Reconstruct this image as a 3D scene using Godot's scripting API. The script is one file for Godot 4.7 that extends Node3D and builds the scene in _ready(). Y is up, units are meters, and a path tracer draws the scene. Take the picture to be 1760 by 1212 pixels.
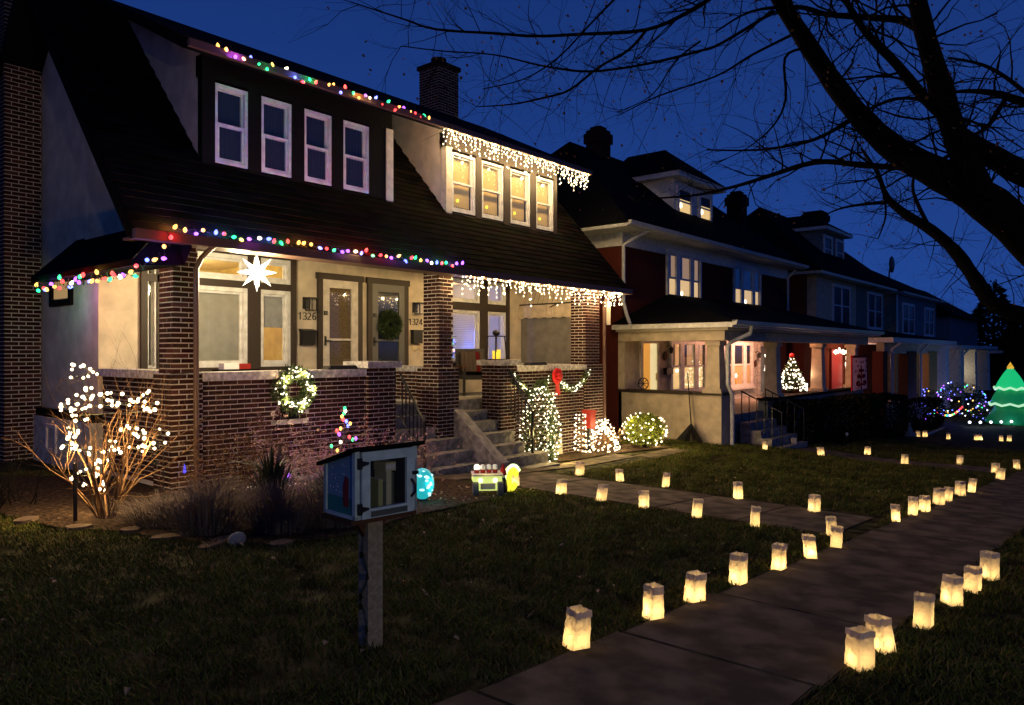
extends Node3D
# Dusk street: a brick and stucco twin house with strings of lights, paper-bag luminarias along the walks.
# x runs along the street, y up, -z into the lots.

class MB:
	# collects triangles of one mesh; quads are given counter-clockwise as seen from outside
	var v := PackedVector3Array()
	var n := PackedVector3Array()
	var c := PackedColorArray()
	var ix := PackedInt32Array()
	var col := Color.WHITE
	var tinted := false
	func _add(p: Vector3, m: Vector3) -> void:
		v.append(p)
		n.append(m)
		c.append(col)
	func quad(a: Vector3, b: Vector3, d: Vector3, e: Vector3) -> void:
		var m := (b - a).cross(d - a)
		if m.length_squared() < 1e-14:
			m = (d - a).cross(e - a)
		m = m.normalized()
		var k := v.size()
		_add(a, m)
		_add(b, m)
		_add(d, m)
		_add(e, m)
		ix.append_array(PackedInt32Array([k, k + 2, k + 1, k, k + 3, k + 2]))
	func tri(a: Vector3, b: Vector3, d: Vector3) -> void:
		var m := (b - a).cross(d - a).normalized()
		var k := v.size()
		_add(a, m)
		_add(b, m)
		_add(d, m)
		ix.append_array(PackedInt32Array([k, k + 2, k + 1]))
	func bx(t: Transform3D, x0: float, x1: float, y0: float, y1: float, z0: float, z1: float) -> void:
		var p := [t * Vector3(x0, y0, z0), t * Vector3(x1, y0, z0), t * Vector3(x1, y1, z0), t * Vector3(x0, y1, z0), t * Vector3(x0, y0, z1), t * Vector3(x1, y0, z1), t * Vector3(x1, y1, z1), t * Vector3(x0, y1, z1)]
		quad(p[4], p[5], p[6], p[7])
		quad(p[1], p[0], p[3], p[2])
		quad(p[0], p[4], p[7], p[3])
		quad(p[5], p[1], p[2], p[6])
		quad(p[7], p[6], p[2], p[3])
		quad(p[0], p[1], p[5], p[4])
	func box(x0: float, x1: float, y0: float, y1: float, z0: float, z1: float) -> void:
		bx(Transform3D.IDENTITY, x0, x1, y0, y1, z0, z1)
	func bar(a: Vector3, b: Vector3, w: float, h: float) -> void:
		# a straight square bar from a to b
		var f := (b - a).normalized()
		var s := f.cross(Vector3.UP)
		if s.length() < 0.05:
			s = f.cross(Vector3.RIGHT)
		s = s.normalized()
		var t := Transform3D(Basis(s, s.cross(f), f * -1.0), a)
		bx(t, -w / 2, w / 2, -h / 2, h / 2, -(b - a).length(), 0.0)
	func tube(pts: Array, rad: Array, sides := 6, caps := true) -> void:
		var last := pts.size() - 1
		var side := Vector3.ZERO
		var k := v.size()
		for i in pts.size():
			var f: Vector3 = (pts[mini(i + 1, last)] - pts[maxi(i - 1, 0)]).normalized()
			if side == Vector3.ZERO:
				side = f.cross(Vector3.UP if absf(f.y) < 0.9 else Vector3.RIGHT).normalized()
			else:
				side = (side - f * side.dot(f)).normalized()
			var o := f.cross(side)
			for j in sides:
				var a := TAU * j / sides
				var m := side * cos(a) + o * sin(a)
				_add(pts[i] + m * float(rad[i]), m)
		for i in last:
			for j in sides:
				var p := k + i * sides + j
				var q := k + i * sides + (j + 1) % sides
				ix.append_array(PackedInt32Array([p, p + sides, q, q, p + sides, q + sides]))
		if caps:
			for e in [0, last]:
				var f: Vector3 = (pts[e] - pts[1 if e == 0 else last - 1]).normalized()
				var b := v.size()
				_add(pts[e], f)
				for j in sides:
					_add(v[k + e * sides + j], f)
				for j in sides:
					var p := b + 1 + j
					var q := b + 1 + (j + 1) % sides
					if e == 0:
						ix.append_array(PackedInt32Array([b, p, q]))
					else:
						ix.append_array(PackedInt32Array([b, q, p]))
	func ball(o: Vector3, r: Vector3, rings := 5, segs := 8) -> void:
		var k := v.size()
		for i in rings + 1:
			var a := PI * i / rings
			for j in segs:
				var b := TAU * j / segs
				var m := Vector3(sin(a) * cos(b), cos(a), sin(a) * sin(b))
				_add(o + m * r, (m / r).normalized())
		for i in rings:
			for j in segs:
				var p := k + i * segs + j
				var q := k + i * segs + (j + 1) % segs
				ix.append_array(PackedInt32Array([p, p + segs, q, q, p + segs, q + segs]))
	func lathe(o: Vector3, prof: Array, segs := 12) -> void:
		# prof: [radius, height] from bottom to top
		var k := v.size()
		var last := prof.size() - 1
		for i in prof.size():
			var d := Vector2(prof[mini(i + 1, last)][0] - prof[maxi(i - 1, 0)][0], prof[mini(i + 1, last)][1] - prof[maxi(i - 1, 0)][1]).normalized()
			for j in segs:
				var b := TAU * j / segs
				_add(o + Vector3(cos(b) * prof[i][0], prof[i][1], sin(b) * prof[i][0]), Vector3(cos(b) * d.y, -d.x, sin(b) * d.y))
		for i in last:
			for j in segs:
				var p := k + i * segs + j
				var q := k + i * segs + (j + 1) % segs
				ix.append_array(PackedInt32Array([p, q, p + segs, q, q + segs, p + segs]))
	func prism(t: Transform3D, poly: Array, z0: float, z1: float) -> void:
		# poly: counter-clockwise Vector2 list in t's xy plane, pushed from z0 to z1
		var flat := PackedVector2Array(poly)
		var tris := Geometry2D.triangulate_polygon(flat)
		for i in range(0, tris.size(), 3):
			var a := flat[tris[i]]
			var b := flat[tris[i + 1]]
			var d := flat[tris[i + 2]]
			if (b - a).cross(d - a) < 0:
				var w := b
				b = d
				d = w
			tri(t * Vector3(a.x, a.y, z1), t * Vector3(b.x, b.y, z1), t * Vector3(d.x, d.y, z1))
			tri(t * Vector3(a.x, a.y, z0), t * Vector3(d.x, d.y, z0), t * Vector3(b.x, b.y, z0))
		for i in flat.size():
			var a := flat[i]
			var b := flat[(i + 1) % flat.size()]
			quad(t * Vector3(a.x, a.y, z0), t * Vector3(b.x, b.y, z0), t * Vector3(b.x, b.y, z1), t * Vector3(a.x, a.y, z1))
	func mesh() -> ArrayMesh:
		var arr := []
		arr.resize(Mesh.ARRAY_MAX)
		arr[Mesh.ARRAY_VERTEX] = v
		arr[Mesh.ARRAY_NORMAL] = n
		if tinted:
			arr[Mesh.ARRAY_COLOR] = c
		arr[Mesh.ARRAY_INDEX] = ix
		var m := ArrayMesh.new()
		m.add_surface_from_arrays(Mesh.PRIMITIVE_TRIANGLES, arr)
		return m

var M := {}
var TX := {}
var taken := {}
var rng := RandomNumberGenerator.new()
var unit: ArrayMesh

# ---------------------------------------------------------------- small helpers
const ORDER := ["first", "second", "third", "fourth", "fifth", "sixth", "seventh", "eighth", "ninth", "tenth"]

func ss(a: float, b: float, x: float) -> float:
	var t := clampf((x - a) / (b - a), 0.0, 1.0)
	return t * t * (3.0 - 2.0 * t)

func gy(x: float, z: float) -> float:
	# the street falls away gently and levels out; the lots on the far side rise a little towards the houses
	var y := -0.055 * x
	if x > 28.0:
		var t := minf(1.0, (x - 28.0) / 10.0)
		y = -1.54 - 0.55 * (t - t * t / 2.0)
	return y + 0.25 * ss(4.5, 8.5, -z) * ss(11.0, 17.5, x)

func on_ground(x: float, z: float, up := 0.0) -> Vector3:
	return Vector3(x, gy(x, z) + up, z)

func numbered(s: String) -> String:
	var k: int = taken.get(s, 0)
	taken[s] = k + 1
	return s if k == 0 else "%s_%03d" % [s, k]

func thing(called: String, label: String, category: String, at := Vector3.ZERO, turn := 0.0, group := "") -> Node3D:
	var o := Node3D.new()
	o.name = numbered(called)
	add_child(o)
	o.position = at
	o.rotation.y = turn
	o.set_meta("label", label)
	o.set_meta("category", category)
	if group:
		o.set_meta("group", group)
	return o

func root_of(o: Node) -> Node3D:
	while o.get_parent() != self:
		o = o.get_parent()
	return o as Node3D

func hang(o: Node3D, called: String, m: Mesh, mat: Material, at := Vector3.ZERO) -> MeshInstance3D:
	# a mesh in the thing's own axes
	var i := MeshInstance3D.new()
	i.name = called
	i.mesh = m
	i.material_override = mat
	i.position = at
	o.add_child(i, true)
	return i

func part(o: Node3D, called: String, b: MB, mat: Material) -> MeshInstance3D:
	# a mesh built in world coordinates, for things that are not turned
	var at: Vector3 = root_of(o).position
	var p: Node = o
	while p != root_of(o):
		at += (p as Node3D).position
		p = p.get_parent()
	for k in b.v.size():
		b.v[k] -= at
	return hang(o, called, b.mesh(), mat)

func struct(called: String, b: MB, mat: Material) -> MeshInstance3D:
	var i := MeshInstance3D.new()
	i.name = numbered(called)
	i.mesh = b.mesh()
	i.material_override = mat
	i.set_meta("kind", "structure")
	add_child(i)
	return i

func struct_node(called: String) -> Node3D:
	var g := Node3D.new()
	g.name = numbered(called)
	g.set_meta("kind", "structure")
	add_child(g)
	return g

func group_node(o: Node3D, called: String) -> Node3D:
	var g := Node3D.new()
	g.name = called
	o.add_child(g, true)
	return g

func omni(o: Node3D, at: Vector3, c: Color, e: float, size := 0.01) -> OmniLight3D:
	var l := OmniLight3D.new()
	l.light_color = c
	l.light_energy = e
	l.light_size = size
	l.omni_range = 30.0
	l.omni_attenuation = 2.0
	l.shadow_enabled = true
	l.name = "lamp_light"
	l.position = at
	o.add_child(l, true)
	return l

# planes to build on: u along the wall, v up, w outwards
func front(z: float) -> Transform3D:
	return Transform3D(Basis.IDENTITY, Vector3(0, 0, z))
func leftside(x: float) -> Transform3D:
	# faces -x: u runs along +z
	return Transform3D(Basis(Vector3(0, 0, 1), Vector3(0, 1, 0), Vector3(-1, 0, 0)), Vector3(x, 0, 0))
func rightside(x: float) -> Transform3D:
	return Transform3D(Basis(Vector3(0, 0, -1), Vector3(0, 1, 0), Vector3(1, 0, 0)), Vector3(x, 0, 0))

func mat(key: String, c: Color, rough := 0.8, tex := "", scale := 1.0, bump := 0.0, bumptex := "fine") -> StandardMaterial3D:
	# c is the linear base colour
	var m := StandardMaterial3D.new()
	m.resource_name = key
	m.albedo_color = c.linear_to_srgb()
	m.roughness = rough
	m.metallic_specular = 0.12 if rough >= 0.75 else 0.4
	if tex:
		m.albedo_texture = TX[tex]
	if tex or bump > 0.0:
		m.uv1_triplanar = true
		m.uv1_world_triplanar = true
		m.uv1_scale = Vector3.ONE * scale
	if bump > 0.0:
		m.heightmap_enabled = true
		m.heightmap_texture = TX[bumptex]
		m.heightmap_scale = bump
	M[key] = m
	return m

func glow(key: String, c: Color, e: float) -> StandardMaterial3D:
	var m := StandardMaterial3D.new()
	m.resource_name = key
	m.albedo_color = Color(c.r * 0.5, c.g * 0.5, c.b * 0.5).linear_to_srgb()
	m.roughness = 0.5
	m.emission_enabled = true
	m.emission = c.linear_to_srgb()
	m.emission_energy_multiplier = e
	M[key] = m
	return m

func noise_tex(key: String, freq: float, lo: float, hi: float, oct := 4, size := 512, seed_ := 1, sharp := 0.0) -> void:
	var f := FastNoiseLite.new()
	f.seed = seed_
	f.frequency = freq
	f.fractal_octaves = oct
	f.noise_type = FastNoiseLite.TYPE_SIMPLEX_SMOOTH
	var g := Gradient.new()
	g.offsets = PackedFloat32Array([sharp, 1.0 - sharp])
	g.colors = PackedColorArray([Color(lo, lo, lo), Color(hi, hi, hi)])
	var t := NoiseTexture2D.new()
	t.width = size
	t.height = size
	t.seamless = true
	t.noise = f
	t.color_ramp = g
	TX[key] = t

func textures() -> void:
	noise_tex("fine", 0.06, 0.72, 1.0, 5, 512, 3)
	noise_tex("blotch", 0.008, 0.86, 1.0, 6, 512, 5, 0.1)
	noise_tex("streak", 0.012, 0.78, 1.0, 6, 512, 8, 0.1)
	noise_tex("concrete", 0.01, 0.68, 1.0, 7, 1024, 11, 0.15)
	noise_tex("walk_stain", 0.006, 0.70, 1.0, 8, 1024, 23, 0.25)
	noise_tex("lawn", 0.008, 0.35, 1.0, 6, 1024, 13, 0.2)
	noise_tex("paper", 0.03, 0.92, 1.0, 4, 256, 17, 0.1)

func materials() -> void:
	mat("mortar", Color(0.62, 0.56, 0.52), 0.9, "fine", 3.0, 0.08)
	mat("brick_a", Color(0.052, 0.024, 0.018), 0.75, "fine", 5.0, 0.08)
	mat("brick_b", Color(0.068, 0.030, 0.021), 0.75, "fine", 5.0, 0.08)
	mat("brick_c", Color(0.038, 0.018, 0.015), 0.75, "fine", 5.0, 0.08)
	var bt := mat("brick_tint", Color(1, 1, 1), 0.75, "fine", 5.0, 0.08)
	bt.vertex_color_use_as_albedo = true
	mat("red_brick", Color(0.11, 0.026, 0.018), 0.8, "fine", 3.0, 0.08)
	mat("orange_brick", Color(0.26, 0.09, 0.045), 0.8, "fine", 3.0, 0.08)
	mat("yellow_brick", Color(0.42, 0.27, 0.10), 0.8, "fine", 3.0, 0.08)
	mat("stucco", Color(0.62, 0.54, 0.42), 0.9, "blotch", 0.5, 0.06)
	mat("parge", Color(0.52, 0.53, 0.50), 0.9, "streak", 0.9, 0.15)
	mat("stone_cap", Color(0.60, 0.57, 0.54), 0.8, "concrete", 0.8, 0.05)
	mat("concrete", Color(0.34, 0.32, 0.29), 0.85, "concrete", 0.6, 0.06)
	mat("walk", Color(0.13, 0.105, 0.078), 0.9, "walk_stain", 0.4, 0.05)
	mat("trim", Color(0.045, 0.032, 0.024), 0.6, "fine", 2.0)
	mat("black_trim", Color(0.011, 0.010, 0.010), 0.8, "fine", 2.0)
	mat("white_paint", Color(0.66, 0.66, 0.66), 0.5, "blotch", 1.2)
	mat("cream_paint", Color(0.60, 0.53, 0.42), 0.6, "blotch", 1.2)
	mat("grey_blind", Color(0.33, 0.34, 0.29), 0.7, "blotch", 1.0)
	mat("grey_shade", Color(0.20, 0.185, 0.165), 0.9, "blotch", 0.7)
	mat("awning", Color(0.55, 0.46, 0.34), 0.8, "blotch", 1.0)
	var sh := mat("shingle", Color(1, 1, 1), 0.95, "fine", 4.0, 0.5)
	sh.vertex_color_use_as_albedo = true
	mat("dark_roof", Color(0.008, 0.008, 0.009), 0.95, "fine", 2.0, 0.5)
	mat("gutter", Color(0.10, 0.055, 0.04), 0.45)
	mat("white_gutter", Color(0.60, 0.60, 0.58), 0.45, "blotch", 1.5)
	mat("black_metal", Color(0.012, 0.012, 0.013), 0.45)
	mat("rail_metal", Color(0.03, 0.03, 0.032), 0.3).metallic = 0.6
	mat("door_paint", Color(0.62, 0.57, 0.50), 0.5, "blotch", 1.0)
	mat("grey_door", Color(0.10, 0.10, 0.095), 0.5)
	mat("dark_inside", Color(0.012, 0.012, 0.014), 0.9)
	mat("tan_curtain", Color(0.17, 0.12, 0.06), 0.9, "streak", 3.0)
	mat("room_yellow", Color(0.60, 0.50, 0.24), 0.9, "blotch", 0.5)
	mat("room_ceiling", Color(0.75, 0.70, 0.58), 0.9)
	mat("room_white", Color(0.62, 0.64, 0.68), 0.9)
	mat("bark", Color(0.007, 0.006, 0.006), 0.95, "fine", 3.0, 1.2)
	mat("twig", Color(0.007, 0.006, 0.006), 0.95)
	mat("shrub_twig", Color(0.13, 0.075, 0.04), 0.9)
	mat("dead_leaf", Color(0.09, 0.05, 0.028), 0.9)
	mat("dry_grass", Color(0.28, 0.18, 0.15), 0.9)
	mat("lavender", Color(0.11, 0.09, 0.08), 0.95)
	mat("yucca", Color(0.012, 0.018, 0.010), 0.6)
	mat("hedge_leaf", Color(0.010, 0.014, 0.008), 0.8)
	mat("box_leaf", Color(0.16, 0.20, 0.025), 0.6)
	mat("fir", Color(0.035, 0.06, 0.018), 0.7)
	mat("mulch", Color(0.075, 0.05, 0.034), 0.95, "lawn", 1.6, 2.0)
	mat("lawn", Color(0.060, 0.060, 0.024), 0.95, "lawn", 0.35, 1.5)
	var gr := mat("blade", Color(1, 1, 1), 0.8)
	gr.vertex_color_use_as_albedo = true
	gr.backlight_enabled = true
	gr.backlight = Color(0.1, 0.12, 0.04)
	mat("asphalt", Color(0.045, 0.045, 0.047), 0.95, "concrete", 0.7, 0.4)
	mat("edging_stone", Color(0.16, 0.12, 0.09), 0.9, "fine", 2.0, 0.8)
	mat("library_paint", Color(0.50, 0.63, 0.61), 0.55, "blotch", 2.0)
	mat("library_blue", Color(0.16, 0.27, 0.36), 0.6)
	mat("library_teal", Color(0.03, 0.20, 0.17), 0.6)
	mat("library_red", Color(0.22, 0.015, 0.018), 0.6)
	mat("plain_white", Color(0.55, 0.57, 0.60), 0.7)
	mat("post_wood", Color(0.34, 0.28, 0.19), 0.85, "streak", 4.0, 0.3)
	mat("brown_wood", Color(0.10, 0.05, 0.03), 0.8, "streak", 4.0)
	mat("book_olive", Color(0.32, 0.34, 0.13), 0.6)
	mat("book_pale", Color(0.45, 0.45, 0.28), 0.6)
	mat("book_dark", Color(0.06, 0.08, 0.05), 0.6)
	mat("plaque", Color(0.11, 0.12, 0.10), 0.5, "fine", 8.0)
	mat("wire", Color(0.02, 0.025, 0.02), 0.6)
	mat("white_wire", Color(0.45, 0.42, 0.36), 0.6)
	mat("red_velvet", Color(0.42, 0.004, 0.008), 0.7)
	mat("red_box", Color(0.28, 0.016, 0.010), 0.6)
	mat("candle_wax", Color(0.75, 0.45, 0.06), 0.5)
	mat("cushion", Color(0.08, 0.06, 0.05), 0.9, "streak", 5.0)
	mat("cushion_red", Color(0.08, 0.008, 0.008), 0.9)
	mat("chair_frame", Color(0.015, 0.013, 0.012), 0.6)
	mat("rake_plastic", Color(0.012, 0.011, 0.010), 0.6)
	mat("flag_cloth", Color(0.66, 0.52, 0.50), 0.9)
	M.flag_cloth.backlight_enabled = true
	M.flag_cloth.backlight = Color(0.75, 0.68, 0.66)
	mat("flag_red", Color(0.30, 0.008, 0.015), 0.9)
	mat("grey_siding", Color(0.16, 0.20, 0.22), 0.8, "blotch", 0.8)
	mat("green_siding", Color(0.14, 0.20, 0.18), 0.8, "blotch", 0.8)
	mat("beige_siding", Color(0.36, 0.31, 0.22), 0.8, "blotch", 0.8)
	mat("cream_stucco", Color(0.56, 0.47, 0.34), 0.9, "blotch", 0.7, 0.06)
	mat("far_brick", Color(0.20, 0.055, 0.03), 0.85, "fine", 3.0, 0.08)
	mat("statue", Color(0.32, 0.32, 0.30), 0.9, "fine", 4.0, 0.5)
	mat("snow_white", Color(0.75, 0.75, 0.75), 0.8)
	mat("brass", Color(0.5, 0.35, 0.1), 0.4).metallic = 0.7
	var p := mat("paper_bag", Color(0.80, 0.72, 0.58), 0.9, "paper", 5.0, 0.25)
	p.backlight_enabled = true
	p.backlight = Color(0.95, 0.89, 0.74).linear_to_srgb()
	var q := mat("paper_cuff", Color(0.66, 0.58, 0.48), 0.9, "paper", 5.0, 0.25)
	q.backlight_enabled = true
	q.backlight = Color(0.30, 0.25, 0.18).linear_to_srgb()
	var s := mat("star_paper", Color(0.85, 0.83, 0.78), 0.8)
	s.backlight_enabled = true
	s.backlight = Color(1, 0.98, 0.92)
	var g := mat("glass", Color(0.9, 0.95, 1.0), 0.03)
	g.albedo_color.a = 0.008
	g.transparency = BaseMaterial3D.TRANSPARENCY_ALPHA
	g.metallic_specular = 0.5
	mat("mirror_dark", Color(0.008, 0.010, 0.016), 0.06).metallic_specular = 0.7
	mat("night_pane", Color(0.010, 0.012, 0.018), 0.2).metallic_specular = 0.2
	# lamps
	glow("bulb_red", Color(1.0, 0.05, 0.05), 2.6)
	glow("bulb_green", Color(0.03, 0.85, 0.25), 2.0)
	glow("bulb_blue", Color(0.12, 0.16, 1.0), 3.2)
	glow("bulb_amber", Color(1.0, 0.50, 0.10), 2.0)
	glow("bulb_violet", Color(0.40, 0.10, 1.0), 2.6)
	glow("bulb_warm", Color(1.0, 0.80, 0.52), 4.0)
	glow("bulb_soft", Color(1.0, 0.86, 0.62), 3.0)
	glow("bulb_cool", Color(0.85, 0.92, 1.0), 2.2)
	glow("flame", Color(1.0, 0.62, 0.22), 3.0)
	glow("lit_curtain", Color(1.0, 0.66, 0.26), 0.5)
	glow("lit_curtain_dim", Color(1.0, 0.60, 0.24), 0.2)
	glow("lit_room_orange", Color(1.0, 0.42, 0.05), 0.36)
	glow("lit_curtain_faint", Color(1.0, 0.72, 0.28), 0.065)
	glow("lit_door_cream", Color(1.0, 0.80, 0.38), 0.46)
	glow("candle_bulb", Color(1.0, 0.85, 0.6), 2.5)
	glow("lamp_globe", Color(1.0, 0.78, 0.45), 5.0)
	glow("street_lamp_lens", Color(1.0, 0.93, 0.82), 8.0)
	glow("ceiling_globe", Color(1.0, 0.85, 0.55), 1.6)
	glow("small_yellow_lamp", Color(0.85, 0.75, 0.05), 1.2)


const LIMBS := [
	[[8.61,1.38,-0.01,0.257],[8.03,2.08,-0.39,0.208],[7.68,2.41,-0.65,0.183],[7.28,2.78,-0.97,0.155],[7.04,3.01,-1.26,0.135],[6.90,3.25,-1.58,0.111],[6.78,3.61,-1.87,0.093],[6.77,4.16,-2.20,0.079],[6.73,4.85,-2.55,0.071],[6.72,5.71,-2.88,0.055]],
	[[7.27,2.77,-0.98,0.113],[6.88,3.25,-1.13,0.093],[6.68,3.64,-1.21,0.089],[6.49,4.05,-1.29,0.069],[6.33,4.40,-1.32,0.062],[6.16,5.05,-1.37,0.044]],
	[[6.88,3.35,-1.13,0.053],[6.38,3.48,-1.26,0.044],[6.02,3.67,-1.38,0.037],[5.67,3.81,-1.49,0.028],[5.47,3.99,-1.57,0.022],[5.23,4.30,-1.70,0.013]],
	[[6.90,3.28,-1.11,0.069],[7.28,3.19,-0.97,0.090],[7.71,3.07,-0.77,0.106],[8.12,2.84,-0.43,0.135],[8.61,1.38,-0.01,0.171]],
	[[6.54,3.95,-1.24,0.039],[6.74,4.24,-1.46,0.035],[6.77,4.36,-1.73,0.029],[6.73,4.48,-2.09,0.024],[6.67,4.59,-2.32,0.021],[6.60,4.64,-2.71,0.012],[6.49,4.50,-3.00,0.009]],
	[[6.93,3.10,-1.54,0.026],[7.03,3.20,-1.89,0.029],[7.04,3.28,-2.19,0.026],[7.11,3.30,-2.42,0.025],[7.13,3.26,-2.70,0.022],[7.20,3.22,-3.08,0.018],[7.22,3.19,-3.53,0.014],[7.17,3.20,-3.91,0.010],[7.10,3.21,-4.30,0.006]],
	[[6.77,3.54,-1.89,0.018],[6.97,3.48,-2.27,0.016],[7.13,3.51,-2.70,0.013],[7.24,3.57,-3.04,0.010],[7.18,3.63,-3.42,0.008]],
	[[6.79,5.16,-2.79,0.029],[6.30,4.75,-2.91,0.024],[5.95,4.49,-3.02,0.020],[5.55,4.26,-3.19,0.016],[5.04,4.14,-3.49,0.014],[4.72,4.08,-3.71,0.012],[4.43,4.06,-3.90,0.011],[4.07,4.05,-4.18,0.009],[3.83,4.09,-4.31,0.007],[3.51,4.17,-4.53,0.004]],
	[[6.73,4.64,-2.55,0.018],[6.33,4.31,-2.87,0.014],[6.11,4.20,-2.99,0.012],[5.79,4.07,-3.21,0.012],[5.48,3.97,-3.43,0.010],[5.20,3.91,-3.60,0.010],[4.90,3.92,-3.80,0.008],[4.58,3.97,-4.03,0.006],[4.24,3.96,-4.28,0.005],[3.96,3.96,-4.46,0.004]],
	[[5.55,4.26,-3.18,0.013],[5.54,4.13,-3.35,0.012],[5.46,4.02,-3.60,0.010],[5.38,3.86,-3.85,0.010],[5.33,3.83,-4.07,0.009],[5.21,3.80,-4.37,0.007],[5.08,3.81,-4.68,0.004]],
	[[4.83,4.27,-2.95,0.009],[4.74,4.03,-3.22,0.007],[4.67,3.83,-3.45,0.006],[4.58,3.70,-3.72,0.005],[4.45,3.66,-4.04,0.004]],
	[[6.71,4.23,-2.27,0.012],[6.70,4.18,-2.44,0.012],[6.80,3.85,-2.47,0.011],[6.83,3.64,-2.59,0.009],[6.78,3.46,-2.82,0.005],[6.68,3.34,-3.09,0.004]],
	[[6.12,4.29,-2.97,0.009],[6.07,4.15,-3.19,0.007],[6.02,3.88,-3.40,0.005],[5.91,3.76,-3.70,0.004]],
	[[6.94,4.47,-2.47,0.014],[6.89,4.36,-2.83,0.011],[6.87,4.24,-3.17,0.009],[6.68,4.11,-3.71,0.008],[6.50,3.94,-4.07,0.004]],
	[[8.21,3.68,-0.48,0.045],[8.07,3.79,-0.81,0.038],[8.02,3.90,-1.02,0.030],[7.93,3.95,-1.28,0.016],[7.87,3.92,-1.51,0.009]],
	[[8.08,3.84,-0.95,0.023],[7.63,3.52,-1.01,0.019],[7.09,3.32,-1.04,0.014]],
	[[8.33,3.74,-0.66,0.028],[8.36,4.08,-0.93,0.022],[8.30,4.27,-1.15,0.017],[8.21,4.38,-1.42,0.011]],
	[[7.00,3.02,-1.30,0.023],[6.97,3.17,-1.33,0.018],[6.99,3.26,-1.47,0.015],[6.91,3.29,-1.56,0.008],[6.94,3.26,-1.68,0.005]],
	[[6.97,3.09,-1.33,0.013],[6.87,3.15,-1.15,0.016]],
	[[6.99,3.17,-1.78,0.015],[7.14,3.01,-1.75,0.012],[7.28,2.78,-1.75,0.009],[7.34,2.58,-1.83,0.005]],
	[[6.64,3.54,-1.27,0.015],[6.90,3.68,-1.58,0.015],[7.06,3.68,-1.85,0.012],[7.21,3.64,-2.14,0.007]],
	[[18.19,2.05,-0.10,0.212],[17.56,2.14,-0.85,0.184],[17.14,2.19,-1.35,0.166],[16.76,2.29,-1.81,0.143],[16.48,2.48,-2.14,0.138],[16.25,3.00,-2.42,0.129],[16.03,3.46,-2.68,0.111],[15.75,3.84,-3.01,0.097],[15.47,4.11,-3.35,0.083],[15.26,4.38,-3.60,0.065],[15.18,4.60,-3.69,0.046],[15.11,4.92,-3.78,0.037],[14.91,5.36,-4.01,0.023]],
	[[15.26,4.36,-3.60,0.042],[14.91,4.31,-4.01,0.028],[14.63,4.22,-4.34,0.018],[14.35,4.02,-4.68,0.009]],
	[[15.75,3.82,-3.01,0.042],[16.09,4.65,-3.38,0.033],[16.68,5.22,-3.45,0.020]],
]
const BAGS := {
	"lawn_edge": [[3.64,-2.56], [4.48,-2.52], [5.07,-2.51], [5.80,-2.49], [6.55,-2.44], [7.26,-2.40], [8.00,-2.39]],
	"street_edge": [[4.54,-1.23], [4.95,-1.21], [5.67,-1.13], [6.47,-1.10], [7.03,-1.05], [7.63,-1.01]],
	"walk_near": [[8.76,-7.29], [8.66,-6.35], [8.58,-5.62], [8.55,-4.94], [8.46,-4.16], [8.43,-3.42], [8.58,-2.61]],
	"walk_far": [[10.73,-7.47], [10.66,-6.61], [10.66,-5.77], [10.44,-4.48], [10.18,-3.32]],
	"lawn_edge_far": [[10.22,-2.34], [11.02,-2.32], [11.50,-2.28], [12.45,-2.28], [13.00,-2.27], [13.90,-2.24], [14.61,-2.19]],
	"next_walk": [[17.82,-6.97], [19.68,-6.93], [18.71,-5.94], [20.89,-5.46], [19.37,-4.25], [20.63,-3.33], [18.84,-2.38], [17.54,-2.14], [20.49,-2.18]],
	"third_walk": [[30.88,-6.33], [31.35,-6.19], [31.76,-5.50], [32.64,-4.74], [32.83,-4.62], [32.91,-3.98], [33.18,-3.76]],
}

# ---------------------------------------------------------------- masonry, windows, roofs
func course_rects(u0: float, u1: float, v0: float, v1: float, phase: int) -> Array:
	var out := []
	var h := 0.0667
	var l := 0.211
	var rows := int(ceil((v1 - v0) / h - 0.15))
	for r in rows:
		var top := v1 - r * h - 0.0075
		var bot := maxf(top - 0.0515, v0)
		if top - bot < 0.015:
			continue
		var s := u0 - (l / 2 if (r + phase) % 2 else 0.0)
		while s < u1 - 0.01:
			var a := maxf(s, u0) + (0.0 if s < u0 + 0.001 else 0.0075)
			var b := minf(s + l, u1) - (0.0 if s + l > u1 - 0.001 else 0.0075)
			if b - a > 0.03:
				out.append([a, b, bot, top])
			s += l
	return out

func brick_face(b: MB, t: Transform3D, u0: float, u1: float, v0: float, v1: float, phase := 0, holes := []) -> void:
	# bricks proud of the mortar, all in one mesh
	for r in course_rects(u0, u1, v0, v1, phase):
		if in_hole(r, holes):
			continue
		b.col = brick_tone()
		var o := rng.randf_range(0.004, 0.008)
		b.bx(t, r[0], r[1], r[2], r[3], -0.003, o)

func in_hole(r: Array, holes: Array) -> bool:
	for h in holes:
		if r[1] > h[0] and r[0] < h[1] and r[3] > h[2] and r[2] < h[3]:
			return true
	return false

func brick_tone() -> Color:
	var k := rng.randf_range(0.5, 1.2) if rng.randf() < 0.85 else rng.randf_range(1.3, 2.0)
	var w := rng.randf_range(0.75, 1.2)
	return Color(0.055 * k, 0.025 * k * w, 0.018 * k * w)

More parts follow.
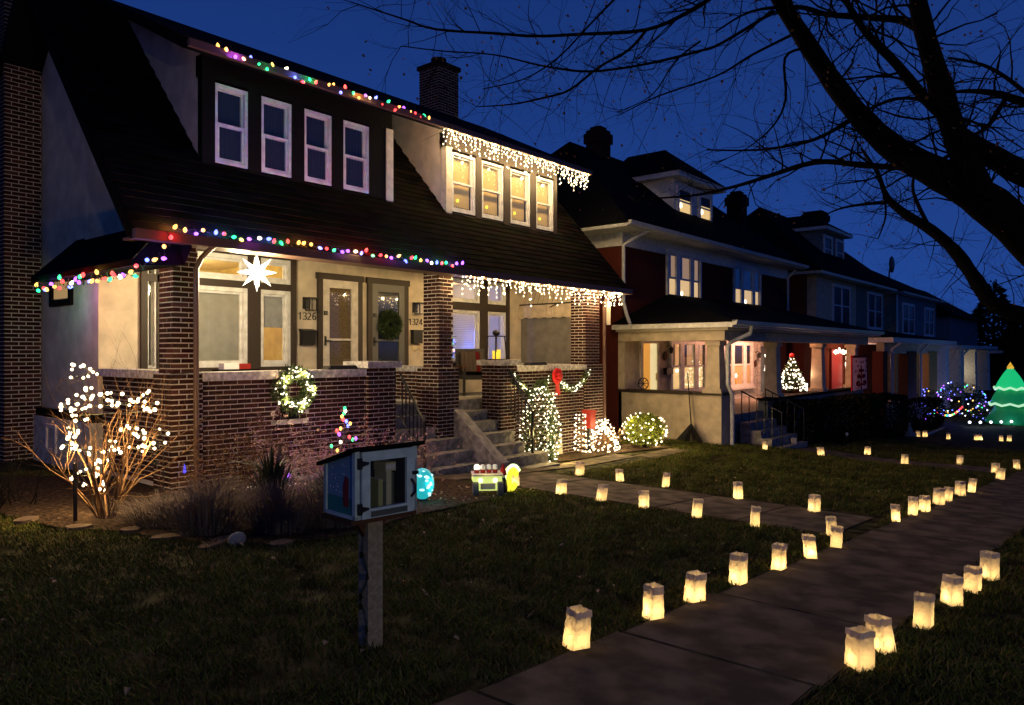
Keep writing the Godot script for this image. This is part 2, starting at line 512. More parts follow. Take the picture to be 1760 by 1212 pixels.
func brick_pier(p: Node3D, x0: float, x1: float, z0: float, z1: float, y0: float, y1: float) -> void:
	# z0 < z1; bricks on the street face and both sides
	var g := group_node(p, "brick_pier")
	var solid := MB.new()
	solid.box(x0, x1, y0, y1, z0, z1)
	part(g, "mortar_core", solid, M.mortar)
	var b := MB.new()
	b.tinted = true
	brick_face(b, front(z1), x0 - 0.006, x1 + 0.006, y0, y1, 0)
	brick_face(b, leftside(x0), z0, z1 - 0.001, y0, y1, 1)
	brick_face(b, rightside(x1), -z1 + 0.001, -z0, y0, y1, 1)
	part(g, "brickwork", b, M.brick_tint).set_meta("kind", "stuff")

func brick_wall(p: Node3D, box: Array, t: Transform3D, u0: float, u1: float, v0: float, v1: float) -> void:
	var g := group_node(p, "low_brick_wall")
	var solid := MB.new()
	solid.box(box[0], box[1], box[2], box[3], box[4], box[5])
	part(g, "mortar_core", solid, M.mortar)
	var b := MB.new()
	b.tinted = true
	brick_face(b, t, u0, u1, v0, v1)
	part(g, "brickwork", b, M.brick_tint).set_meta("kind", "stuff")

func ring(b: MB, t: Transform3D, u0: float, u1: float, v0: float, v1: float, fw: float, w0: float, w1: float) -> void:
	b.bx(t, u0, u0 + fw, v0, v1, w0, w1)
	b.bx(t, u1 - fw, u1, v0, v1, w0, w1)
	b.bx(t, u0 + fw, u1 - fw, v0, v0 + fw, w0, w1)
	b.bx(t, u0 + fw, u1 - fw, v1 - fw, v1, w0, w1)

func shift(p: Node3D, called: String) -> Node3D:
	return group_node(p, called)

func sash(p: Node3D, t: Transform3D, u0: float, u1: float, v0: float, v1: float, paint: Material, pane: Material, behind: Material = null, split := 0.5, w := 0.0, fw := 0.05) -> Node3D:
	# a double-hung window: frame, two sashes one behind the other, panes and what hangs behind them
	var g := group_node(p, "window")
	var b := MB.new()
	ring(b, t, u0, u1, v0, v1, fw, w - 0.06, w + 0.02)
	part(g, "frame", b, paint)
	var m := v0 + (v1 - v0) * split
	if split > 0.0:
		b = MB.new()
		ring(b, t, u0 + fw, u1 - fw, v0 + fw, m + 0.02, fw * 0.75, w - 0.04, w - 0.002)
		part(g, "lower_sash", b, paint)
	b = MB.new()
	ring(b, t, u0 + fw, u1 - fw, (m - 0.02) if split > 0.0 else v0 + fw, v1 - fw, fw * 0.6, w - 0.075, w - 0.042)
	part(g, "upper_sash", b, paint)
	b = MB.new()
	if split > 0.0:
		b.bx(t, u0 + fw, u1 - fw, v0 + fw, m, w - 0.022, w - 0.018)
	b.bx(t, u0 + fw, u1 - fw, m if split > 0.0 else v0 + fw, v1 - fw, w - 0.062, w - 0.058)
	part(g, "pane", b, pane)
	if behind:
		b = MB.new()
		var k := maxi(3, int((u1 - u0) / 0.06))
		for i in k:
			var a := u0 + (u1 - u0) * i / k
			var e := u0 + (u1 - u0) * (i + 1) / k
			var mid := (a + e) / 2
			var pa := t * Vector3(a, v0 + 0.02, w - 0.16)
			var pb := t * Vector3(mid, v0 + 0.02, w - 0.13)
			var pc := t * Vector3(e, v0 + 0.02, w - 0.16)
			var up := Vector3(0, v1 - v0 - 0.04, 0)
			b.quad(pa, pb, pb + up, pa + up)
			b.quad(pb, pc, pc + up, pb + up)
		part(g, "window_curtain", b, behind)
	return g

func shingles(p: Node3D, a: Vector3, u: Vector3, d: Vector3, lu: float, ld: float, tone: Color, skip: Callable, expo := 0.15, tab := 0.31) -> void:
	# overlapping shingle tabs over a slope: a is the lower left corner, u along the eave, d up the slope
	var b := MB.new()
	b.tinted = true
	var nrm := u.cross(d).normalized()
	var rows := int(ceil(ld / expo))
	for r in rows:
		var s := -tab * (0.5 if r % 2 else 0.0)
		while s < lu:
			var x0 := maxf(s, 0.0) + 0.003
			var x1 := minf(s + tab, lu) - 0.003
			s += tab
			if x1 - x0 < 0.02:
				continue
			var y0 := r * expo + rng.randf_range(-0.004, 0.004)
			var y1 := minf((r + 1) * expo + 0.02, ld)
			var q := a + u * ((x0 + x1) / 2) + d * (y0 + expo / 2)
			if skip.is_valid() and skip.call(q):
				continue
			var k := rng.randf_range(0.55, 1.5)
			b.col = Color(tone.r * k, tone.g * k, tone.b * k)
			var p0 := a + u * x0 + d * y0 + nrm * 0.016
			var p1 := a + u * x1 + d * y0 + nrm * 0.016
			var p2 := a + u * x1 + d * y1 + nrm * 0.004
			var p3 := a + u * x0 + d * y1 + nrm * 0.004
			b.quad(p0, p1, p2, p3)
			b.quad(p0 - nrm * 0.014, p1 - nrm * 0.014, p1, p0)
	var o := part(p, "shingles", b, M.shingle)
	o.set_meta("kind", "stuff")

func downspout(p: Node3D, pts: Array, r: float, m: Material) -> void:
	var b := MB.new()
	var rad := []
	for q in pts:
		rad.append(r)
	b.tube(pts, rad, 8)
	part(p, "downspout", b, m)

# ---------------------------------------------------------------- the twin house
const ZF := -9.6      # porch front
const ZW := -11.9     # house front wall
const FLOOR_Y := 0.63

func twin_house() -> void:
	var h := thing("twin_house", "brick and cream stucco twin house numbered 1326 and 1324 with black roof", "house", Vector3(9.6, -0.55, -11.9))
	var b := MB.new()
	var F := front(ZW)
	# front wall, pieced round the two window openings
	var xs := [[4.6, 5.28], [7.9, 12.0], [13.95, 14.7]]
	for x in xs:
		b.bx(F, x[0], x[1], FLOOR_Y, 3.45, -0.25, 0.0)
	for x in [[5.28, 7.9], [12.0, 13.95]]:
		b.bx(F, x[0], x[1], FLOOR_Y, 1.22, -0.25, 0.0)
		b.bx(F, x[0], x[1], 3.28, 3.45, -0.25, 0.0)
	part(h, "front_wall", b, M.stucco)
	# gable walls up to the roof
	b = MB.new()
	var zs := -17.3
	var gab := [Vector2(zs, 0.632), Vector2(ZW - 0.252, 0.632), Vector2(ZW - 0.252, 6.0), Vector2(-13.3, 7.26), Vector2(zs, 2.8)]
	b.prism(leftside(4.6), gab, -0.25, 0.0)
	part(h, "gable_wall", b, M.stucco)
	b = MB.new()
	b.prism(leftside(4.56), [Vector2(-12.3, 3.2), Vector2(-9.72, 3.2), Vector2(-9.72, 3.26), Vector2(-12.3, 6.1)], -0.035, 0.0)
	part(h, "porch_gable_infill", b, M.stucco)
	b = MB.new()
	b.prism(leftside(14.7), gab, 0.0, 0.25)
	b.box(4.6, 14.7, 0.62, 3.0, -17.3, -17.1)
	part(h, "gable_wall", b, M.stucco)
	# foundation
	b = MB.new()
	b.box(4.47, 14.75, -1.6, 0.5, -17.3, ZW + 0.02)
	part(h, "foundation", b, M.parge)
	b = MB.new()
	b.box(4.5, 14.74, 0.5, 0.63, -17.28, ZW + 0.01)
	part(h, "sill_band", b, M.black_trim)
	b = MB.new()
	ring(b, leftside(4.47), -13.6, -13.15, -0.05, 0.4, 0.06, 0.0, 0.03)
	part(h, "basement_window", b, M.white_paint)
	# side chimney against the gable
	brick_pier(h, 4.05, 4.58, -15.4, -14.2, -1.0, 9.2)
	# porch: floor, ceiling, header
	var pf := MB.new()
	pf.box(4.91, 14.19, 0.45, FLOOR_Y, ZW, -10.1)
	pf.box(8.33, 9.33, -0.6, 0.449, -10.4, -10.1)
	pf.box(9.86, 10.99, -0.6, 0.449, -10.4, -10.1)
	part(h, "porch_floor", pf, M.concrete)
	pf = MB.new()
	pf.box(4.69, 15.2, 3.42, 3.46, ZW, -9.86)
	part(h, "porch_ceiling", pf, M.cream_paint)
	pf = MB.new()
	pf.box(4.69, 15.3, 3.14, 3.3, -9.85, -9.62)
	part(h, "porch_header", pf, M.cream_paint)
	# piers
	brick_pier(h, 4.62, 4.94, -9.98, ZF, 1.28, 3.14)
	brick_pier(h, 4.57, 4.99, -10.04, ZF + 0.05, -0.45, 1.27)
	brick_pier(h, 9.42, 9.76, -10.0, ZF, 1.28, 3.14)
	brick_pier(h, 9.34, 9.85, -10.08, ZF + 0.06, -0.6, 1.27)
	brick_pier(h, 14.02, 14.58, -10.0, ZF, 1.28, 3.14)
	brick_pier(h, 13.95, 14.72, -10.08, ZF + 0.05, -0.95, 1.27)
	brick_pier(h, 7.76, 8.32, -10.0, ZF + 0.08, -0.6, 1.3)
	brick_pier(h, 11.0, 11.46, -10.0, ZF + 0.08, -0.8, 1.3)
	# parapets: street side, left end and the party wall between the porches
	brick_wall(h, [11.46, 13.95, -0.95, 1.17, -9.85, ZF], front(ZF), 11.46, 13.95, -0.62, 1.17)
	brick_wall(h, [4.66, 4.9, -0.45, 1.2, ZW, -10.04], leftside(4.66), ZW + 0.02, -10.05, -0.2, 1.2)
	brick_wall(h, [9.5, 9.74, 0.6, 1.2, ZW, -10.08], leftside(9.5), ZW + 0.02, -10.09, 0.66, 1.2)
	brick_wall(h, [14.2, 14.45, 0.6, 1.17, ZW, -10.08], leftside(14.2), ZW + 0.02, -10.09, 0.66, 1.17)
	# street parapet of 1326: every brick its own piece
	var pw := group_node(h, "porch_parapet")
	b = MB.new()
	b.box(4.99, 7.76, -0.6, 1.17, -9.85, ZF)
	part(pw, "mortar_core", b, M.mortar)
	var arch := [[6.16, 6.54, 0.5, 0.75]]
	var mats := [M.brick_a, M.brick_b, M.brick_c]
	for r in course_rects(4.99, 7.76, -0.28, 1.17, 1):
		if in_hole(r, arch):
			continue
		var i := hang(pw, "brick", unit, mats[rng.randi() % 3])
		var w := rng.randf_range(0.012, 0.016)
		i.position = Vector3((r[0] + r[1]) / 2, (r[2] + r[3]) / 2, ZF - 0.003 + w / 2) - h.position
		i.scale = Vector3(r[1] - r[0], r[3] - r[2], w)
	# arched vent below the wreath
	for k in 9:
		var a := PI * (k + 0.5) / 9
		var vb := MB.new()
		var t := Transform3D(Basis(Vector3(0, 0, 1), a - PI / 2), Vector3(6.35, 0.56, ZF))
		vb.bx(t, -0.034, 0.034, 0.17, 0.28, 0.012, 0.022)
		part(pw, "arch_brick", vb, mats[k % 3])
	b = MB.new()
	var pts := [Vector2(6.18, 0.57), Vector2(6.52, 0.57)]
	for k in 9:
		pts.append(Vector2(6.35 + 0.17 * cos(PI * k / 8), 0.57 + 0.17 * sin(PI * k / 8)))
	b.prism(front(ZF), pts, 0.0, 0.002)
	part(pw, "vent_opening", b, M.dark_inside)
	b = MB.new()
	var arc := []
	for k in 13:
		arc.append(Vector2(6.35 + 0.29 * cos(PI * k / 12), 0.565 + 0.29 * sin(PI * k / 12)))
	for k in 13:
		arc.append(Vector2(6.35 + 0.165 * cos(PI * (12 - k) / 12), 0.565 + 0.165 * sin(PI * (12 - k) / 12)))
	b.prism(front(ZF), arc, 0.0, 0.017)
	part(pw, "arch_mortar", b, M.mortar)
	b = MB.new()
	b.bx(front(ZF), 6.08, 6.62, 0.50, 0.566, 0.0, 0.06)
	part(pw, "vent_sill", b, M.stone_cap)
	# stone caps
	for c in [[4.985, 7.72, 1.17, 1.285, -9.93, -9.52], [11.5, 13.95, 1.17, 1.285, -9.93, -9.52], [4.60, 4.95, 1.2, 1.31, ZW, -10.05], [9.44, 9.80, 1.2, 1.3, ZW, -10.09], [7.68, 8.40, 1.3, 1.405, -10.08, -9.44], [10.92, 11.54, 1.3, 1.405, -10.08, -9.44], [14.12, 14.52, 1.17, 1.285, ZW, -10.09]]:
		b = MB.new()
		b.box(c[0], c[1], c[2], c[3], c[4], c[5])
		part(h, "stone_cap", b, M.stone_cap)
	stairs(h)
	roof(h)
	openings(h)
	# side awning and shade at the right end of the porch
	b = MB.new()
	b.box(14.47, 14.49, 1.29, 2.5, -11.85, -10.1)
	part(h, "roll_shade", b, M.grey_shade)
	b = MB.new()
	for k in 12:
		var z0 := -11.85 + k * 0.145
		var t := Transform3D(Basis.IDENTITY, Vector3.ZERO)
		b.bx(t, 14.38, 14.40, 2.38 + 0.02 * (k % 2), 2.72, z0 + 0.004, z0 + 0.141)
		b.quad(Vector3(14.39, 2.72, z0 + 0.004), Vector3(14.39, 2.72, z0 + 0.141), Vector3(14.62, 3.25, z0 + 0.141), Vector3(14.62, 3.25, z0 + 0.004))
	part(h, "side_awning", b, M.awning)
	b = MB.new()
	b.bar(Vector3(14.36, 2.72, -10.1), Vector3(14.36, 2.72, -11.8), 0.03, 0.03)
	b.bar(Vector3(14.36, 2.72, -10.6), Vector3(14.5, 2.35, -11.85), 0.025, 0.025)
	part(h, "awning_frame", b, M.black_metal)
	# downspouts
	downspout(h, [Vector3(5.02, 2.95, -9.3), Vector3(4.95, 2.8, -9.5), Vector3(4.89, 2.65, -9.53), Vector3(4.89, -0.35, -9.52)], 0.035, M.gutter)
	downspout(h, [Vector3(14.75, 2.98, -9.3), Vector3(14.72, 2.8, -9.5), Vector3(14.68, 2.6, -9.53), Vector3(14.68, -0.72, -9.52)], 0.04, M.gutter)
	b = MB.new()
	b.bx(front(-9.55), 14.82, 14.98, 2.2, 2.75, -0.1, 0.0)
	part(h, "corner_board", b, M.cream_paint)

func stairs(h: Node3D) -> void:
	for s in [[8.33, 9.718, 9.33], [9.952, 11.2, 9.952]]:
		var g := group_node(h, "porch_stairs")
		for k in range(1, 7):
			var top: float = FLOOR_Y - 0.2 * k
			var z1: float = -10.1 + 0.26 * k
			var b := MB.new()
			var right: bool = s[0] > 9
			var x0: float = s[0] if not right or k > 2 else 9.86
			var x1: float = s[1] if right or k > 2 else 9.33
			if k >= 5:
				x1 += 0.4 if right else 0.0
				x0 -= 0.0 if right else 0.6
			if k <= 1 and right:
				x1 = 10.99
			b.box(x0, x1, -1.1, top - 0.05, z1 - 0.26, z1 - 0.02)
			b.box(x0 + 0.002, x1 - 0.002, top - 0.05, top, z1 - 0.28, z1 + 0.012)
			part(g, "step", b, M.concrete)
	var c := MB.new()
	c.prism(leftside(9.72), [Vector2(-9.53, -1.0), Vector2(-8.42, -1.0), Vector2(-8.42, -0.36), Vector2(-8.52, -0.28), Vector2(-9.53, 0.52)], -0.23, 0.0)
	part(h, "stair_cheek_wall", c, M.concrete)
	# iron handrails
	for r in [[8.4, 8.94], [11.22, 9.0]]:
		var x: float = r[0]
		var g := group_node(h, "handrail")
		var zt := -9.5
		var zb := -8.9
		var yb := -0.38
		var top := Vector3(x, 1.22, zt)
		var bot := Vector3(x, 0.42, zb)
		var b := MB.new()
		b.tube([top, bot], [0.02, 0.02], 6)
		b.tube([top + Vector3(0, -0.72, 0), bot + Vector3(0, -0.62, 0)], [0.012, 0.012], 5)
		part(g, "rail", b, M.rail_metal)
		b = MB.new()
		b.box(x - 0.018, x + 0.018, yb, 0.44, zb - 0.018, zb + 0.018)
		part(g, "post", b, M.rail_metal)
		for k in 6:
			var f := (k + 0.7) / 6.6
			var q := top.lerp(bot, f)
			b = MB.new()
			b.box(x - 0.008, x + 0.008, q.y - 0.70, q.y, q.z - 0.008, q.z + 0.008)
			part(g, "baluster", b, M.rail_metal)

func roof_y(z: float) -> float:
	return 3.05 + 1.12 * (-z - 9.35)

func roof(h: Node3D) -> void:
	var g := group_node(h, "roof")
	var t := leftside(4.0)
	var b := MB.new()
	# u = z: street slope and back slope as one folded slab
	var poly := [Vector2(-9.35, 2.93), Vector2(-9.35, 3.05), Vector2(-13.3, 7.47), Vector2(-17.5, 2.77), Vector2(-17.5, 2.6), Vector2(-13.3, 7.27), Vector2(-9.5, 2.97)]
	b.prism(t, poly, -11.5, 0.0)
	part(g, "deck", b, M.dark_roof)
	var d := Vector3(0, 1.12, -1).normalized()
	shingles(g, Vector3(4.0, 3.055, -9.35), Vector3.RIGHT, d, 11.5, 5.92, Color(0.0095, 0.008, 0.0065), func(q: Vector3) -> bool: return (q.z < -10.5 and q.y < 7.0 and ((q.x > 5.5 and q.x < 9.05) or (q.x > 10.5 and q.x < 14.1)) and q.y > 4.28 and q.z > -12.4), 0.15)
	b = MB.new()
	b.box(4.0, 15.5, 2.96, 3.05, -9.36, -9.26)
	b.box(4.0, 15.5, 2.93, 2.96, -9.62, -9.26)
	part(g, "gutter", b, M.gutter)
	# side pent roof over the left end of the porch
	b = MB.new()
	b.quad(Vector3(3.98, 2.68, -12.75), Vector3(3.98, 2.68, -9.3), Vector3(4.62, 3.32, -9.6), Vector3(4.62, 3.32, -12.75))
	b.quad(Vector3(3.98, 2.60, -12.75), Vector3(3.98, 2.60, -9.3), Vector3(3.98, 2.68, -9.3), Vector3(3.98, 2.68, -12.75))
	b.quad(Vector3(4.62, 2.66, -12.75), Vector3(4.62, 2.66, -9.3), Vector3(3.98, 2.60, -9.3), Vector3(3.98, 2.60, -12.75))
	b.quad(Vector3(3.98, 2.60, -9.3), Vector3(4.62, 2.66, -9.3), Vector3(4.62, 3.30, -9.6), Vector3(3.98, 2.68, -9.3))
	b.quad(Vector3(4.62, 2.66, -9.3), Vector3(4.72, 2.9, -9.3), Vector3(4.72, 3.3, -9.6), Vector3(4.62, 3.30, -9.6))
	part(g, "pent_roof", b, M.dark_roof)
	# dormers
	for dm in [[5.46, 9.07, true], [10.46, 14.1, false]]:
		var dg := group_node(h, "dormer")
		var x0: float = dm[0]
		var x1: float = dm[1]
		for side in [[x0, x0 + 0.1], [x1 - 0.1, x1]]:
			b = MB.new()
			b.prism(leftside(side[1]), [Vector2(-10.5, 4.15), Vector2(-10.5, 5.9), Vector2(-12.95, 7.1)], 0.0, 0.1)
			part(dg, "cheek_wall", b, M.stucco)
		b = MB.new()
		var fm: Material = M.black_trim if dm[2] else M.trim
		var D := front(-10.5)
		b.bx(D, x0, x1, 4.15, 4.32, -0.15, 0.05)
		b.bx(D, x0, x1, 5.58, 5.9, -0.15, 0.04)
		b.bx(D, x0 + 0.11, x1 - 0.11, 4.32, 5.58, -0.34, -0.22)
		var edges := [x0]
		# four windows
		var px := [[5.66, 6.2], [6.42, 6.97], [7.2, 7.75], [7.98, 8.55]] if dm[2] else [[10.62, 11.32], [11.5, 12.2], [12.42, 13.12], [13.32, 13.98]]
		for w in px:
			edges.append(w[0])
			edges.append(w[1])
		edges.append(x1 - (0.42 if dm[2] else 0.0))
		for k in range(0, edges.size(), 2):
			b.bx(D, edges[k], edges[k + 1], 4.32, 5.58, -0.09, 0.04)
		part(dg, "front_trim", b, fm)
		if dm[2]:
			b = MB.new()
			b.bx(D, 8.92, x1 + 0.01, 4.15, 5.6, -0.09, 0.06)
			part(dg, "corner_board", b, M.cream_paint)
			b = MB.new()
			b.bx(D, 8.65, 8.92, 4.32, 5.58, -0.09, 0.04)
			part(dg, "side_trim", b, fm)
		else:
			b = MB.new()
			b.bx(D, x0 - 0.02, x0 + 0.14, 4.2, 5.6, -0.09, 0.06)
			part(dg, "corner_board", b, M.cream_paint)
		for w in px:
			var wn := sash(dg, D, w[0], w[1], 4.36, 5.54, M.white_paint, M.glass, M.dark_inside if dm[2] else M.lit_curtain_faint, 0.5, 0.0)
			if not dm[2]:
				b = MB.new()
				b.ball(Vector3(w[0] + 0.3, 4.62, -10.6), Vector3(0.03, 0.035, 0.03), 5, 8)
				part(wn, "window_candle", b, M.small_yellow_lamp)
	# dormer roof
	b = MB.new()
	b.prism(leftside(5.0), [Vector2(-9.98, 5.72), Vector2(-9.98, 5.86), Vector2(-13.3, 7.5), Vector2(-13.3, 7.38), Vector2(-10.1, 5.74)], -9.75, 0.0)
	part(h, "dormer_roof", b, M.dark_roof)
	b = MB.new()
	b.box(5.0, 9.75, 5.73, 5.83, -9.98, -9.9)
	b.box(9.75, 14.75, 5.73, 5.83, -9.98, -9.9)
	part(h, "dormer_gutter", b, M.gutter)
	# ridge chimney
	brick_pier(h, 12.95, 13.62, -13.9, -13.2, 6.6, 8.62)
	var cg := group_node(h, "chimney_top")
	b = MB.new()
	b.box(12.9, 13.67, 8.62, 8.72, -13.95, -13.15)
	part(cg, "cap", b, M.brick_c)
	b = MB.new()
	b.lathe(Vector3(13.28, 8.72, -13.55), [[0.17, 0.0], [0.17, 0.12], [0.2, 0.14], [0.2, 0.2], [0.0, 0.2]], 12)
	part(cg, "flue", b, M.brick_c)

func openings(h: Node3D) -> void:
	var F := front(ZW)
	# left window group: two transoms over a blind-covered sash and a narrow one
	var b := MB.new()
	ring(b, F, 5.2, 7.98, 1.2, 3.32, 0.10, -0.02, 0.06)
	b.bx(F, 7.02, 7.26, 1.3, 3.22, -0.1, 0.05)
	b.bx(F, 5.3, 7.02, 2.66, 2.78, -0.1, 0.05)
	b.bx(F, 7.26, 7.88, 2.66, 2.78, -0.1, 0.05)
	b.bx(F, 5.45, 5.62, 1.3, 3.22, -0.1, 0.05)
	b.bx(F, 5.12, 8.06, 3.24, 3.36, 0.062, 0.09)
	part(h, "window_casing", b, M.trim)
	sash(h, F, 5.62, 7.02, 2.78, 3.22, M.white_paint, M.glass, null, 0.0, 0.0, 0.07)
	sash(h, F, 7.26, 7.88, 2.78, 3.22, M.white_paint, M.glass, null, 0.0, 0.0, 0.07)
	var w := sash(h, F, 5.62, 7.02, 1.3, 2.66, M.white_paint, M.glass, null, 0.0, 0.0, 0.07)
	b = MB.new()
	for k in 44:
		var y := 1.4 + k * 0.0275
		b.quad(Vector3(5.7, y, ZW - 0.10), Vector3(6.95, y, ZW - 0.10), Vector3(6.95, y + 0.027, ZW - 0.12), Vector3(5.7, y + 0.027, ZW - 0.12))
	part(w, "window_blind", b, M.grey_blind)
	w = sash(h, F, 5.3, 5.45, 1.3, 3.22, M.white_paint, M.glass, M.grey_blind, 0.0, 0.0, 0.03)
	w = sash(h, F, 7.26, 7.88, 1.3, 2.66, M.white_paint, M.glass, null, 0.0, 0.0, 0.07)
	b = MB.new()
	b.bx(F, 7.3, 7.84, 2.0, 2.62, -0.13, -0.125)
	part(w, "window_shade", b, M.grey_blind)
	# the lit front room behind it
	room(h, 5.0, 8.3, -15.2, M.room_yellow, Vector3(6.6, 3.1, -13.9), 2.2)
	# right window group, a lit tree behind venetian blinds
	b = MB.new()
	ring(b, F, 11.9, 14.03, 1.2, 3.34, 0.11, -0.02, 0.06)
	b.bx(F, 12.98, 13.24, 1.31, 3.23, -0.1, 0.05)
	b.bx(F, 12.01, 12.98, 2.52, 2.70, -0.1, 0.05)
	b.bx(F, 13.24, 13.92, 2.52, 2.70, -0.1, 0.05)
	part(h, "window_casing", b, M.trim)
	sash(h, F, 12.01, 12.98, 2.7, 3.23, M.white_paint, M.glass, null, 0.0, 0.0, 0.06)
	sash(h, F, 13.24, 13.92, 2.7, 3.23, M.white_paint, M.glass, null, 0.0, 0.0, 0.06)
	w = sash(h, F, 12.01, 12.98, 1.31, 2.52, M.white_paint, M.glass, null, 0.0, 0.0, 0.06)
	b = MB.new()
	for k in 27:
		var y := 1.38 + k * 0.042
		b.quad(Vector3(12.08, y, ZW - 0.11), Vector3(12.92, y, ZW - 0.11), Vector3(12.92, y + 0.016, ZW - 0.145), Vector3(12.08, y + 0.016, ZW - 0.145))
	part(w, "window_blind", b, M.room_white)
	sash(h, F, 13.24, 13.92, 1.31, 2.52, M.white_paint, M.glass, null, 0.0, 0.0, 0.06)
	room(h, 11.6, 14.4, -14.6, M.room_white, Vector3(13.6, 3.15, -13.6), 0.3)
	# doors
	door(h, 8.57, 9.40, M.door_paint, 1326)
	door(h, 9.76, 10.62, M.grey_door, 1324)
	# numbers
	for d in [["1326", 8.04, 2.22], ["1324", 10.76, 2.20]]:
		var tm := TextMesh.new()
		tm.text = d[0]
		var f := SystemFont.new()
		f.font_names = PackedStringArray(["Droid Sans"])
		tm.font = f
		tm.font_size = 32
		tm.pixel_size = 0.0058
		tm.depth = 0.012
		tm.horizontal_alignment = HORIZONTAL_ALIGNMENT_LEFT
		var i := hang(h, "house_number", tm, M.black_metal)
		i.position = Vector3(d[1], d[2], ZW + 0.008) - h.position
		i.set_meta("label", "black house number reading " + d[0])
	# small lit window on the gable side
	var g := group_node(h, "window")
	b = MB.new()
	ring(b, leftside(4.6), -13.75, -12.85, 2.30, 2.95, 0.10, 0.0, 0.05)
	part(g, "frame", b, M.black_trim)
	b = MB.new()
	b.bx(leftside(4.6), -13.62, -12.98, 2.42, 2.84, 0.002, 0.02)
	part(g, "lit_window_curtain", b, M.lit_curtain_dim)

func room(h: Node3D, x0: float, x1: float, z0: float, wall: Material, lamp: Vector3, e: float) -> void:
	var g := group_node(h, "room")
	var z1 := ZW - 0.255
	var b := MB.new()
	b.box(x0, x1, 0.7, 3.4, z0 - 0.1, z0)
	b.box(x0 - 0.1, x0, 0.7, 3.4, z0, z1)
	b.box(x1, x1 + 0.1, 0.7, 3.4, z0, z1)
	part(g, "room_wall", b, wall)
	b = MB.new()
	b.box(x0, x1, 3.32, 3.4, z0, z1)
	part(g, "room_ceiling", b, M.room_ceiling)
	b = MB.new()
	b.box(x0, x1, 0.6, 0.72, z0, z1)
	part(g, "room_floor", b, M.brown_wood)
	b = MB.new()
	b.ball(lamp, Vector3(0.14, 0.06, 0.14), 6, 12)
	part(g, "ceiling_lamp", b, M.ceiling_globe)
	omni(g, lamp - h.position, Color(1.0, 0.82, 0.5), e, 0.05)

func door(h: Node3D, x0: float, x1: float, paint: Material, _no: int) -> void:
	var F := front(ZW)
	var g := group_node(h, "front_door")
	var b := MB.new()
	b.bx(F, x0 - 0.11, x0, FLOOR_Y, 2.94, 0.0, 0.05)
	b.bx(F, x1, x1 + 0.11, FLOOR_Y, 2.94, 0.0, 0.05)
	b.bx(F, x0 - 0.14, x1 + 0.14, 2.94, 3.06, 0.0, 0.06)
	part(g, "door_casing", b, M.trim)
	b = MB.new()
	ring(b, F, x0, x1, FLOOR_Y + 0.02, 2.94, 0.15, 0.0, 0.045)
	b.bx(F, x0 + 0.15, x1 - 0.15, 1.78, 1.82, 0.0, 0.04)
	b.bx(F, x0 + 0.15, x1 - 0.15, FLOOR_Y + 0.17, 1.2, 0.0, 0.035)
	part(g, "storm_door", b, paint)
	b = MB.new()
	b.bx(F, x0 + 0.15, x1 - 0.15, 1.2, 2.79, 0.02, 0.024)
	part(g, "pane", b, M.glass)
	b = MB.new()
	b.bx(F, x0 + 0.15, x1 - 0.15, 1.2, 2.79, 0.001, 0.004)
	part(g, "door_curtain", b, M.tan_curtain if _no == 1326 else M.night_pane)
	b = MB.new()
	b.bx(F, x0 + 0.03, x0 + 0.07, 1.68, 1.86, 0.045, 0.06)
	b.bx(F, x0 + 0.04, x0 + 0.16, 1.76, 1.785, 0.06, 0.09)
	b.bx(F, x0 + 0.02, x0 + 0.09, 2.26, 2.34, 0.045, 0.07)
	part(g, "handle", b, M.black_metal)

# ---------------------------------------------------------------- the houses down the street
func hip_roof(p: Node3D, x0: float, x1: float, z0: float, z1: float, y: float, top: float, inset: float, m: Material, called := "roof") -> void:
	# z0 back, z1 street; ridge along x
	var zm := (z0 + z1) / 2
	var b := MB.new()
	var a := Vector3(x0, y, z1)
	var c := Vector3(x1, y, z1)
	var d := Vector3(x1, y, z0)
	var e := Vector3(x0, y, z0)
	var r0 := Vector3(x0 + inset, top, zm)
	var r1 := Vector3(x1 - inset, top, zm)
	b.quad(a, c, r1, r0)
	b.tri(c, d, r1)
	b.quad(d, e, r0, r1)
	b.tri(e, a, r0)
	b.quad(e, d, c, a)
	part(p, called, b, m)

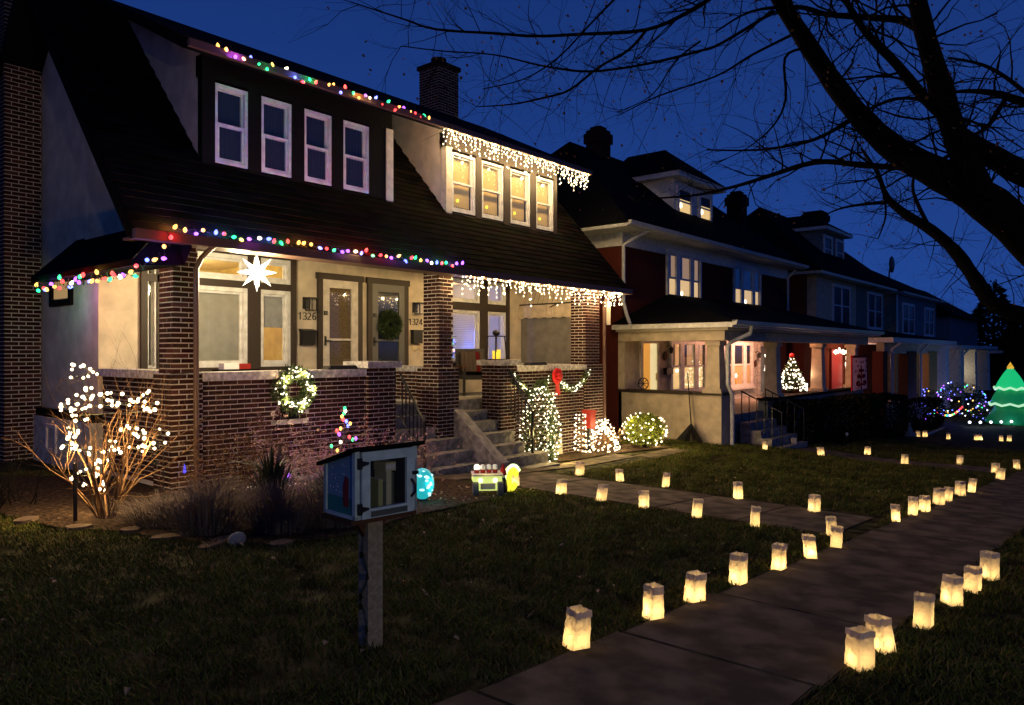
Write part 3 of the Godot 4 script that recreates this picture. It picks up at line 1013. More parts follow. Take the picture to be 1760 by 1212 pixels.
func triple_window(p: Node3D, F: Transform3D, x0: float, x1: float, y0: float, y1: float, lit_low: Material, lit_high: Material, candle := true) -> void:
	var g := group_node(p, "window")
	var b := MB.new()
	var cw := (x1 - x0)
	var f := [0.08, 0.25, 0.36, 0.66, 0.77, 0.93]
	ring(b, F, x0, x1, y0, y1, 0.10, 0.0, 0.07)
	b.bx(F, x0 + cw * f[1], x0 + cw * f[2], y0, y1, 0.0, 0.06)
	b.bx(F, x0 + cw * f[3], x0 + cw * f[4], y0, y1, 0.0, 0.06)
	b.bx(F, x0 - 0.06, x1 + 0.06, y0 - 0.08, y0, 0.0, 0.12)
	var ym := y0 + (y1 - y0) * 0.5
	for k in 3:
		b.bx(F, x0 + cw * f[k * 2], x0 + cw * f[k * 2 + 1], ym - 0.03, ym + 0.03, 0.0, 0.05)
	part(g, "frame", b, M.white_paint)
	for k in 3:
		var u0: float = x0 + cw * f[k * 2]
		var u1: float = x0 + cw * f[k * 2 + 1]
		b = MB.new()
		b.bx(F, u0, u1, y0 + 0.1, y1 - 0.1, 0.028, 0.032)
		part(g, "pane", b, M.glass)
		b = MB.new()
		b.bx(F, u0, u1, y0 + 0.1, y1 - 0.1, 0.001, 0.004)
		part(g, "dark_room", b, M.night_pane)
		b = MB.new()
		var n := 4 if k == 1 else 2
		for j in n:
			var a := u0 + (u1 - u0) * j / n
			var e := u0 + (u1 - u0) * (j + 1) / n
			b.quad(F * Vector3(a, y0 + 0.1, 0.006), F * Vector3((a + e) / 2, y0 + 0.1, 0.02), F * Vector3((a + e) / 2, ym, 0.02), F * Vector3(a, ym, 0.006))
			b.quad(F * Vector3((a + e) / 2, y0 + 0.1, 0.02), F * Vector3(e, y0 + 0.1, 0.006), F * Vector3(e, ym, 0.006), F * Vector3((a + e) / 2, ym, 0.02))
		part(g, "lit_window_curtain", b, lit_low)
		if lit_high:
			b = MB.new()
			b.bx(F, u0 + (u1 - u0) * 0.35, u1 - 0.02, ym, y1 - 0.1, 0.006, 0.014)
			part(g, "lit_window_curtain", b, lit_high)
	if candle:
		b = MB.new()
		var cx := x0 + cw * 0.43
		b.tube([F * Vector3(cx, y0 + 0.1, 0.026), F * Vector3(cx, y0 + 0.34, 0.026)], [0.02, 0.02], 6)
		part(g, "window_candle", b, M.candle_wax)
		b = MB.new()
		b.ball(F * Vector3(cx, y0 + 0.40, 0.03), Vector3(0.05, 0.08, 0.03), 5, 8)
		part(g, "candle_lamp", b, M.candle_bulb)

func plain_window(p: Node3D, F: Transform3D, x0: float, x1: float, y0: float, y1: float, n: int, pane: Material) -> void:
	var g := group_node(p, "window")
	var b := MB.new()
	ring(b, F, x0, x1, y0, y1, 0.14, 0.0, 0.07)
	for k in range(1, n):
		var m := x0 + (x1 - x0) * k / n
		b.bx(F, m - 0.09, m + 0.09, y0, y1, 0.0, 0.06)
	for k in n:
		b.bx(F, x0 + (x1 - x0) * k / n, x0 + (x1 - x0) * (k + 1) / n, (y0 + y1) / 2 - 0.03, (y0 + y1) / 2 + 0.03, 0.0, 0.05)
	part(g, "frame", b, M.white_paint)
	for k in n:
		b = MB.new()
		b.bx(F, x0 + (x1 - x0) * k / n + 0.06, x0 + (x1 - x0) * (k + 1) / n - 0.06, y0 + 0.1, y1 - 0.1, 0.001, 0.03)
		part(g, "pane", b, pane)

func tapered_column(p: Node3D, x: float, z: float, y0: float, y1: float, w0: float, w1: float, m: Material) -> void:
	var b := MB.new()
	var a := w0 / 2
	var c := w1 / 2
	var lo := [Vector3(x - a, y0, z + a), Vector3(x + a, y0, z + a), Vector3(x + a, y0, z - a), Vector3(x - a, y0, z - a)]
	var hi := [Vector3(x - c, y1, z + c), Vector3(x + c, y1, z + c), Vector3(x + c, y1, z - c), Vector3(x - c, y1, z - c)]
	for k in 4:
		b.quad(lo[k], lo[(k + 1) % 4], hi[(k + 1) % 4], hi[k])
	b.box(x - c - 0.05, x + c + 0.05, y1, y1 + 0.12, z - c - 0.05, z + c + 0.05)
	b.box(x - a - 0.05, x + a + 0.05, y0 - 0.1, y0, z - a - 0.05, z + a + 0.05)
	part(p, "column", b, m)

func cross_dormer(p: Node3D, x0: float, x1: float, zf: float, y0: float, ywall: float, ytop: float, zback: float, wall: Material, lit: bool) -> void:
	var g := group_node(p, "dormer")
	var b := MB.new()
	b.box(x0, x1, y0 - 1.0, ywall, zback, zf)
	part(g, "wall", b, wall)
	b = MB.new()
	b.box(x0 - 0.35, x1 + 0.35, ywall, ywall + 0.16, zback, zf + 0.35)
	part(g, "eave", b, M.white_gutter)
	var xm := (x0 + x1) / 2
	b = MB.new()
	var y := ywall + 0.16
	var a := Vector3(x0 - 0.38, y, zf + 0.38)
	var c := Vector3(x1 + 0.38, y, zf + 0.38)
	var d := Vector3(x1 + 0.38, y, zback)
	var e := Vector3(x0 - 0.38, y, zback)
	var r0 := Vector3(xm, ytop, zf - 1.1)
	var r1 := Vector3(xm, ytop, zback)
	b.tri(a, c, r0)
	b.quad(c, d, r1, r0)
	b.quad(e, a, r0, r1)
	part(g, "roof", b, M.dark_roof)
	var F := front(zf)
	for w in [[x0 + 0.12, x0 + (x1 - x0) * 0.42], [x0 + (x1 - x0) * 0.58, x1 - 0.15]]:
		plain_window(g, F, w[0], w[1], y0, ywall - 0.18, 1, M.night_pane)
		if lit:
			b = MB.new()
			b.bx(F, w[0] + 0.16, w[1] - 0.16, y0 + 0.12, y0 + (ywall - y0) * 0.48, 0.032, 0.036)
			part(g, "lit_window_curtain", b, M.lit_curtain)
			b = MB.new()
			b.ball(Vector3(w[0] + 0.22, y0 + 0.36, zf + 0.06), Vector3(0.07, 0.09, 0.04), 5, 8)
			part(g, "candle_lamp", b, M.candle_bulb)

func gutter_run(p: Node3D, x0: float, x1: float, z: float, y: float, m: Material) -> void:
	var b := MB.new()
	b.prism(leftside(x0), [Vector2(z, y), Vector2(z + 0.10, y + 0.02), Vector2(z + 0.13, y + 0.12), Vector2(z, y + 0.12)], -(x1 - x0), 0.0)
	part(p, "gutter", b, m)

func red_twin() -> void:
	var zf := -7.94
	var zw := -10.8
	var x0 := 17.5
	var x1 := 29.8
	var h := thing("red_brick_twin_house", "dark red brick twin house with cream stucco porch and candle lit windows", "house", Vector3(23.6, -0.75, zw))
	var b := MB.new()
	b.box(x0, x1, -1.5, 4.75, -17.6, zw)
	part(h, "wall", b, M.red_brick)
	# main eave: soffit, frieze, gutter, hipped roof
	b = MB.new()
	b.box(x0 - 0.8, x1 + 0.3, 4.82, 4.9, -18.3, zw + 0.65)
	b.box(x0 - 0.04, x1 + 0.04, 4.45, 4.82, -17.64, zw + 0.04)
	part(h, "eave", b, M.white_gutter)
	gutter_run(h, x0 - 0.8, x1 + 0.35, zw + 0.66, 4.84, M.white_gutter)
	hip_roof(h, x0 - 0.85, x1 + 0.4, -18.35, zw + 0.72, 4.92, 8.4, 3.2, M.dark_roof)
	cross_dormer(h, 22.0, 24.85, -11.6, 6.0, 7.2, 8.6, -14.2, M.white_paint, true)
	for c in [[21.2, 21.8, -14.5, -13.9, 9.1], [28.7, 29.3, -12.8, -12.2, 7.9]]:
		b = MB.new()
		b.box(c[0], c[1], 5.5, c[4], c[2], c[3])
		b.box(c[0] - 0.06, c[1] + 0.06, c[4] - 0.45, c[4] - 0.12, c[2] - 0.06, c[3] + 0.06)
		b.box(c[0] + 0.1, c[1] - 0.1, c[4], c[4] + 0.12, c[2] + 0.1, c[3] - 0.1)
		part(h, "chimney", b, M.brick_c)
	var F := front(zw)
	triple_window(h, F, 19.95, 22.2, 2.95, 4.62, M.lit_curtain, M.lit_curtain_dim)
	triple_window(h, F, 24.7, 27.1, 2.95, 4.62, M.lit_curtain, null)
	downspout(h, [Vector3(17.9, 4.86, zw + 0.6), Vector3(17.55, 4.6, zw + 0.3), Vector3(17.48, 4.45, zw + 0.07), Vector3(17.48, 2.9, zw + 0.07), Vector3(17.1, 2.55, zw + 0.4), Vector3(17.0, 2.2, zw + 0.6)], 0.05, M.white_gutter)
	downspout(h, [Vector3(29.75, 4.8, zw + 0.4), Vector3(29.75, 4.5, zw + 0.08), Vector3(29.75, 2.6, zw + 0.08)], 0.05, M.white_gutter)
	# porch
	b = MB.new()
	b.box(x0 + 0.1, x1 - 0.1, -1.2, -0.05, zw, zf - 0.1)
	part(h, "porch_floor", b, M.concrete)
	b = MB.new()
	b.box(x0 - 0.3, x1 + 0.2, 2.1, 2.158, zw, zf + 0.3)
	part(h, "porch_ceiling", b, M.cream_paint)
	b = MB.new()
	b.box(x0 - 0.15, x0 + 0.2, 1.85, 2.098, zw, zf - 0.201)
	b.box(x0 - 0.15, x1 + 0.1, 1.85, 2.098, zf - 0.2, zf + 0.15)
	part(h, "porch_beam", b, M.cream_stucco)
	b = MB.new()
	b.box(x0 - 0.5, x1 + 0.45, 2.16, 2.28, zw, zf + 0.5)
	part(h, "porch_fascia", b, M.white_gutter)
	gutter_run(h, x0 - 0.5, x1 + 0.5, zf + 0.5, 2.2, M.white_gutter)
	b = MB.new()
	var a := Vector3(x0 - 0.55, 2.3, zf + 0.6)
	var c2 := Vector3(x1 + 0.5, 2.3, zf + 0.6)
	var d := Vector3(x1 - 2.0, 3.3, zw)
	var e := Vector3(x0 + 2.6, 3.3, zw)
	b.quad(a, c2, d, e)
	b.tri(Vector3(x0 - 0.55, 2.3, zw), a, e)
	b.tri(c2, Vector3(x1 + 0.5, 2.3, zw), d)
	part(h, "porch_roof", b, M.dark_roof)
	# low stucco walls with dark rail caps
	b = MB.new()
	b.box(x0, x0 + 0.28, -1.3, 0.48, zw - 0.1, zf)
	b.box(x0 + 0.281, x0 + 0.6, -1.3, 0.479, zf - 0.28, zf - 0.001)
	part(h, "porch_wall", b, M.cream_stucco)
	b = MB.new()
	b.box(x0 - 0.05, x0 + 0.33, 0.48, 0.56, zw - 0.1, zf - 0.65)
	b.box(x0 - 0.05, x0 + 0.65, 0.482, 0.562, zf - 0.64, zf + 0.05)
	part(h, "wall_cap", b, M.trim)
	b = MB.new()
	b.box(x0 - 0.02, x0 + 0.05, 0.56, 2.1, zw - 0.1, zw + 0.1)
	part(h, "corner_post", b, M.cream_stucco)
	b = MB.new()
	b.box(20.5, x1, -0.3, 0.2, zf - 0.28, zf)
	part(h, "porch_wall", b, M.grey_siding)
	b = MB.new()
	b.box(20.5, x1 + 0.05, 0.2, 0.28, zf - 0.33, zf + 0.05)
	part(h, "wall_cap", b, M.black_trim)
	tapered_column(h, 17.66, zf - 0.22, 0.64, 1.72, 0.40, 0.30, M.cream_stucco)
	for x in [21.4, 25.35, 29.1]:
		tapered_column(h, x, zf - 0.2, 0.38, 1.72, 0.38, 0.30, M.cream_stucco)
	downspout(h, [Vector3(18.05, 2.2, zf + 0.55), Vector3(18.05, 2.02, zf + 0.5), Vector3(17.75, 1.8, zf + 0.12), Vector3(17.7, 1.7, zf + 0.08), Vector3(17.7, 0.75, zf + 0.08), Vector3(17.86, 0.5, zf + 0.12), Vector3(17.86, -0.85, zf + 0.12)], 0.055, M.white_gutter)
	# back wall of the porch, pale for both halves
	var G := front(zw)
	b = MB.new()
	b.bx(G, x0 + 0.02, 23.3, -0.05, 2.1, 0.001, 0.02)
	part(h, "porch_back_wall", b, M.cream_stucco)
	b = MB.new()
	b.bx(G, 23.3, x1 - 2.2, -0.05, 2.1, 0.001, 0.02)
	part(h, "porch_back_wall", b, M.stone_cap)
	var g := group_node(h, "front_door")
	b = MB.new()
	ring(b, G, 18.4, 19.5, -0.05, 1.95, 0.14, 0.02, 0.07)
	part(g, "door_casing", b, M.cream_paint)
	b = MB.new()
	b.bx(G, 18.54, 18.98, 0.0, 1.81, 0.022, 0.03)
	part(g, "lit_door_window", b, M.lit_room_orange)
	b = MB.new()
	b.bx(G, 18.98, 19.36, 0.0, 1.81, 0.022, 0.032)
	part(g, "lit_door_window", b, M.lit_door_cream)
	b = MB.new()
	b.bx(G, 19.3, 19.33, 0.75, 0.95, 0.032, 0.06)
	part(g, "handle", b, M.brass)
	triple_window(h, Transform3D(G.basis, G.origin + Vector3(0, 0, 0.02)), 20.15, 22.5, 0.35, 1.9, M.lit_curtain, M.lit_curtain_dim, false)
	triple_window(h, Transform3D(G.basis, G.origin + Vector3(0, 0, 0.02)), 23.8, 26.3, 0.35, 1.9, M.lit_curtain_dim, null)
	g = group_node(h, "front_door")
	b = MB.new()
	ring(b, G, 26.9, 28.0, -0.05, 1.9, 0.12, 0.02, 0.07)
	part(g, "door_casing", b, M.stone_cap)
	b = MB.new()
	b.bx(G, 27.02, 27.88, 0.0, 1.78, 0.02, 0.03)
	part(g, "storm_door", b, M.grey_door)
	# steps and rail to the right half
	g = group_node(h, "porch_stairs")
	for k in 4:
		b = MB.new()
		b.box(18.6, 20.4, -1.3, -0.25 - 0.19 * k, zf + 0.28 * k, zf + 0.28 * (k + 1))
		part(g, "step", b, M.concrete)
	g = group_node(h, "handrail")
	for x in [18.7, 20.3]:
		b = MB.new()
		b.tube([Vector3(x, 0.55, zf), Vector3(x, 0.05, zf + 1.05), Vector3(x, -0.85, zf + 1.05)], [0.02, 0.02, 0.02], 5)
		part(g, "rail", b, M.rail_metal)
		for k in 5:
			b = MB.new()
			var y := 0.55 - 0.1 * k
			b.box(x - 0.01, x + 0.01, y - 0.75, y, zf + 0.2 * k, zf + 0.2 * k + 0.02)
			part(g, "baluster", b, M.rail_metal)
	# the pink lamp over the right half's porch
	g = group_node(h, "porch_lamp")
	b = MB.new()
	b.ball(Vector3(25.0, 2.02, -9.5), Vector3(0.09, 0.06, 0.09), 5, 8)
	part(g, "lamp_globe", b, glow("pink_globe", Color(1.0, 0.33, 0.20), 3.0))
	omni(g, Vector3(25.0, 2.0, -9.5) - h.position, Color(1.0, 0.42, 0.24).linear_to_srgb(), 5.0, 0.05)
	# things standing on and round the porch
	var o := thing("mailbox", "dark mailbox on cream wall beside the orange lit door", "mailbox", Vector3(19.95, 0.9, zw + 0.03))
	b = MB.new()
	b.box(-0.19, 0.19, 0.0, 0.17, 0.0, 0.12)
	hang(o, "body", b.mesh(), M.black_metal)
	b = MB.new()
	b.box(-0.2, 0.2, 0.17, 0.2, 0.0, 0.14)
	hang(o, "lid", b.mesh(), M.black_metal)
	for q in [[19.85, 1.45, "round brown wall plaque between orange lit door and triple window"], [26.6, 1.15, "round brown wall plaque on the pink lit porch"]]:
		o = thing("wall_plaque", q[2], "plaque", Vector3(q[0], q[1], zw + 0.03))
		b = MB.new()
		b.ball(Vector3(0, 0, 0.01), Vector3(0.14, 0.14, 0.02), 6, 12)
		hang(o, "disc", b.mesh(), M.brown_wood)
	for q in [[19.95, 1.72, "black bracket wall lamp above the plaque by orange lit door"], [26.6, 1.55, "black bracket wall lamp on the pink lit porch"]]:
		o = thing("wall_lantern", q[2], "wall lamp", Vector3(q[0], q[1], zw + 0.03))
		b = MB.new()
		b.tube([Vector3(0, 0, 0), Vector3(0, 0.05, 0.12), Vector3(0, -0.02, 0.16)], [0.012, 0.012, 0.012], 5)
		hang(o, "bracket", b.mesh(), M.black_metal)
		b = MB.new()
		b.lathe(Vector3(0, -0.2, 0.16), [[0.04, 0], [0.06, 0.12], [0.08, 0.14], [0.0, 0.22]], 8)
		hang(o, "lantern_body", b.mesh(), M.black_metal)
	o = thing("wire_wheel", "dark wire wheel ornament on the stucco porch wall cap", "ornament", Vector3(17.62, 0.56, -10.2))
	b = MB.new()
	var pts := []
	var rr := []
	for k in 17:
		pts.append(Vector3(0, 0.16 + 0.15 * sin(TAU * k / 16), 0.15 * cos(TAU * k / 16)))
		rr.append(0.014)
	b.tube(pts, rr, 5, false)
	hang(o, "rim", b.mesh(), M.black_metal)
	for k in 4:
		b = MB.new()
		var q := Vector3(0, sin(PI * k / 4), cos(PI * k / 4)) * 0.15
		b.tube([Vector3(0, 0.16, 0) - q, Vector3(0, 0.16, 0) + q], [0.009, 0.009], 4)
		hang(o, "spoke", b.mesh(), M.black_metal)
	# rake leaning on the stucco porch wall
	o = thing("leaf_rake", "black leaf rake leaning head down on the cream stucco porch wall", "rake", Vector3(17.3, gy(17.3, -8.7), -8.7))
	b = MB.new()
	b.tube([Vector3(0.0, 0.42, 0.05), Vector3(0.14, 1.75, -0.12)], [0.018, 0.014], 6)
	hang(o, "handle", b.mesh(), M.rake_plastic)
	for k in 15:
		var f := (k - 7) / 7.0
		b = MB.new()
		b.bar(Vector3(0.0, 0.45, 0.05), Vector3(-0.1, 0.02, 0.05 + f * 0.36), 0.012, 0.05)
		hang(o, "tine", b.mesh(), M.rake_plastic)
	# lit porch tree and the string wound round the pink door
	o = thing("porch_tree", "small porch tree wound in glaring pinkish white lights with red top", "christmas tree", Vector3(25.35, 0.28, -9.0))
	lit_cone(o, 1.15, 0.5, 130, M.bulb_soft, M.fir, 0.03, 31)
	b = MB.new()
	b.ball(Vector3(0, 1.17, 0), Vector3(0.09, 0.08, 0.09), 5, 8)
	hang(o, "tree_top", b.mesh(), M.red_velvet)
	omni(o, Vector3(-0.3, 0.6, 0.6), Color(1, 0.8, 0.65), 0.10, 0.05)
	o = thing("lit_present", "small box glowing white beside the porch tree", "present", Vector3(26.35, 0.28, -8.95))
	b = MB.new()
	b.box(-0.1, 0.1, 0.0, 0.2, -0.1, 0.1)
	hang(o, "lamp_box", b.mesh(), M.bulb_soft)
	o = thing("door_garland", "string of white lights hanging beside the pink lit door", "light string", Vector3(27.15, 0.0, zw + 0.15))
	var sb := MB.new()
	for k in 26:
		sb.ball(Vector3(0.25 * sin(k * 0.5) * 0.4 + k * 0.012, 1.45 - k * 0.055, rng.randf_range(0, 0.08)), Vector3.ONE * 0.032, 3, 5)
	hang(o, "bulbs", sb.mesh(), M.bulb_soft).set_meta("kind", "stuff")
	# flag
	flag()

func flag() -> void:
	var o := thing("house_flag", "pale pink flag with a red curling folk tree hanging before the porch", "flag", Vector3(27.9, 0.25, -7.55), 0.06)
	var b := MB.new()
	var n := 10
	for k in n:
		var u0 := -1.15 + 2.3 * k / n
		var u1 := -1.15 + 2.3 * (k + 1) / n
		var w0 := 0.05 * sin(k * 1.3)
		var w1 := 0.05 * sin((k + 1) * 1.3)
		b.quad(Vector3(u0, 0.0, w0), Vector3(u1, 0.0, w1), Vector3(u1, 1.12, 0), Vector3(u0, 1.12, 0))
		b.quad(Vector3(u1, 0.0, w1 - 0.006), Vector3(u0, 0.0, w0 - 0.006), Vector3(u0, 1.12, -0.006), Vector3(u1, 1.12, -0.006))
	hang(o, "cloth", b.mesh(), M.flag_cloth)
	b = MB.new()
	b.box(-1.22, 1.25, 1.12, 1.2, -0.03, 0.03)
	b.box(-1.22, -1.13, 0.0, 1.12, -0.02, 0.02)
	b.box(1.13, 1.22, 0.0, 1.12, -0.02, 0.02)
	hang(o, "border", b.mesh(), M.flag_red)
	b = MB.new()
	b.box(-0.07, 0.07, 0.02, 0.85, 0.055, 0.062)
	for s in [-1.0, 1.0]:
		for row in [[0.12, 0.75], [0.36, 0.55], [0.55, 0.3]]:
			var pts := []
			var rad := []
			for k in 15:
				var a := k * 0.42
				var r: float = row[1] * 0.42 * (1.0 - k / 18.0)
				pts.append(Vector3(s * (row[1] * 0.62 + r * cos(a + 3.6)), row[0] + 0.13 + r * 0.32 * sin(a + 3.6), 0.06))
				rad.append(0.035)
			b.tube(pts, rad, 5)
	for q in [[-0.8, 1.0], [0.0, 0.96], [0.3, 0.97], [0.75, 1.02], [0.85, 0.8], [-0.55, 0.84], [-0.85, 0.66], [0.7, 0.64], [0.0, 0.7]]:
		b.ball(Vector3(q[0], q[1], 0.06), Vector3(0.10, 0.045, 0.012), 3, 5)
	hang(o, "print", b.mesh(), M.flag_red)

func far_houses() -> void:
	# third twin: brick side, pale bays
	var zw := -10.8
	var zf := -7.94
	var h := thing("bay_window_twin_house", "twin house with grey and cream upper bays beyond the red brick twin", "house", Vector3(39.0, -1.5, zw))
	var b := MB.new()
	b.box(33.0, 44.6, -2.2, 4.9, -17.5, zw - 0.4)
	part(h, "wall", b, M.far_brick)
	b = MB.new()
	b.box(33.4, 39.3, 2.2, 4.88, zw - 0.5, zw)
	part(h, "bay", b, M.cream_stucco)
	b = MB.new()
	b.box(39.3, 44.6, 2.2, 4.88, zw - 0.5, zw)
	part(h, "bay", b, M.green_siding)
	b = MB.new()
	b.box(32.4, 45.1, 4.9, 5.02, -18.0, zw + 0.55)
	part(h, "eave", b, M.white_gutter)
	hip_roof(h, 32.3, 45.2, -18.1, zw + 0.6, 5.02, 8.6, 3.2, M.dark_roof)
	cross_dormer(h, 37.0, 40.4, -11.7, 5.9, 7.4, 8.5, -14.2, M.grey_siding, false)
	plain_window(h, front(zw), 35.5, 38.2, 2.75, 4.7, 2, M.night_pane)
	plain_window(h, front(zw), 41.2, 44.0, 2.75, 4.7, 2, M.night_pane)
	for c in [[42.6, 43.8, -14.5, -13.5, 9.4]]:
		b = MB.new()
		b.box(c[0], c[1], 6.0, c[4], c[2], c[3])
		b.box(c[0] - 0.07, c[1] + 0.07, c[4] - 0.5, c[4] - 0.15, c[2] - 0.07, c[3] + 0.07)
		part(h, "chimney", b, M.brick_c)
	b = MB.new()
	b.box(32.3, 45.6, 1.95, 2.15, zw, zf + 0.45)
	part(h, "porch_fascia", b, M.white_gutter)
	b = MB.new()
	b.quad(Vector3(32.2, 2.16, zf + 0.5), Vector3(45.7, 2.16, zf + 0.5), Vector3(44.0, 2.75, zw), Vector3(34.0, 2.75, zw))
	b.tri(Vector3(32.2, 2.16, zw), Vector3(32.2, 2.16, zf + 0.5), Vector3(34.0, 2.75, zw))
	part(h, "porch_roof", b, M.dark_roof)
	b = MB.new()
	b.box(33.0, 44.6, -2.2, -0.6, zw, zf)
	part(h, "porch_floor", b, M.concrete)
	b = MB.new()
	b.box(33.0, 44.9, 1.5, 1.95, zf - 0.35, zf - 0.05)
	part(h, "porch_beam", b, M.cream_stucco)
	for c in [[32.6, 33.3, M.far_brick], [36.8, 38.5, M.brown_wood], [41.1, 43.0, M.yellow_brick]]:
		b = MB.new()
		b.box(c[0], c[1], -2.0, 1.6, zf - 0.4, zf)
		part(h, "pier", b, c[2])
	tapered_column(h, 44.2, zf - 0.1, -1.2, 1.8, 0.75, 0.7, M.white_paint)
	downspout(h, [Vector3(33.9, 2.0, zf + 0.45), Vector3(33.6, 1.7, zf + 0.1), Vector3(33.6, -1.8, zf + 0.1)], 0.06, M.white_gutter)
	downspout(h, [Vector3(38.8, 2.0, zf + 0.45), Vector3(38.8, 1.6, zf + 0.1), Vector3(38.8, -1.8, zf + 0.1)], 0.06, M.white_gutter)
	var g := group_node(h, "front_door")
	b = MB.new()
	b.bx(front(zw), 47.0 - 10.5, 48.6 - 10.5, -0.6, 1.7, -0.38, -0.3)
	part(g, "red_door", b, M.red_box)
	b = MB.new()
	for k in 46:
		var f := k / 45.0
		var q := Vector3(36.4 + 1.9 * minf(1.0, f * 2.2), 1.62 - 2.1 * maxf(0.0, f - 0.45) / 0.55, zw - 0.15)
		b.ball(q + Vector3(rng.randf_range(-0.12, 0.12), rng.randf_range(-0.12, 0.12), 0), Vector3.ONE * 0.055, 3, 5)
	part(g, "door_lights", b, M.bulb_soft)
	omni(g, Vector3(37.2, 1.2, zw + 0.9) - h.position, Color(1, 0.72, 0.6), 1.6, 0.05)
	# fourth twin
	h = thing("beige_siding_house", "dim house with beige side and blue grey front past the bay window twin", "house", Vector3(52.5, -1.8, zw))
	b = MB.new()
	b.box(47.1, 58.0, -2.4, 4.95, -17.5, zw)
	part(h, "wall", b, M.beige_siding)
	b = MB.new()
	b.box(47.1, 58.0, 2.3, 4.9, zw, zw + 0.03)
	part(h, "front_siding", b, M.grey_siding)
	b = MB.new()
	b.box(46.7, 58.5, 4.95, 5.05, -18.0, zw + 0.5)
	b.box(47.0, 47.3, 2.3, 4.9, zw + 0.03, zw + 0.08)
	part(h, "eave", b, M.white_gutter)
	hip_roof(h, 46.6, 58.6, -18.1, zw + 0.55, 5.05, 7.2, 3.2, M.dark_roof)
	plain_window(h, front(zw + 0.03), 48.4, 51.4, 2.6, 4.5, 2, M.night_pane)
	plain_window(h, front(zw + 0.03), 54.2, 57.0, 2.6, 4.5, 2, M.night_pane)
	b = MB.new()
	b.ball(Vector3(53.5, 7.3, -12.5), Vector3(0.5, 0.55, 0.15), 6, 10)
	b.tube([Vector3(53.5, 6.2, -12.7), Vector3(53.5, 7.2, -12.6)], [0.05, 0.05], 5)
	part(h, "satellite_dish", b, M.grey_door)
	b = MB.new()
	b.box(46.8, 60.0, 1.75, 1.95, zw, zf + 0.5)
	part(h, "porch_fascia", b, M.white_gutter)
	for x in [48.0, 52.5, 57.5]:
		tapered_column(h, x, zf, -0.8, 1.6, 0.7, 0.6, M.white_paint)
	downspout(h, [Vector3(48.9, 1.8, zf + 0.5), Vector3(48.2, 1.4, zf + 0.3), Vector3(48.2, -1.8, zf + 0.3)], 0.07, M.white_gutter)
	g = group_node(h, "porch_lamp")
	b = MB.new()
	b.ball(Vector3(51.2, 0.45, -8.35), Vector3(0.26, 0.3, 0.26), 6, 10)
	part(g, "lamp_globe", b, M.lamp_globe)
	omni(g, Vector3(51.2, 0.45, -8.35) - h.position, Color(1.0, 0.80, 0.5), 3.2, 0.1)
	# last one, almost lost in the dark
	h = thing("dark_end_house", "barely lit house with pale porch posts at the end of the row", "house", Vector3(69.0, -1.8, zw))
	b = MB.new()
	b.box(63.0, 75.0, -2.4, 4.2, -17.5, zw)
	part(h, "wall", b, M.grey_siding)
	hip_roof(h, 62.5, 75.5, -18.1, zw + 0.5, 4.2, 6.8, 3.2, M.dark_roof)
	b = MB.new()
	b.box(62.5, 75.5, 1.5, 1.7, zw, zf + 0.5)
	part(h, "porch_fascia", b, M.white_gutter)
	for x in [64.0, 69.0, 74.0]:
		tapered_column(h, x, zf, -1.0, 1.4, 0.6, 0.5, M.cream_paint)

# ---------------------------------------------------------------- lights and ornaments
func needle_cloud(b: MB, n: int, at: Callable, len_: float, w: float, r: RandomNumberGenerator) -> void:
	# many small leaf-like faces; at(k) gives [point, outward direction]
	for k in n:
		var q: Array = at.call(k)
		var d: Vector3 = (q[1] + Vector3(r.randf_range(-1, 1), r.randf_range(-1, 1), r.randf_range(-1, 1)) * 0.8).normalized()
		var s := d.cross(Vector3(r.randf_range(-1, 1), r.randf_range(-1, 1), r.randf_range(-1, 1))).normalized() * w
		var l := len_ * r.randf_range(0.6, 1.3)
		var p: Vector3 = q[0]
		b.quad(p - s * 0.3, p + d * l * 0.5 - s, p + d * l, p + d * l * 0.5 + s)

func lit_cone(o: Node3D, height: float, radius: float, n: int, bulb: Material, leaf: Material, br: float, seed_: int) -> void:
	var r := RandomNumberGenerator.new()
	r.seed = seed_
	var b := MB.new()
	var pick1 := func(_k: int) -> Array:
		var y := 1.0 - sqrt(r.randf())
		var a := r.randf() * TAU
		var rad := radius * (1.0 - y) * r.randf_range(0.5, 1.0)
		return [Vector3(cos(a) * rad, y * height, sin(a) * rad), Vector3(cos(a), 0.1, sin(a))]
	needle_cloud(b, 900, pick1, 0.12, 0.02, r)
	hang(o, "foliage", b.mesh(), leaf)
	b = MB.new()
	for k in n:
		var y := 1.0 - sqrt(r.randf() * 0.98)
		var a := r.randf() * TAU
		var rad := radius * (1.0 - y) * 1.02 + 0.02
		b.ball(Vector3(cos(a) * rad, y * height, sin(a) * rad), Vector3.ONE * br * r.randf_range(0.7, 1.1), 3, 5)
	hang(o, "bulbs", b.mesh(), bulb).set_meta("kind", "stuff")

const HUES := ["bulb_red", "bulb_amber", "bulb_violet", "bulb_amber", "bulb_blue", "bulb_red", "bulb_green", "bulb_amber", "bulb_violet", "bulb_warm", "bulb_blue", "bulb_red", "bulb_green"]
const HUE_LIGHT := {"bulb_red": Color(1, 0.1, 0.1), "bulb_amber": Color(1, 0.7, 0.3), "bulb_violet": Color(0.65, 0.3, 1), "bulb_blue": Color(0.3, 0.4, 1), "bulb_green": Color(0.1, 0.95, 0.5), "bulb_warm": Color(1, 0.85, 0.6)}

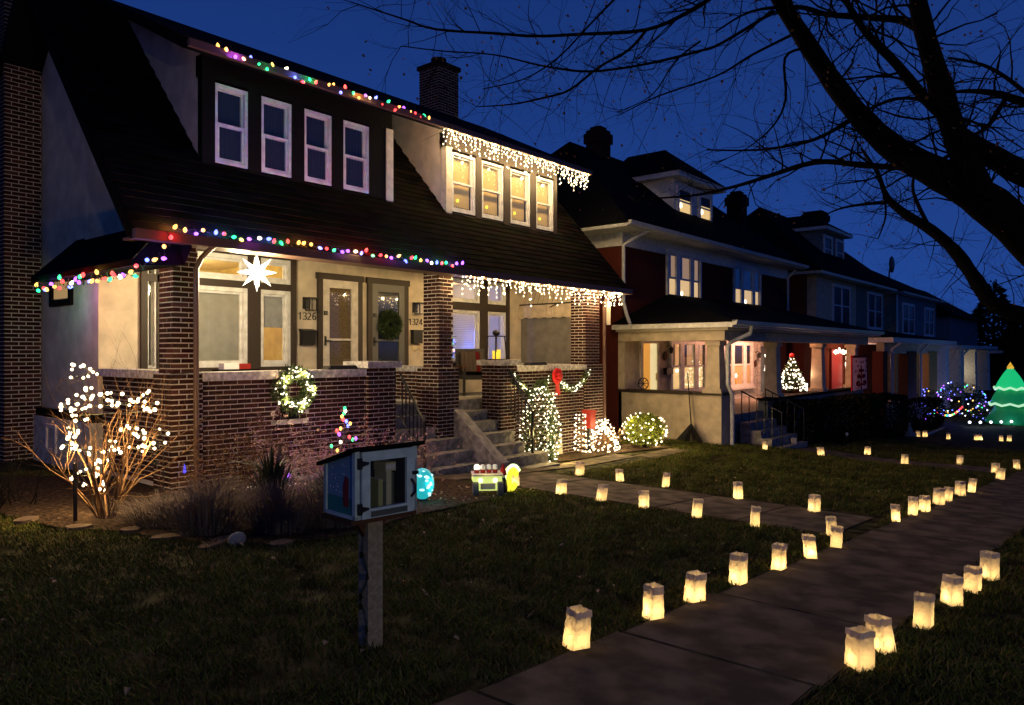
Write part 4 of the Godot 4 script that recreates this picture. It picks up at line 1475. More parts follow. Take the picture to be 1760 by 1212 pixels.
func colour_string(label: String, pts: Array, n: int, seed_: int, droop := 0.03, every := 2, energy := 0.30) -> void:
	# a wire with big coloured bulbs, each its own piece
	var r := RandomNumberGenerator.new()
	r.seed = seed_
	var base: Vector3 = pts[0]
	var o := thing("coloured_light_string", label, "light string", base, 0.0, "strings of coloured bulbs on the eaves")
	var total := 0.0
	for k in pts.size() - 1:
		total += pts[k].distance_to(pts[k + 1])
	var at := func(s: float) -> Vector3:
		var left := s * total
		for k in pts.size() - 1:
			var l: float = pts[k].distance_to(pts[k + 1])
			if left <= l or k == pts.size() - 2:
				return pts[k].lerp(pts[k + 1], clampf(left / l, 0.0, 1.0))
			left -= l
		return pts[-1]
	var wire := []
	var rad := []
	for k in n * 4 + 1:
		var p: Vector3 = at.call(k / float(n * 4))
		wire.append(p - base + Vector3(r.randf_range(-0.03, 0.03), r.randf_range(-droop, droop), r.randf_range(-0.015, 0.02)))
		rad.append(0.004)
	var b := MB.new()
	b.tube(wire, rad, 4, false)
	hang(o, "wire", b.mesh(), M.wire)
	for k in n:
		var p: Vector3 = wire[k * 4 + 2]
		var key: String = HUES[(k * 1 + (r.randi() % 2 if k % 5 == 0 else 0)) % HUES.size()]
		var tilt := Vector3(r.randf_range(-0.5, 0.5), r.randf_range(-0.6, 1.0), r.randf_range(0.2, 0.8)).normalized()
		var mb := MB.new()
		mb.tube([Vector3.ZERO, tilt * 0.010, tilt * 0.032, tilt * 0.055, tilt * 0.070], [0.012, 0.022, 0.026, 0.016, 0.003], 8)
		var i := hang(o, "bulb", mb.mesh(), M[key], p)
		var so := MB.new()
		so.tube([tilt * -0.018, tilt * 0.002], [0.011, 0.011], 6)
		hang(i, "socket", so.mesh(), M.wire)
		if k % every == 0:
			omni(o, p + tilt * 0.03, HUE_LIGHT[key], energy, 0.02)

func icicles(label: String, x0: float, x1: float, y: float, z: float, seed_: int, ret: Array) -> void:
	# icicle lights: a wire along the gutter and drops of different lengths
	var r := RandomNumberGenerator.new()
	r.seed = seed_
	var base := Vector3(x0, y, z)
	var o := thing("icicle_lights", label, "light string", base, 0.0, "warm white icicle light strings")
	var drops := []
	var x := x0
	while x < x1:
		drops.append(Vector3(x, y, z))
		x += r.randf_range(0.065, 0.10)
	var zz := z
	while zz > ret[0]:
		zz -= 0.1
		drops.append(Vector3(x1, y, zz))
	var pat := [5, 3, 6, 2, 4, 7, 3, 5, 2, 6]
	var k := 0
	for d in drops:
		var n: int = maxi(1, pat[k % 10] + r.randi_range(-1, 1))
		var b := MB.new()
		var w := MB.new()
		var p: Vector3 = d - base
		var wire := [p]
		var rad := [0.003]
		for j in n:
			var q := p + Vector3(r.randf_range(-0.025, 0.025), -0.03 - j * r.randf_range(0.055, 0.075), r.randf_range(-0.02, 0.025))
			wire.append(q)
			rad.append(0.003)
			b.ball(q, Vector3(0.0135, 0.017, 0.0135) * r.randf_range(0.7, 1.2), 3, 5)
		w.tube(wire, rad, 3, false)
		var g := group_node(o, "icicle")
		hang(g, "bulbs", b.mesh(), M.bulb_warm).set_meta("kind", "stuff")
		hang(g, "wire", w.mesh(), M.white_wire)
		if k % 5 == 2:
			omni(o, wire[mini(2, n)], Color(1.0, 0.84, 0.58), 0.52, 0.02)
		k += 1
	var m := MB.new()
	m.tube([Vector3.ZERO, Vector3(x1 - x0, 0, 0), Vector3(x1 - x0, 0, ret[0] - z)], [0.004, 0.004, 0.004], 4)
	hang(o, "lead_wire", m.mesh(), M.white_wire)

func moravian_star() -> void:
	var o := thing("star_lantern", "white many pointed star lantern hanging glowing at the porch eave", "star lantern", Vector3(6.0, 2.72, -9.9))
	var b := MB.new()
	for x in [-1, 0, 1]:
		for y in [-1, 0, 1]:
			for z in [-1, 0, 1]:
				var m := absi(x) + absi(y) + absi(z)
				if m == 0:
					continue
				var n := Vector3(x, y, z).normalized().rotated(Vector3.UP, -0.7)
				var s := n.cross(Vector3(0.31, 0.9, 0.2)).normalized()
				var t := n.cross(s)
				var w := 0.048 if m < 3 else 0.034
				var tip: Vector3 = n * (0.285 if m < 3 else 0.18)
				for k in 4:
					var p := TAU * k / 4
					var q := TAU * (k + 1) / 4
					b.tri(n * 0.07 + (s * cos(p) + t * sin(p)) * w, n * 0.07 + (s * cos(q) + t * sin(q)) * w, tip)
	hang(o, "star_shell", b.mesh(), glow("star_paper_lit", Color(1.0, 0.96, 0.86), 1.6))
	b = MB.new()
	b.tube([Vector3(0, 0.1, 0), Vector3(0, 0.55, -0.1)], [0.004, 0.004], 4)
	hang(o, "cord", b.mesh(), M.white_wire)
	omni(o, Vector3(0.0, -0.05, 0.36), Color(1.0, 0.90, 0.70), 1.2, 0.15)
	omni(o, Vector3(0.0, -0.05, -0.36), Color(1.0, 0.90, 0.70), 2.6, 0.15)

func wreath(called: String, label: String, at: Vector3, rad: float, n: int, lit: bool) -> Node3D:
	var o := thing(called, label, "wreath", at)
	var r := RandomNumberGenerator.new()
	r.seed = 77 + n
	var b := MB.new()
	var pick2 := func(_k: int) -> Array:
		var a := r.randf() * TAU
		var c := r.randf() * TAU
		var q := Vector3(cos(a), sin(a), 0)
		var out := (q * cos(c) + Vector3(0, 0, 1) * absf(sin(c)))
		return [q * rad + out * 0.05, out]
	needle_cloud(b, 1500, pick2, 0.10, 0.012, r)
	hang(o, "foliage", b.mesh(), M.fir)
	if lit:
		b = MB.new()
		for k in n:
			var a := r.randf() * TAU
			var q := Vector3(cos(a), sin(a), 0)
			b.ball(q * (rad + r.randf_range(-0.07, 0.08)) + Vector3(0, 0, r.randf_range(0.06, 0.12)), Vector3.ONE * 0.013, 3, 5)
		hang(o, "bulbs", b.mesh(), M.bulb_soft).set_meta("kind", "stuff")
		for k in 5:
			var a := TAU * k / 5
			omni(o, Vector3(cos(a) * rad, sin(a) * rad, 0.13), Color(1, 0.86, 0.6), 0.24, 0.03)
	return o

func branch(b: MB, p: Vector3, d: Vector3, l: float, rad: float, depth: int, r: RandomNumberGenerator, up: float, ends: Array) -> void:
	var pts := [p]
	var rr := [rad]
	var q := p
	var f := d
	var n := 5
	for k in n:
		f = (f + Vector3(r.randf_range(-1, 1), r.randf_range(-1, 1) + up, r.randf_range(-1, 1)) * 0.34).normalized()
		q += f * l / n
		pts.append(q)
		rr.append(rad * (1.0 - 0.7 * (k + 1) / n))
	b.tube(pts, rr, 5 if rad > 0.02 else (4 if rad > 0.006 else 3), false)
	if depth <= 0:
		ends.append(q)
		return
	for k in (2 if depth > 1 else 3):
		var i := r.randi_range(1, n)
		var s := (f + Vector3(r.randf_range(-1, 1), r.randf_range(-0.7, 1), r.randf_range(-1, 1)) * 0.9).normalized()
		branch(b, pts[i], s, l * r.randf_range(0.45, 0.75), rr[i] * 0.75, depth - 1, r, up, ends)

func lit_shrub() -> void:
	# bare shrub wound with white lights at the corner of the house
	var o := thing("bare_shrub", "bare twiggy shrub wound with dazzling white lights at the house corner", "shrub", on_ground(3.25, -8.2))
	var r := RandomNumberGenerator.new()
	r.seed = 21
	var b := MB.new()
	var ends := []
	for k in 24:
		var a := TAU * k / 24.0 + r.randf_range(-0.2, 0.2)
		var lean := r.randf_range(0.08, 0.5)
		branch(b, Vector3(cos(a) * 0.07, 0, sin(a) * 0.07), Vector3(cos(a) * lean, 1.0, sin(a) * lean).normalized(), r.randf_range(0.9, 1.35), 0.012, 3, r, 0.12, ends)
	hang(o, "branches", b.mesh(), M.shrub_twig)
	b = MB.new()
	b.box(-0.32, -0.29, 0.0, 0.62, 0.0, 0.03)
	hang(o, "stake", b.mesh(), M.black_metal)
	# the wound string, in clusters as it loops from stem to stem
	var spots := [[-0.42, 1.52], [-0.3, 1.53], [-0.2, 1.45], [-0.3, 1.38], [-0.26, 1.27], [-0.36, 1.18], [-0.2, 1.15], [-0.08, 1.16], [0.06, 1.1], [-0.5, 1.1], [-0.56, 1.02], [-0.44, 1.0], [-0.32, 1.04], [-0.14, 1.04], [0.0, 1.05], [0.12, 1.2], [0.18, 1.08], [0.3, 1.12], [0.42, 1.2], [0.46, 1.1], [0.4, 1.02], [0.5, 1.0], [-0.36, 0.92], [-0.3, 0.86], [-0.36, 0.78], [-0.46, 0.7], [-0.38, 0.66], [-0.5, 0.56], [-0.36, 0.55], [-0.24, 0.5], [-0.14, 0.46], [0.0, 0.52], [0.05, 0.62], [0.16, 0.72], [0.24, 0.78], [0.34, 0.7], [0.44, 0.66], [0.58, 0.72], [0.56, 0.6], [0.46, 0.52], [0.3, 0.5], [0.14, 0.48], [-0.1, 0.36], [-0.22, 0.3], [-0.3, 0.24], [-0.18, 0.2], [-0.4, 0.14], [-0.26, 0.1], [-0.1, 0.06], [0.0, 0.02]]
	b = MB.new()
	var wire := []
	var wr := []
	# the string is wound in the plane that runs across the shrub
	var ux := Vector3(0.766, 0, 0.643)
	for s in spots:
		for j in (3 if r.randf() < 0.5 else 2):
			var q: Vector3 = ux * (float(s[0]) * 0.85 + 0.03 + r.randf_range(-0.04, 0.04)) + Vector3(r.randf_range(-0.07, 0.07), 0.30 + float(s[1]) * 0.84 + r.randf_range(-0.03, 0.03), r.randf_range(-0.07, 0.07))
			b.ball(q, Vector3.ONE * r.randf_range(0.013, 0.021), 5, 7)
			wire.append(q)
			wr.append(0.003)
	hang(o, "bulbs", b.mesh(), M.bulb_warm).set_meta("kind", "stuff")
	b = MB.new()
	b.tube(wire, wr, 3, false)
	hang(o, "wire", b.mesh(), M.wire)
	for k in range(3, wire.size(), 12):
		omni(o, wire[k], Color(1.0, 0.82, 0.54), 0.48, 0.025)

func ball_bush(called: String, label: String, at: Vector3, rx: float, ry: float, rz: float, leaves: int, leaf: Material, n: int, bulb: Material, seed_: int, e: float, size := 0.05) -> Node3D:
	var o := thing(called, label, "bush", at)
	var r := RandomNumberGenerator.new()
	r.seed = seed_
	var b := MB.new()
	var bump := FastNoiseLite.new()
	bump.seed = seed_
	bump.frequency = 1.6
	var pick3 := func(_k: int) -> Array:
		var d := Vector3(r.randfn(), r.randfn(), r.randfn()).normalized()
		var k := (0.82 + 0.3 * bump.get_noise_3dv(d * 2.0)) * pow(r.randf(), 0.18)
		return [Vector3(d.x * rx * k, ry * (1.0 + d.y * k), d.z * rz * k), d]
	needle_cloud(b, leaves, pick3, size, size * 0.32, r)
	hang(o, "crown", b.mesh(), leaf)
	b = MB.new()
	for k in 5:
		var a := TAU * k / 5
		b.tube([Vector3(0, 0, 0), Vector3(cos(a) * rx * 0.3, ry * 0.5, sin(a) * rz * 0.3), Vector3(cos(a) * rx * 0.6, ry, sin(a) * rz * 0.6)], [0.02, 0.014, 0.006], 5)
	hang(o, "stems", b.mesh(), M.twig)
	if n > 0:
		b = MB.new()
		var p := Vector3.ZERO
		for k in n:
			# the string winds round the bush in loose bands
			var t := k / float(n)
			var a := t * TAU * 4.0 + r.randf_range(-0.3, 0.3)
			var y := -0.8 + 1.65 * t + r.randf_range(-0.16, 0.16)
			var rad := sqrt(maxf(0.05, 1.0 - y * y))
			p = Vector3(cos(a) * rad * rx, ry * (1.0 + y * 0.97), sin(a) * rad * rz) * Vector3(1.02, 1, 1.02)
			b.ball(p, Vector3.ONE * r.randf_range(0.014, 0.02), 3, 5)
			if k % maxi(1, n / 7) == 3:
				omni(o, Vector3(p.x * 1.08, p.y, p.z * 1.08), Color(1.0, 0.85, 0.55), e, 0.02)
		hang(o, "bulbs", b.mesh(), bulb).set_meta("kind", "stuff")
	return o

func front_garden_lights() -> void:
	# conifer under a net of lights beside the stairs of 1324
	var o := thing("netted_conifer", "broad evergreen under a net of warm lights against the brick parapet", "shrub", on_ground(11.85, -9.2))
	var r := RandomNumberGenerator.new()
	r.seed = 5
	var b := MB.new()
	var pick4 := func(_k: int) -> Array:
		var y := pow(r.randf(), 1.3)
		var a := r.randf() * TAU
		var rad := 0.46 * sin(PI * (0.25 + 0.72 * y)) * r.randf_range(0.5, 1.0)
		return [Vector3(cos(a) * rad, y * 1.62, sin(a) * rad * 0.75), Vector3(cos(a), 0.6, sin(a))]
	needle_cloud(b, 2600, pick4, 0.08, 0.013, r)
	hang(o, "foliage", b.mesh(), M.fir)
	b = MB.new()
	for row in 13:
		var y := 0.06 + row * 0.118
		var rad := 0.48 * sin(PI * (0.25 + 0.72 * y / 1.62))
		for k in 15:
			var a := TAU * (k + (0.5 if row % 2 else 0.0)) / 15.0 + r.randf_range(-0.08, 0.08)
			b.ball(Vector3(cos(a) * rad, y + r.randf_range(-0.03, 0.03), sin(a) * rad * 0.78), Vector3.ONE * r.randf_range(0.013, 0.018), 3, 5)
	hang(o, "bulbs", b.mesh(), M.bulb_soft).set_meta("kind", "stuff")
	for q in [Vector3(0, 1.5, 0.42), Vector3(0.4, 1.0, 0.35), Vector3(-0.3, 0.6, 0.5), Vector3(0.45, 0.35, 0.4), Vector3(0.1, 0.15, 0.5)]:
		omni(o, q, Color(1.0, 0.86, 0.54), 0.22, 0.03)
	# swag along the parapet with its bow
	o = thing("lit_garland", "evergreen garland with warm lights swagged along the brick parapet", "garland", Vector3(12.6, 1.1, ZF + 0.08))
	var line := []
	for k in 41:
		var t := k / 40.0
		var x := -1.3 + 2.65 * t
		var dip: float = 0.40 * sin(PI * clampf((x + 1.3) / 1.3, 0, 1)) if x < 0 else 0.36 * sin(PI * x / 1.35)
		line.append(Vector3(x, 0.02 - dip, 0.03))
	b = MB.new()
	var pick5 := func(k: int) -> Array:
		var p: Vector3 = line[k % 41]
		var d := Vector3(r.randfn(), r.randfn(), absf(r.randfn())).normalized()
		return [p + d * 0.03, d]
	needle_cloud(b, 1500, pick5, 0.08, 0.012, r)
	hang(o, "foliage", b.mesh(), M.fir)
	b = MB.new()
	for k in 90:
		var p: Vector3 = line[r.randi() % 41]
		b.ball(p + Vector3(r.randf_range(-0.04, 0.04), r.randf_range(-0.06, 0.05), r.randf_range(0.03, 0.09)), Vector3.ONE * 0.013, 3, 5)
	hang(o, "bulbs", b.mesh(), M.bulb_soft).set_meta("kind", "stuff")
	for k in [4, 14, 26, 36]:
		omni(o, line[k] + Vector3(0, 0, 0.12), Color(1.0, 0.84, 0.54), 0.08, 0.02)
	o = thing("red_bow", "round red velvet bow with hanging tails at the middle of the garland", "bow", Vector3(12.66, 1.06, ZF + 0.2))
	b = MB.new()
	for k in 7:
		var a := TAU * k / 7.0
		var c := Vector3(cos(a), sin(a), 0) * 0.09
		b.ball(c + Vector3(0, 0, 0.02), Vector3(0.085, 0.085, 0.05), 6, 8)
	b.ball(Vector3(0, 0, 0.06), Vector3(0.07, 0.07, 0.05), 6, 8)
	hang(o, "loops", b.mesh(), M.red_velvet)
	for s in [-0.03, 0.06]:
		b = MB.new()
		b.quad(Vector3(s - 0.05, -0.42, 0.03), Vector3(s + 0.05, -0.38, 0.02), Vector3(s * 0.3 + 0.04, -0.12, 0.02), Vector3(s * 0.3 - 0.04, -0.12, 0.02))
		b.quad(Vector3(s + 0.05, -0.38, 0.015), Vector3(s - 0.05, -0.42, 0.025), Vector3(s * 0.3 - 0.04, -0.12, 0.015), Vector3(s * 0.3 + 0.04, -0.12, 0.015))
		hang(o, "tail", b.mesh(), M.red_velvet)
	# upright post wound with lights
	o = thing("wound_post", "slim post wound with yellowish lights standing below the red bow", "light post", on_ground(12.38, -9.35))
	b = MB.new()
	b.tube([Vector3(0, 0, 0), Vector3(0.02, 0.8, 0), Vector3(-0.02, 1.3, 0)], [0.05, 0.045, 0.03], 8)
	hang(o, "post", b.mesh(), M.fir)
	b = MB.new()
	for k in 100:
		var t := k / 99.0
		var a := k * 1.1
		var rr := 0.075 + 0.05 * sin(t * 14.0)
		b.ball(Vector3(cos(a) * rr, 0.02 + t * 1.34, sin(a) * rr), Vector3.ONE * r.randf_range(0.013, 0.019), 3, 5)
	hang(o, "bulbs", b.mesh(), M.bulb_soft).set_meta("kind", "stuff")
	omni(o, Vector3(0.05, 1.0, 0.16), Color(1, 0.88, 0.55), 0.16, 0.03)
	omni(o, Vector3(0.0, 0.3, 0.2), Color(1, 0.88, 0.55), 0.22, 0.03)
	# pale board, red mailbox-like box, low wire deer heap of lights
	o = thing("pale_board", "square pale board leaning on the foot of the brick parapet", "board", on_ground(12.75, -9.5))
	b = MB.new()
	b.bx(Transform3D(Basis(Vector3(1, 0, 0), -0.08), Vector3.ZERO), -0.24, 0.24, 0.0, 0.5, -0.02, 0.02)
	hang(o, "panel", b.mesh(), M.cream_paint)
	o = thing("red_box_ornament", "tall red box ornament standing above the heap of white lights", "ornament", on_ground(13.72, -9.3, 0.55))
	b = MB.new()
	b.box(-0.1, 0.1, 0.0, 0.34, -0.1, 0.1)
	hang(o, "body", b.mesh(), M.red_box)
	b = MB.new()
	b.prism(Transform3D.IDENTITY, [Vector2(-0.13, 0.34), Vector2(0.13, 0.34), Vector2(0.08, 0.40), Vector2(-0.08, 0.40)], -0.12, 0.12)
	hang(o, "lid", b.mesh(), M.red_box)
	b = MB.new()
	b.box(-0.03, 0.03, -0.6, 0.0, -0.03, 0.03)
	hang(o, "post", b.mesh(), M.black_metal)
	o = thing("wound_grapevine", "curled vine stack wound with yellow lights beside red box ornament", "ornament", on_ground(13.38, -9.3))
	b = MB.new()
	var pts := []
	var rd := []
	for k in 60:
		pts.append(Vector3(cos(k * 0.7) * (0.14 - k * 0.0012), 0.03 + k * 0.0135, sin(k * 0.7) * 0.12))
		rd.append(0.012)
	b.tube(pts, rd, 5)
	hang(o, "vine", b.mesh(), M.shrub_twig)
	b = MB.new()
	for k in 60:
		b.ball(pts[k] * 1.08 + Vector3(0, r.randf_range(-0.03, 0.03), 0), Vector3.ONE * r.randf_range(0.013, 0.019), 3, 5)
	hang(o, "bulbs", b.mesh(), M.bulb_soft).set_meta("kind", "stuff")
	omni(o, Vector3(0, 0.3, 0.22), Color(1, 0.9, 0.55), 0.25, 0.03)
	o = thing("light_mound", "low mound of glaring white lights at the foot of the porch pier", "bush", on_ground(14.05, -9.15))
	b = MB.new()
	for k in 60:
		var a := r.randf() * TAU
		var l := r.randf_range(0.4, 0.75)
		branch(b, Vector3(r.randf_range(-0.25, 0.25), 0, r.randf_range(-0.1, 0.1)), Vector3(cos(a) * 0.7, 1, sin(a) * 0.5).normalized(), l, 0.008, 0, r, 0.0, [])
	hang(o, "twigs", b.mesh(), M.shrub_twig)
	b = MB.new()
	for k in 190:
		var d := Vector3(r.randfn(), absf(r.randfn()), r.randfn()).normalized()
		b.ball(Vector3(d.x * 0.46, d.y * 0.68 + 0.03, d.z * 0.3) * r.randf_range(0.75, 1.05), Vector3.ONE * r.randf_range(0.014, 0.02), 3, 5)
	hang(o, "bulbs", b.mesh(), M.bulb_warm).set_meta("kind", "stuff")
	for q in [Vector3(-0.2, 0.4, 0.3), Vector3(0.2, 0.5, 0.3), Vector3(0.35, 0.25, 0.25)]:
		omni(o, q, Color(1.0, 0.86, 0.6), 0.32, 0.03)
	o = ball_bush("lit_boxwood", "round green boxwood ball wound with warm lights beside the stucco wall", on_ground(15.35, -8.85), 0.56, 0.42, 0.5, 5200, M.box_leaf, 85, M.bulb_warm, 9, 0.14)

func mini_tree_and_bed_lights() -> void:
	var o := thing("spiral_tree", "small wire tree of coloured bulbs rising behind the book box", "light ornament", on_ground(6.5, -8.5))
	var b := MB.new()
	var pts := []
	var rd := []
	for k in 70:
		var t := k / 69.0
		pts.append(Vector3(cos(t * 26.0) * 0.30 * (1.0 - t), 0.25 + t * 0.86, sin(t * 26.0) * 0.30 * (1.0 - t)))
		rd.append(0.006)
	b.tube(pts, rd, 4)
	b.tube([Vector3.ZERO, Vector3(0, 1.1, 0)], [0.008, 0.006], 4)
	hang(o, "frame", b.mesh(), M.wire)
	for k in 26:
		var q: Vector3 = pts[int(k * 69 / 25.0)]
		b = MB.new()
		b.ball(Vector3.ZERO, Vector3(0.021, 0.028, 0.021), 5, 8)
		var key: String = HUES[(k * 3 + 2) % HUES.size()]
		hang(o, "bulb", b.mesh(), M[key], q + Vector3(0, 0.02, 0.01))
		if k % 5 == 1:
			omni(o, q + Vector3(0, 0.02, 0.01), HUE_LIGHT[key] if k % 2 else Color(0.75, 0.3, 1.0), 0.05, 0.02)
	o = thing("bed_light_string", "coloured bulbs lying in the dry plants by the book box", "light string", on_ground(5.95, -7.9))
	for q in [[0.0, 0.24, 0.05, "bulb_amber"], [-0.12, 0.0, 0.1, "bulb_green"], [-0.08, -0.07, 0.15, "bulb_green"], [-0.3, 0.05, 0.0, "bulb_violet"], [-0.6, 0.2, -0.2, "bulb_violet"]]:
		b = MB.new()
		b.ball(Vector3.ZERO, Vector3(0.022, 0.03, 0.022), 5, 8)
		hang(o, "bulb", b.mesh(), M[q[3]], Vector3(q[0], 0.15 + q[1], q[2]))
		omni(o, Vector3(q[0], 0.15 + q[1], q[2]), HUE_LIGHT[q[3]], 0.02, 0.02)
	b = MB.new()
	b.tube([Vector3(0, 0.38, 0.04), Vector3(-0.12, 0.14, 0.09), Vector3(-0.08, 0.07, 0.14), Vector3(-0.3, 0.19, 0.0), Vector3(-0.6, 0.34, -0.2)], [0.004, 0.004, 0.004, 0.004, 0.004], 4)
	hang(o, "wire", b.mesh(), M.wire)
	# violet flood on a stake, washing the dry plants
	o = thing("violet_spot_lamp", "small violet spot lamp staked among the dry plants", "spot lamp", on_ground(6.35, -7.55))
	b = MB.new()
	b.tube([Vector3.ZERO, Vector3(0, 0.12, 0)], [0.008, 0.008], 5)
	b.tube([Vector3(0.03, 0.11, 0.03), Vector3(-0.03, 0.17, -0.03)], [0.03, 0.035], 8)
	hang(o, "housing", b.mesh(), M.black_metal)
	b = MB.new()
	b.ball(Vector3(-0.035, 0.175, -0.035), Vector3(0.025, 0.025, 0.025), 4, 8)
	hang(o, "lamp_lens", b.mesh(), M.bulb_violet)
	omni(o, Vector3(-0.06, 0.2, -0.06), Color(0.9, 0.5, 1.0), 0.22, 0.03)
	# teal oval globe behind the book box
	o = thing("teal_globe", "teal and white glowing crackle globe low behind the book box", "lamp", on_ground(6.62, -7.05))
	var g := glow("teal_glow", Color(0.02, 0.50, 0.55), 0.5)
	b = MB.new()
	b.lathe(Vector3.ZERO, [[0.07, 0.0], [0.09, 0.03], [0.07, 0.05]], 12)
	hang(o, "base", b.mesh(), M.black_metal)
	b = MB.new()
	b.ball(Vector3(0, 0.235, 0), Vector3(0.15, 0.2, 0.15), 10, 16)
	hang(o, "lamp_globe", b.mesh(), g)
	b = MB.new()
	var r := RandomNumberGenerator.new()
	r.seed = 3
	for k in 46:
		var d := Vector3(r.randfn(), r.randf_range(-0.8, 1.4), r.randfn()).normalized()
		b.ball(Vector3(d.x * 0.139, 0.235 + d.y * 0.187, d.z * 0.139), Vector3(0.03, 0.016, 0.03) * r.randf_range(0.6, 1.3), 3, 5)
	hang(o, "lamp_facets", b.mesh(), glow("teal_facet", Color(0.55, 0.95, 0.92), 0.9)).set_meta("kind", "stuff")
	omni(o, Vector3(0.0, 0.24, 0.18), Color(0.3, 0.95, 1.0), 0.05, 0.05)

func porch_furniture() -> void:
	var r := RandomNumberGenerator.new()
	r.seed = 41
	wreath("lit_wreath", "evergreen wreath crowded with white lights on the brick parapet of 1326", Vector3(6.38, 1.0, ZF + 0.04), 0.25, 85, true)
	wreath("door_wreath", "dark unlit wreath hanging on the door glass of 1324", Vector3(10.19, 2.12, ZW + 0.05), 0.19, 0, false)
	for s in [[8.25, 2.34, "black box wall lamp above the number 1326"], [10.98, 2.38, "black lantern wall lamp above the number 1324"]]:
		var o := thing("wall_lamp", s[2], "wall lamp", Vector3(s[0], s[1], ZW))
		var b := MB.new()
		b.box(-0.1, 0.03, 0.02, 0.24, 0.0, 0.03)
		hang(o, "back_plate", b.mesh(), M.black_metal)
		b = MB.new()
		for q in [[-0.07, 0.05], [0.07, 0.05], [-0.07, 0.19], [0.07, 0.19]]:
			b.box(q[0] - 0.008, q[0] + 0.008, 0.0, 0.2, q[1] - 0.008, q[1] + 0.008)
		b.box(-0.09, 0.09, 0.2, 0.23, 0.03, 0.21)
		b.box(-0.08, 0.08, -0.015, 0.0, 0.04, 0.2)
		hang(o, "lantern_frame", b.mesh(), M.black_metal)
		b = MB.new()
		b.box(-0.066, 0.066, 0.0, 0.2, 0.054, 0.058)
		b.box(-0.066, 0.066, 0.0, 0.2, 0.182, 0.186)
		hang(o, "pane", b.mesh(), M.glass)
	var o := thing("mailbox", "black wall mailbox below the number 1326", "mailbox", Vector3(8.22, 1.68, ZW))
	var b := MB.new()
	b.prism(leftside(-0.14), [Vector2(0.0, 0.0), Vector2(0.1, 0.02), Vector2(0.12, 0.24), Vector2(0.0, 0.26)], -0.28, 0.0)
	hang(o, "body", b.mesh(), M.black_metal)
	b = MB.new()
	b.prism(leftside(-0.15), [Vector2(0.0, 0.262), Vector2(0.13, 0.24), Vector2(0.135, 0.28), Vector2(0.0, 0.31)], -0.3, 0.0)
	hang(o, "lid", b.mesh(), M.black_metal)
	o = thing("mailbox", "black mailbox with curled paper hooks below the number 1324", "mailbox", Vector3(10.96, 1.74, ZW))
	b = MB.new()
	b.box(-0.13, 0.13, 0.0, 0.25, 0.0, 0.1)
	hang(o, "body", b.mesh(), M.black_metal)
	b = MB.new()
	b.box(-0.14, 0.14, 0.25, 0.29, 0.0, 0.12)
	hang(o, "lid", b.mesh(), M.black_metal)
	for s in [-0.09, 0.09]:
		b = MB.new()
		b.tube([Vector3(s, 0, 0.03), Vector3(s, -0.13, 0.03), Vector3(s + 0.02, -0.17, 0.07), Vector3(s + 0.04, -0.13, 0.1)], [0.009, 0.009, 0.009, 0.009], 5)
		hang(o, "hook", b.mesh(), M.brass)
	# candle lantern on the short pier
	o = thing("candle_lantern", "open black lantern with three yellow candles on the pier cap", "lantern", Vector3(11.1, 1.405, -9.72))
	b = MB.new()
	for q in [[-0.17, -0.13], [0.17, -0.13], [-0.17, 0.13], [0.17, 0.13]]:
		b.bar(Vector3(q[0], 0.0, q[1]), Vector3(q[0] * 0.78, 0.46, q[1] * 0.78), 0.02, 0.02)
	b.box(-0.18, 0.18, 0.0, 0.02, -0.14, 0.14)
	b.box(-0.15, 0.15, 0.455, 0.475, -0.12, 0.12)
	hang(o, "frame", b.mesh(), M.black_metal)
	b = MB.new()
	b.ball(Vector3(0, 0.53, 0), Vector3(0.08, 0.06, 0.08), 6, 10)
	hang(o, "cap", b.mesh(), M.black_metal)
	for q in [[-0.06, 0.16, 0.0], [0.04, 0.18, 0.03], [0.09, 0.13, -0.03]]:
		b = MB.new()
		b.lathe(Vector3(q[0], 0.02, q[2]), [[0.0, 0.0], [0.038, 0.0], [0.038, q[1]], [0.0, q[1]]], 10)
		hang(o, "candle", b.mesh(), glow("candle_glow", Color(1.0, 0.62, 0.05), 0.7))
	omni(o, Vector3(0.0, 0.24, 0.0), Color(1.0, 0.75, 0.3), 0.02, 0.03)
	# porch chair with striped cushion
	o = thing("porch_chair", "dark wicker armchair with striped cushion in the porch of 1324", "chair", Vector3(12.0, FLOOR_Y, -11.1), -0.5)
	b = MB.new()
	b.box(-0.33, 0.33, 0.34, 0.42, -0.3, 0.32)
	hang(o, "seat", b.mesh(), M.chair_frame)
	b = MB.new()
	b.bx(Transform3D(Basis(Vector3.RIGHT, -0.22), Vector3(0, 0.4, -0.28)), -0.33, 0.33, 0.0, 0.62, -0.05, 0.0)
	hang(o, "backrest", b.mesh(), M.chair_frame)
	for s in [-1.0, 1.0]:
		b = MB.new()
		b.box(s * 0.36 - 0.045, s * 0.36 + 0.045, 0.58, 0.63, -0.32, 0.36)
		hang(o, "armrest", b.mesh(), M.brown_wood)
		for z in [-0.28, 0.3]:
			b = MB.new()
			b.box(s * 0.36 - 0.025, s * 0.36 + 0.025, 0.0, 0.58, z - 0.025, z + 0.025)
			hang(o, "leg", b.mesh(), M.chair_frame)
	for k in 6:
		b = MB.new()
		b.bx(Transform3D(Basis(Vector3.RIGHT, -0.22), Vector3(0, 0.44, -0.2)), -0.26 + k * 0.085, -0.18 + k * 0.085, 0.05, 0.5, -0.06, 0.06)
		hang(o, "cushion_stripe", b.mesh(), M.cushion_red if k == 4 else M.cushion)
	# small clutter on the parapet caps
	o = thing("parcel", "red and white wrapped parcel on the window ledge of 1326", "parcel", Vector3(6.2, 1.29, -10.9))
	b = MB.new()
	b.box(-0.2, 0.05, 0.0, 0.09, -0.08, 0.08)
	hang(o, "wrapping", b.mesh(), M.snow_white)
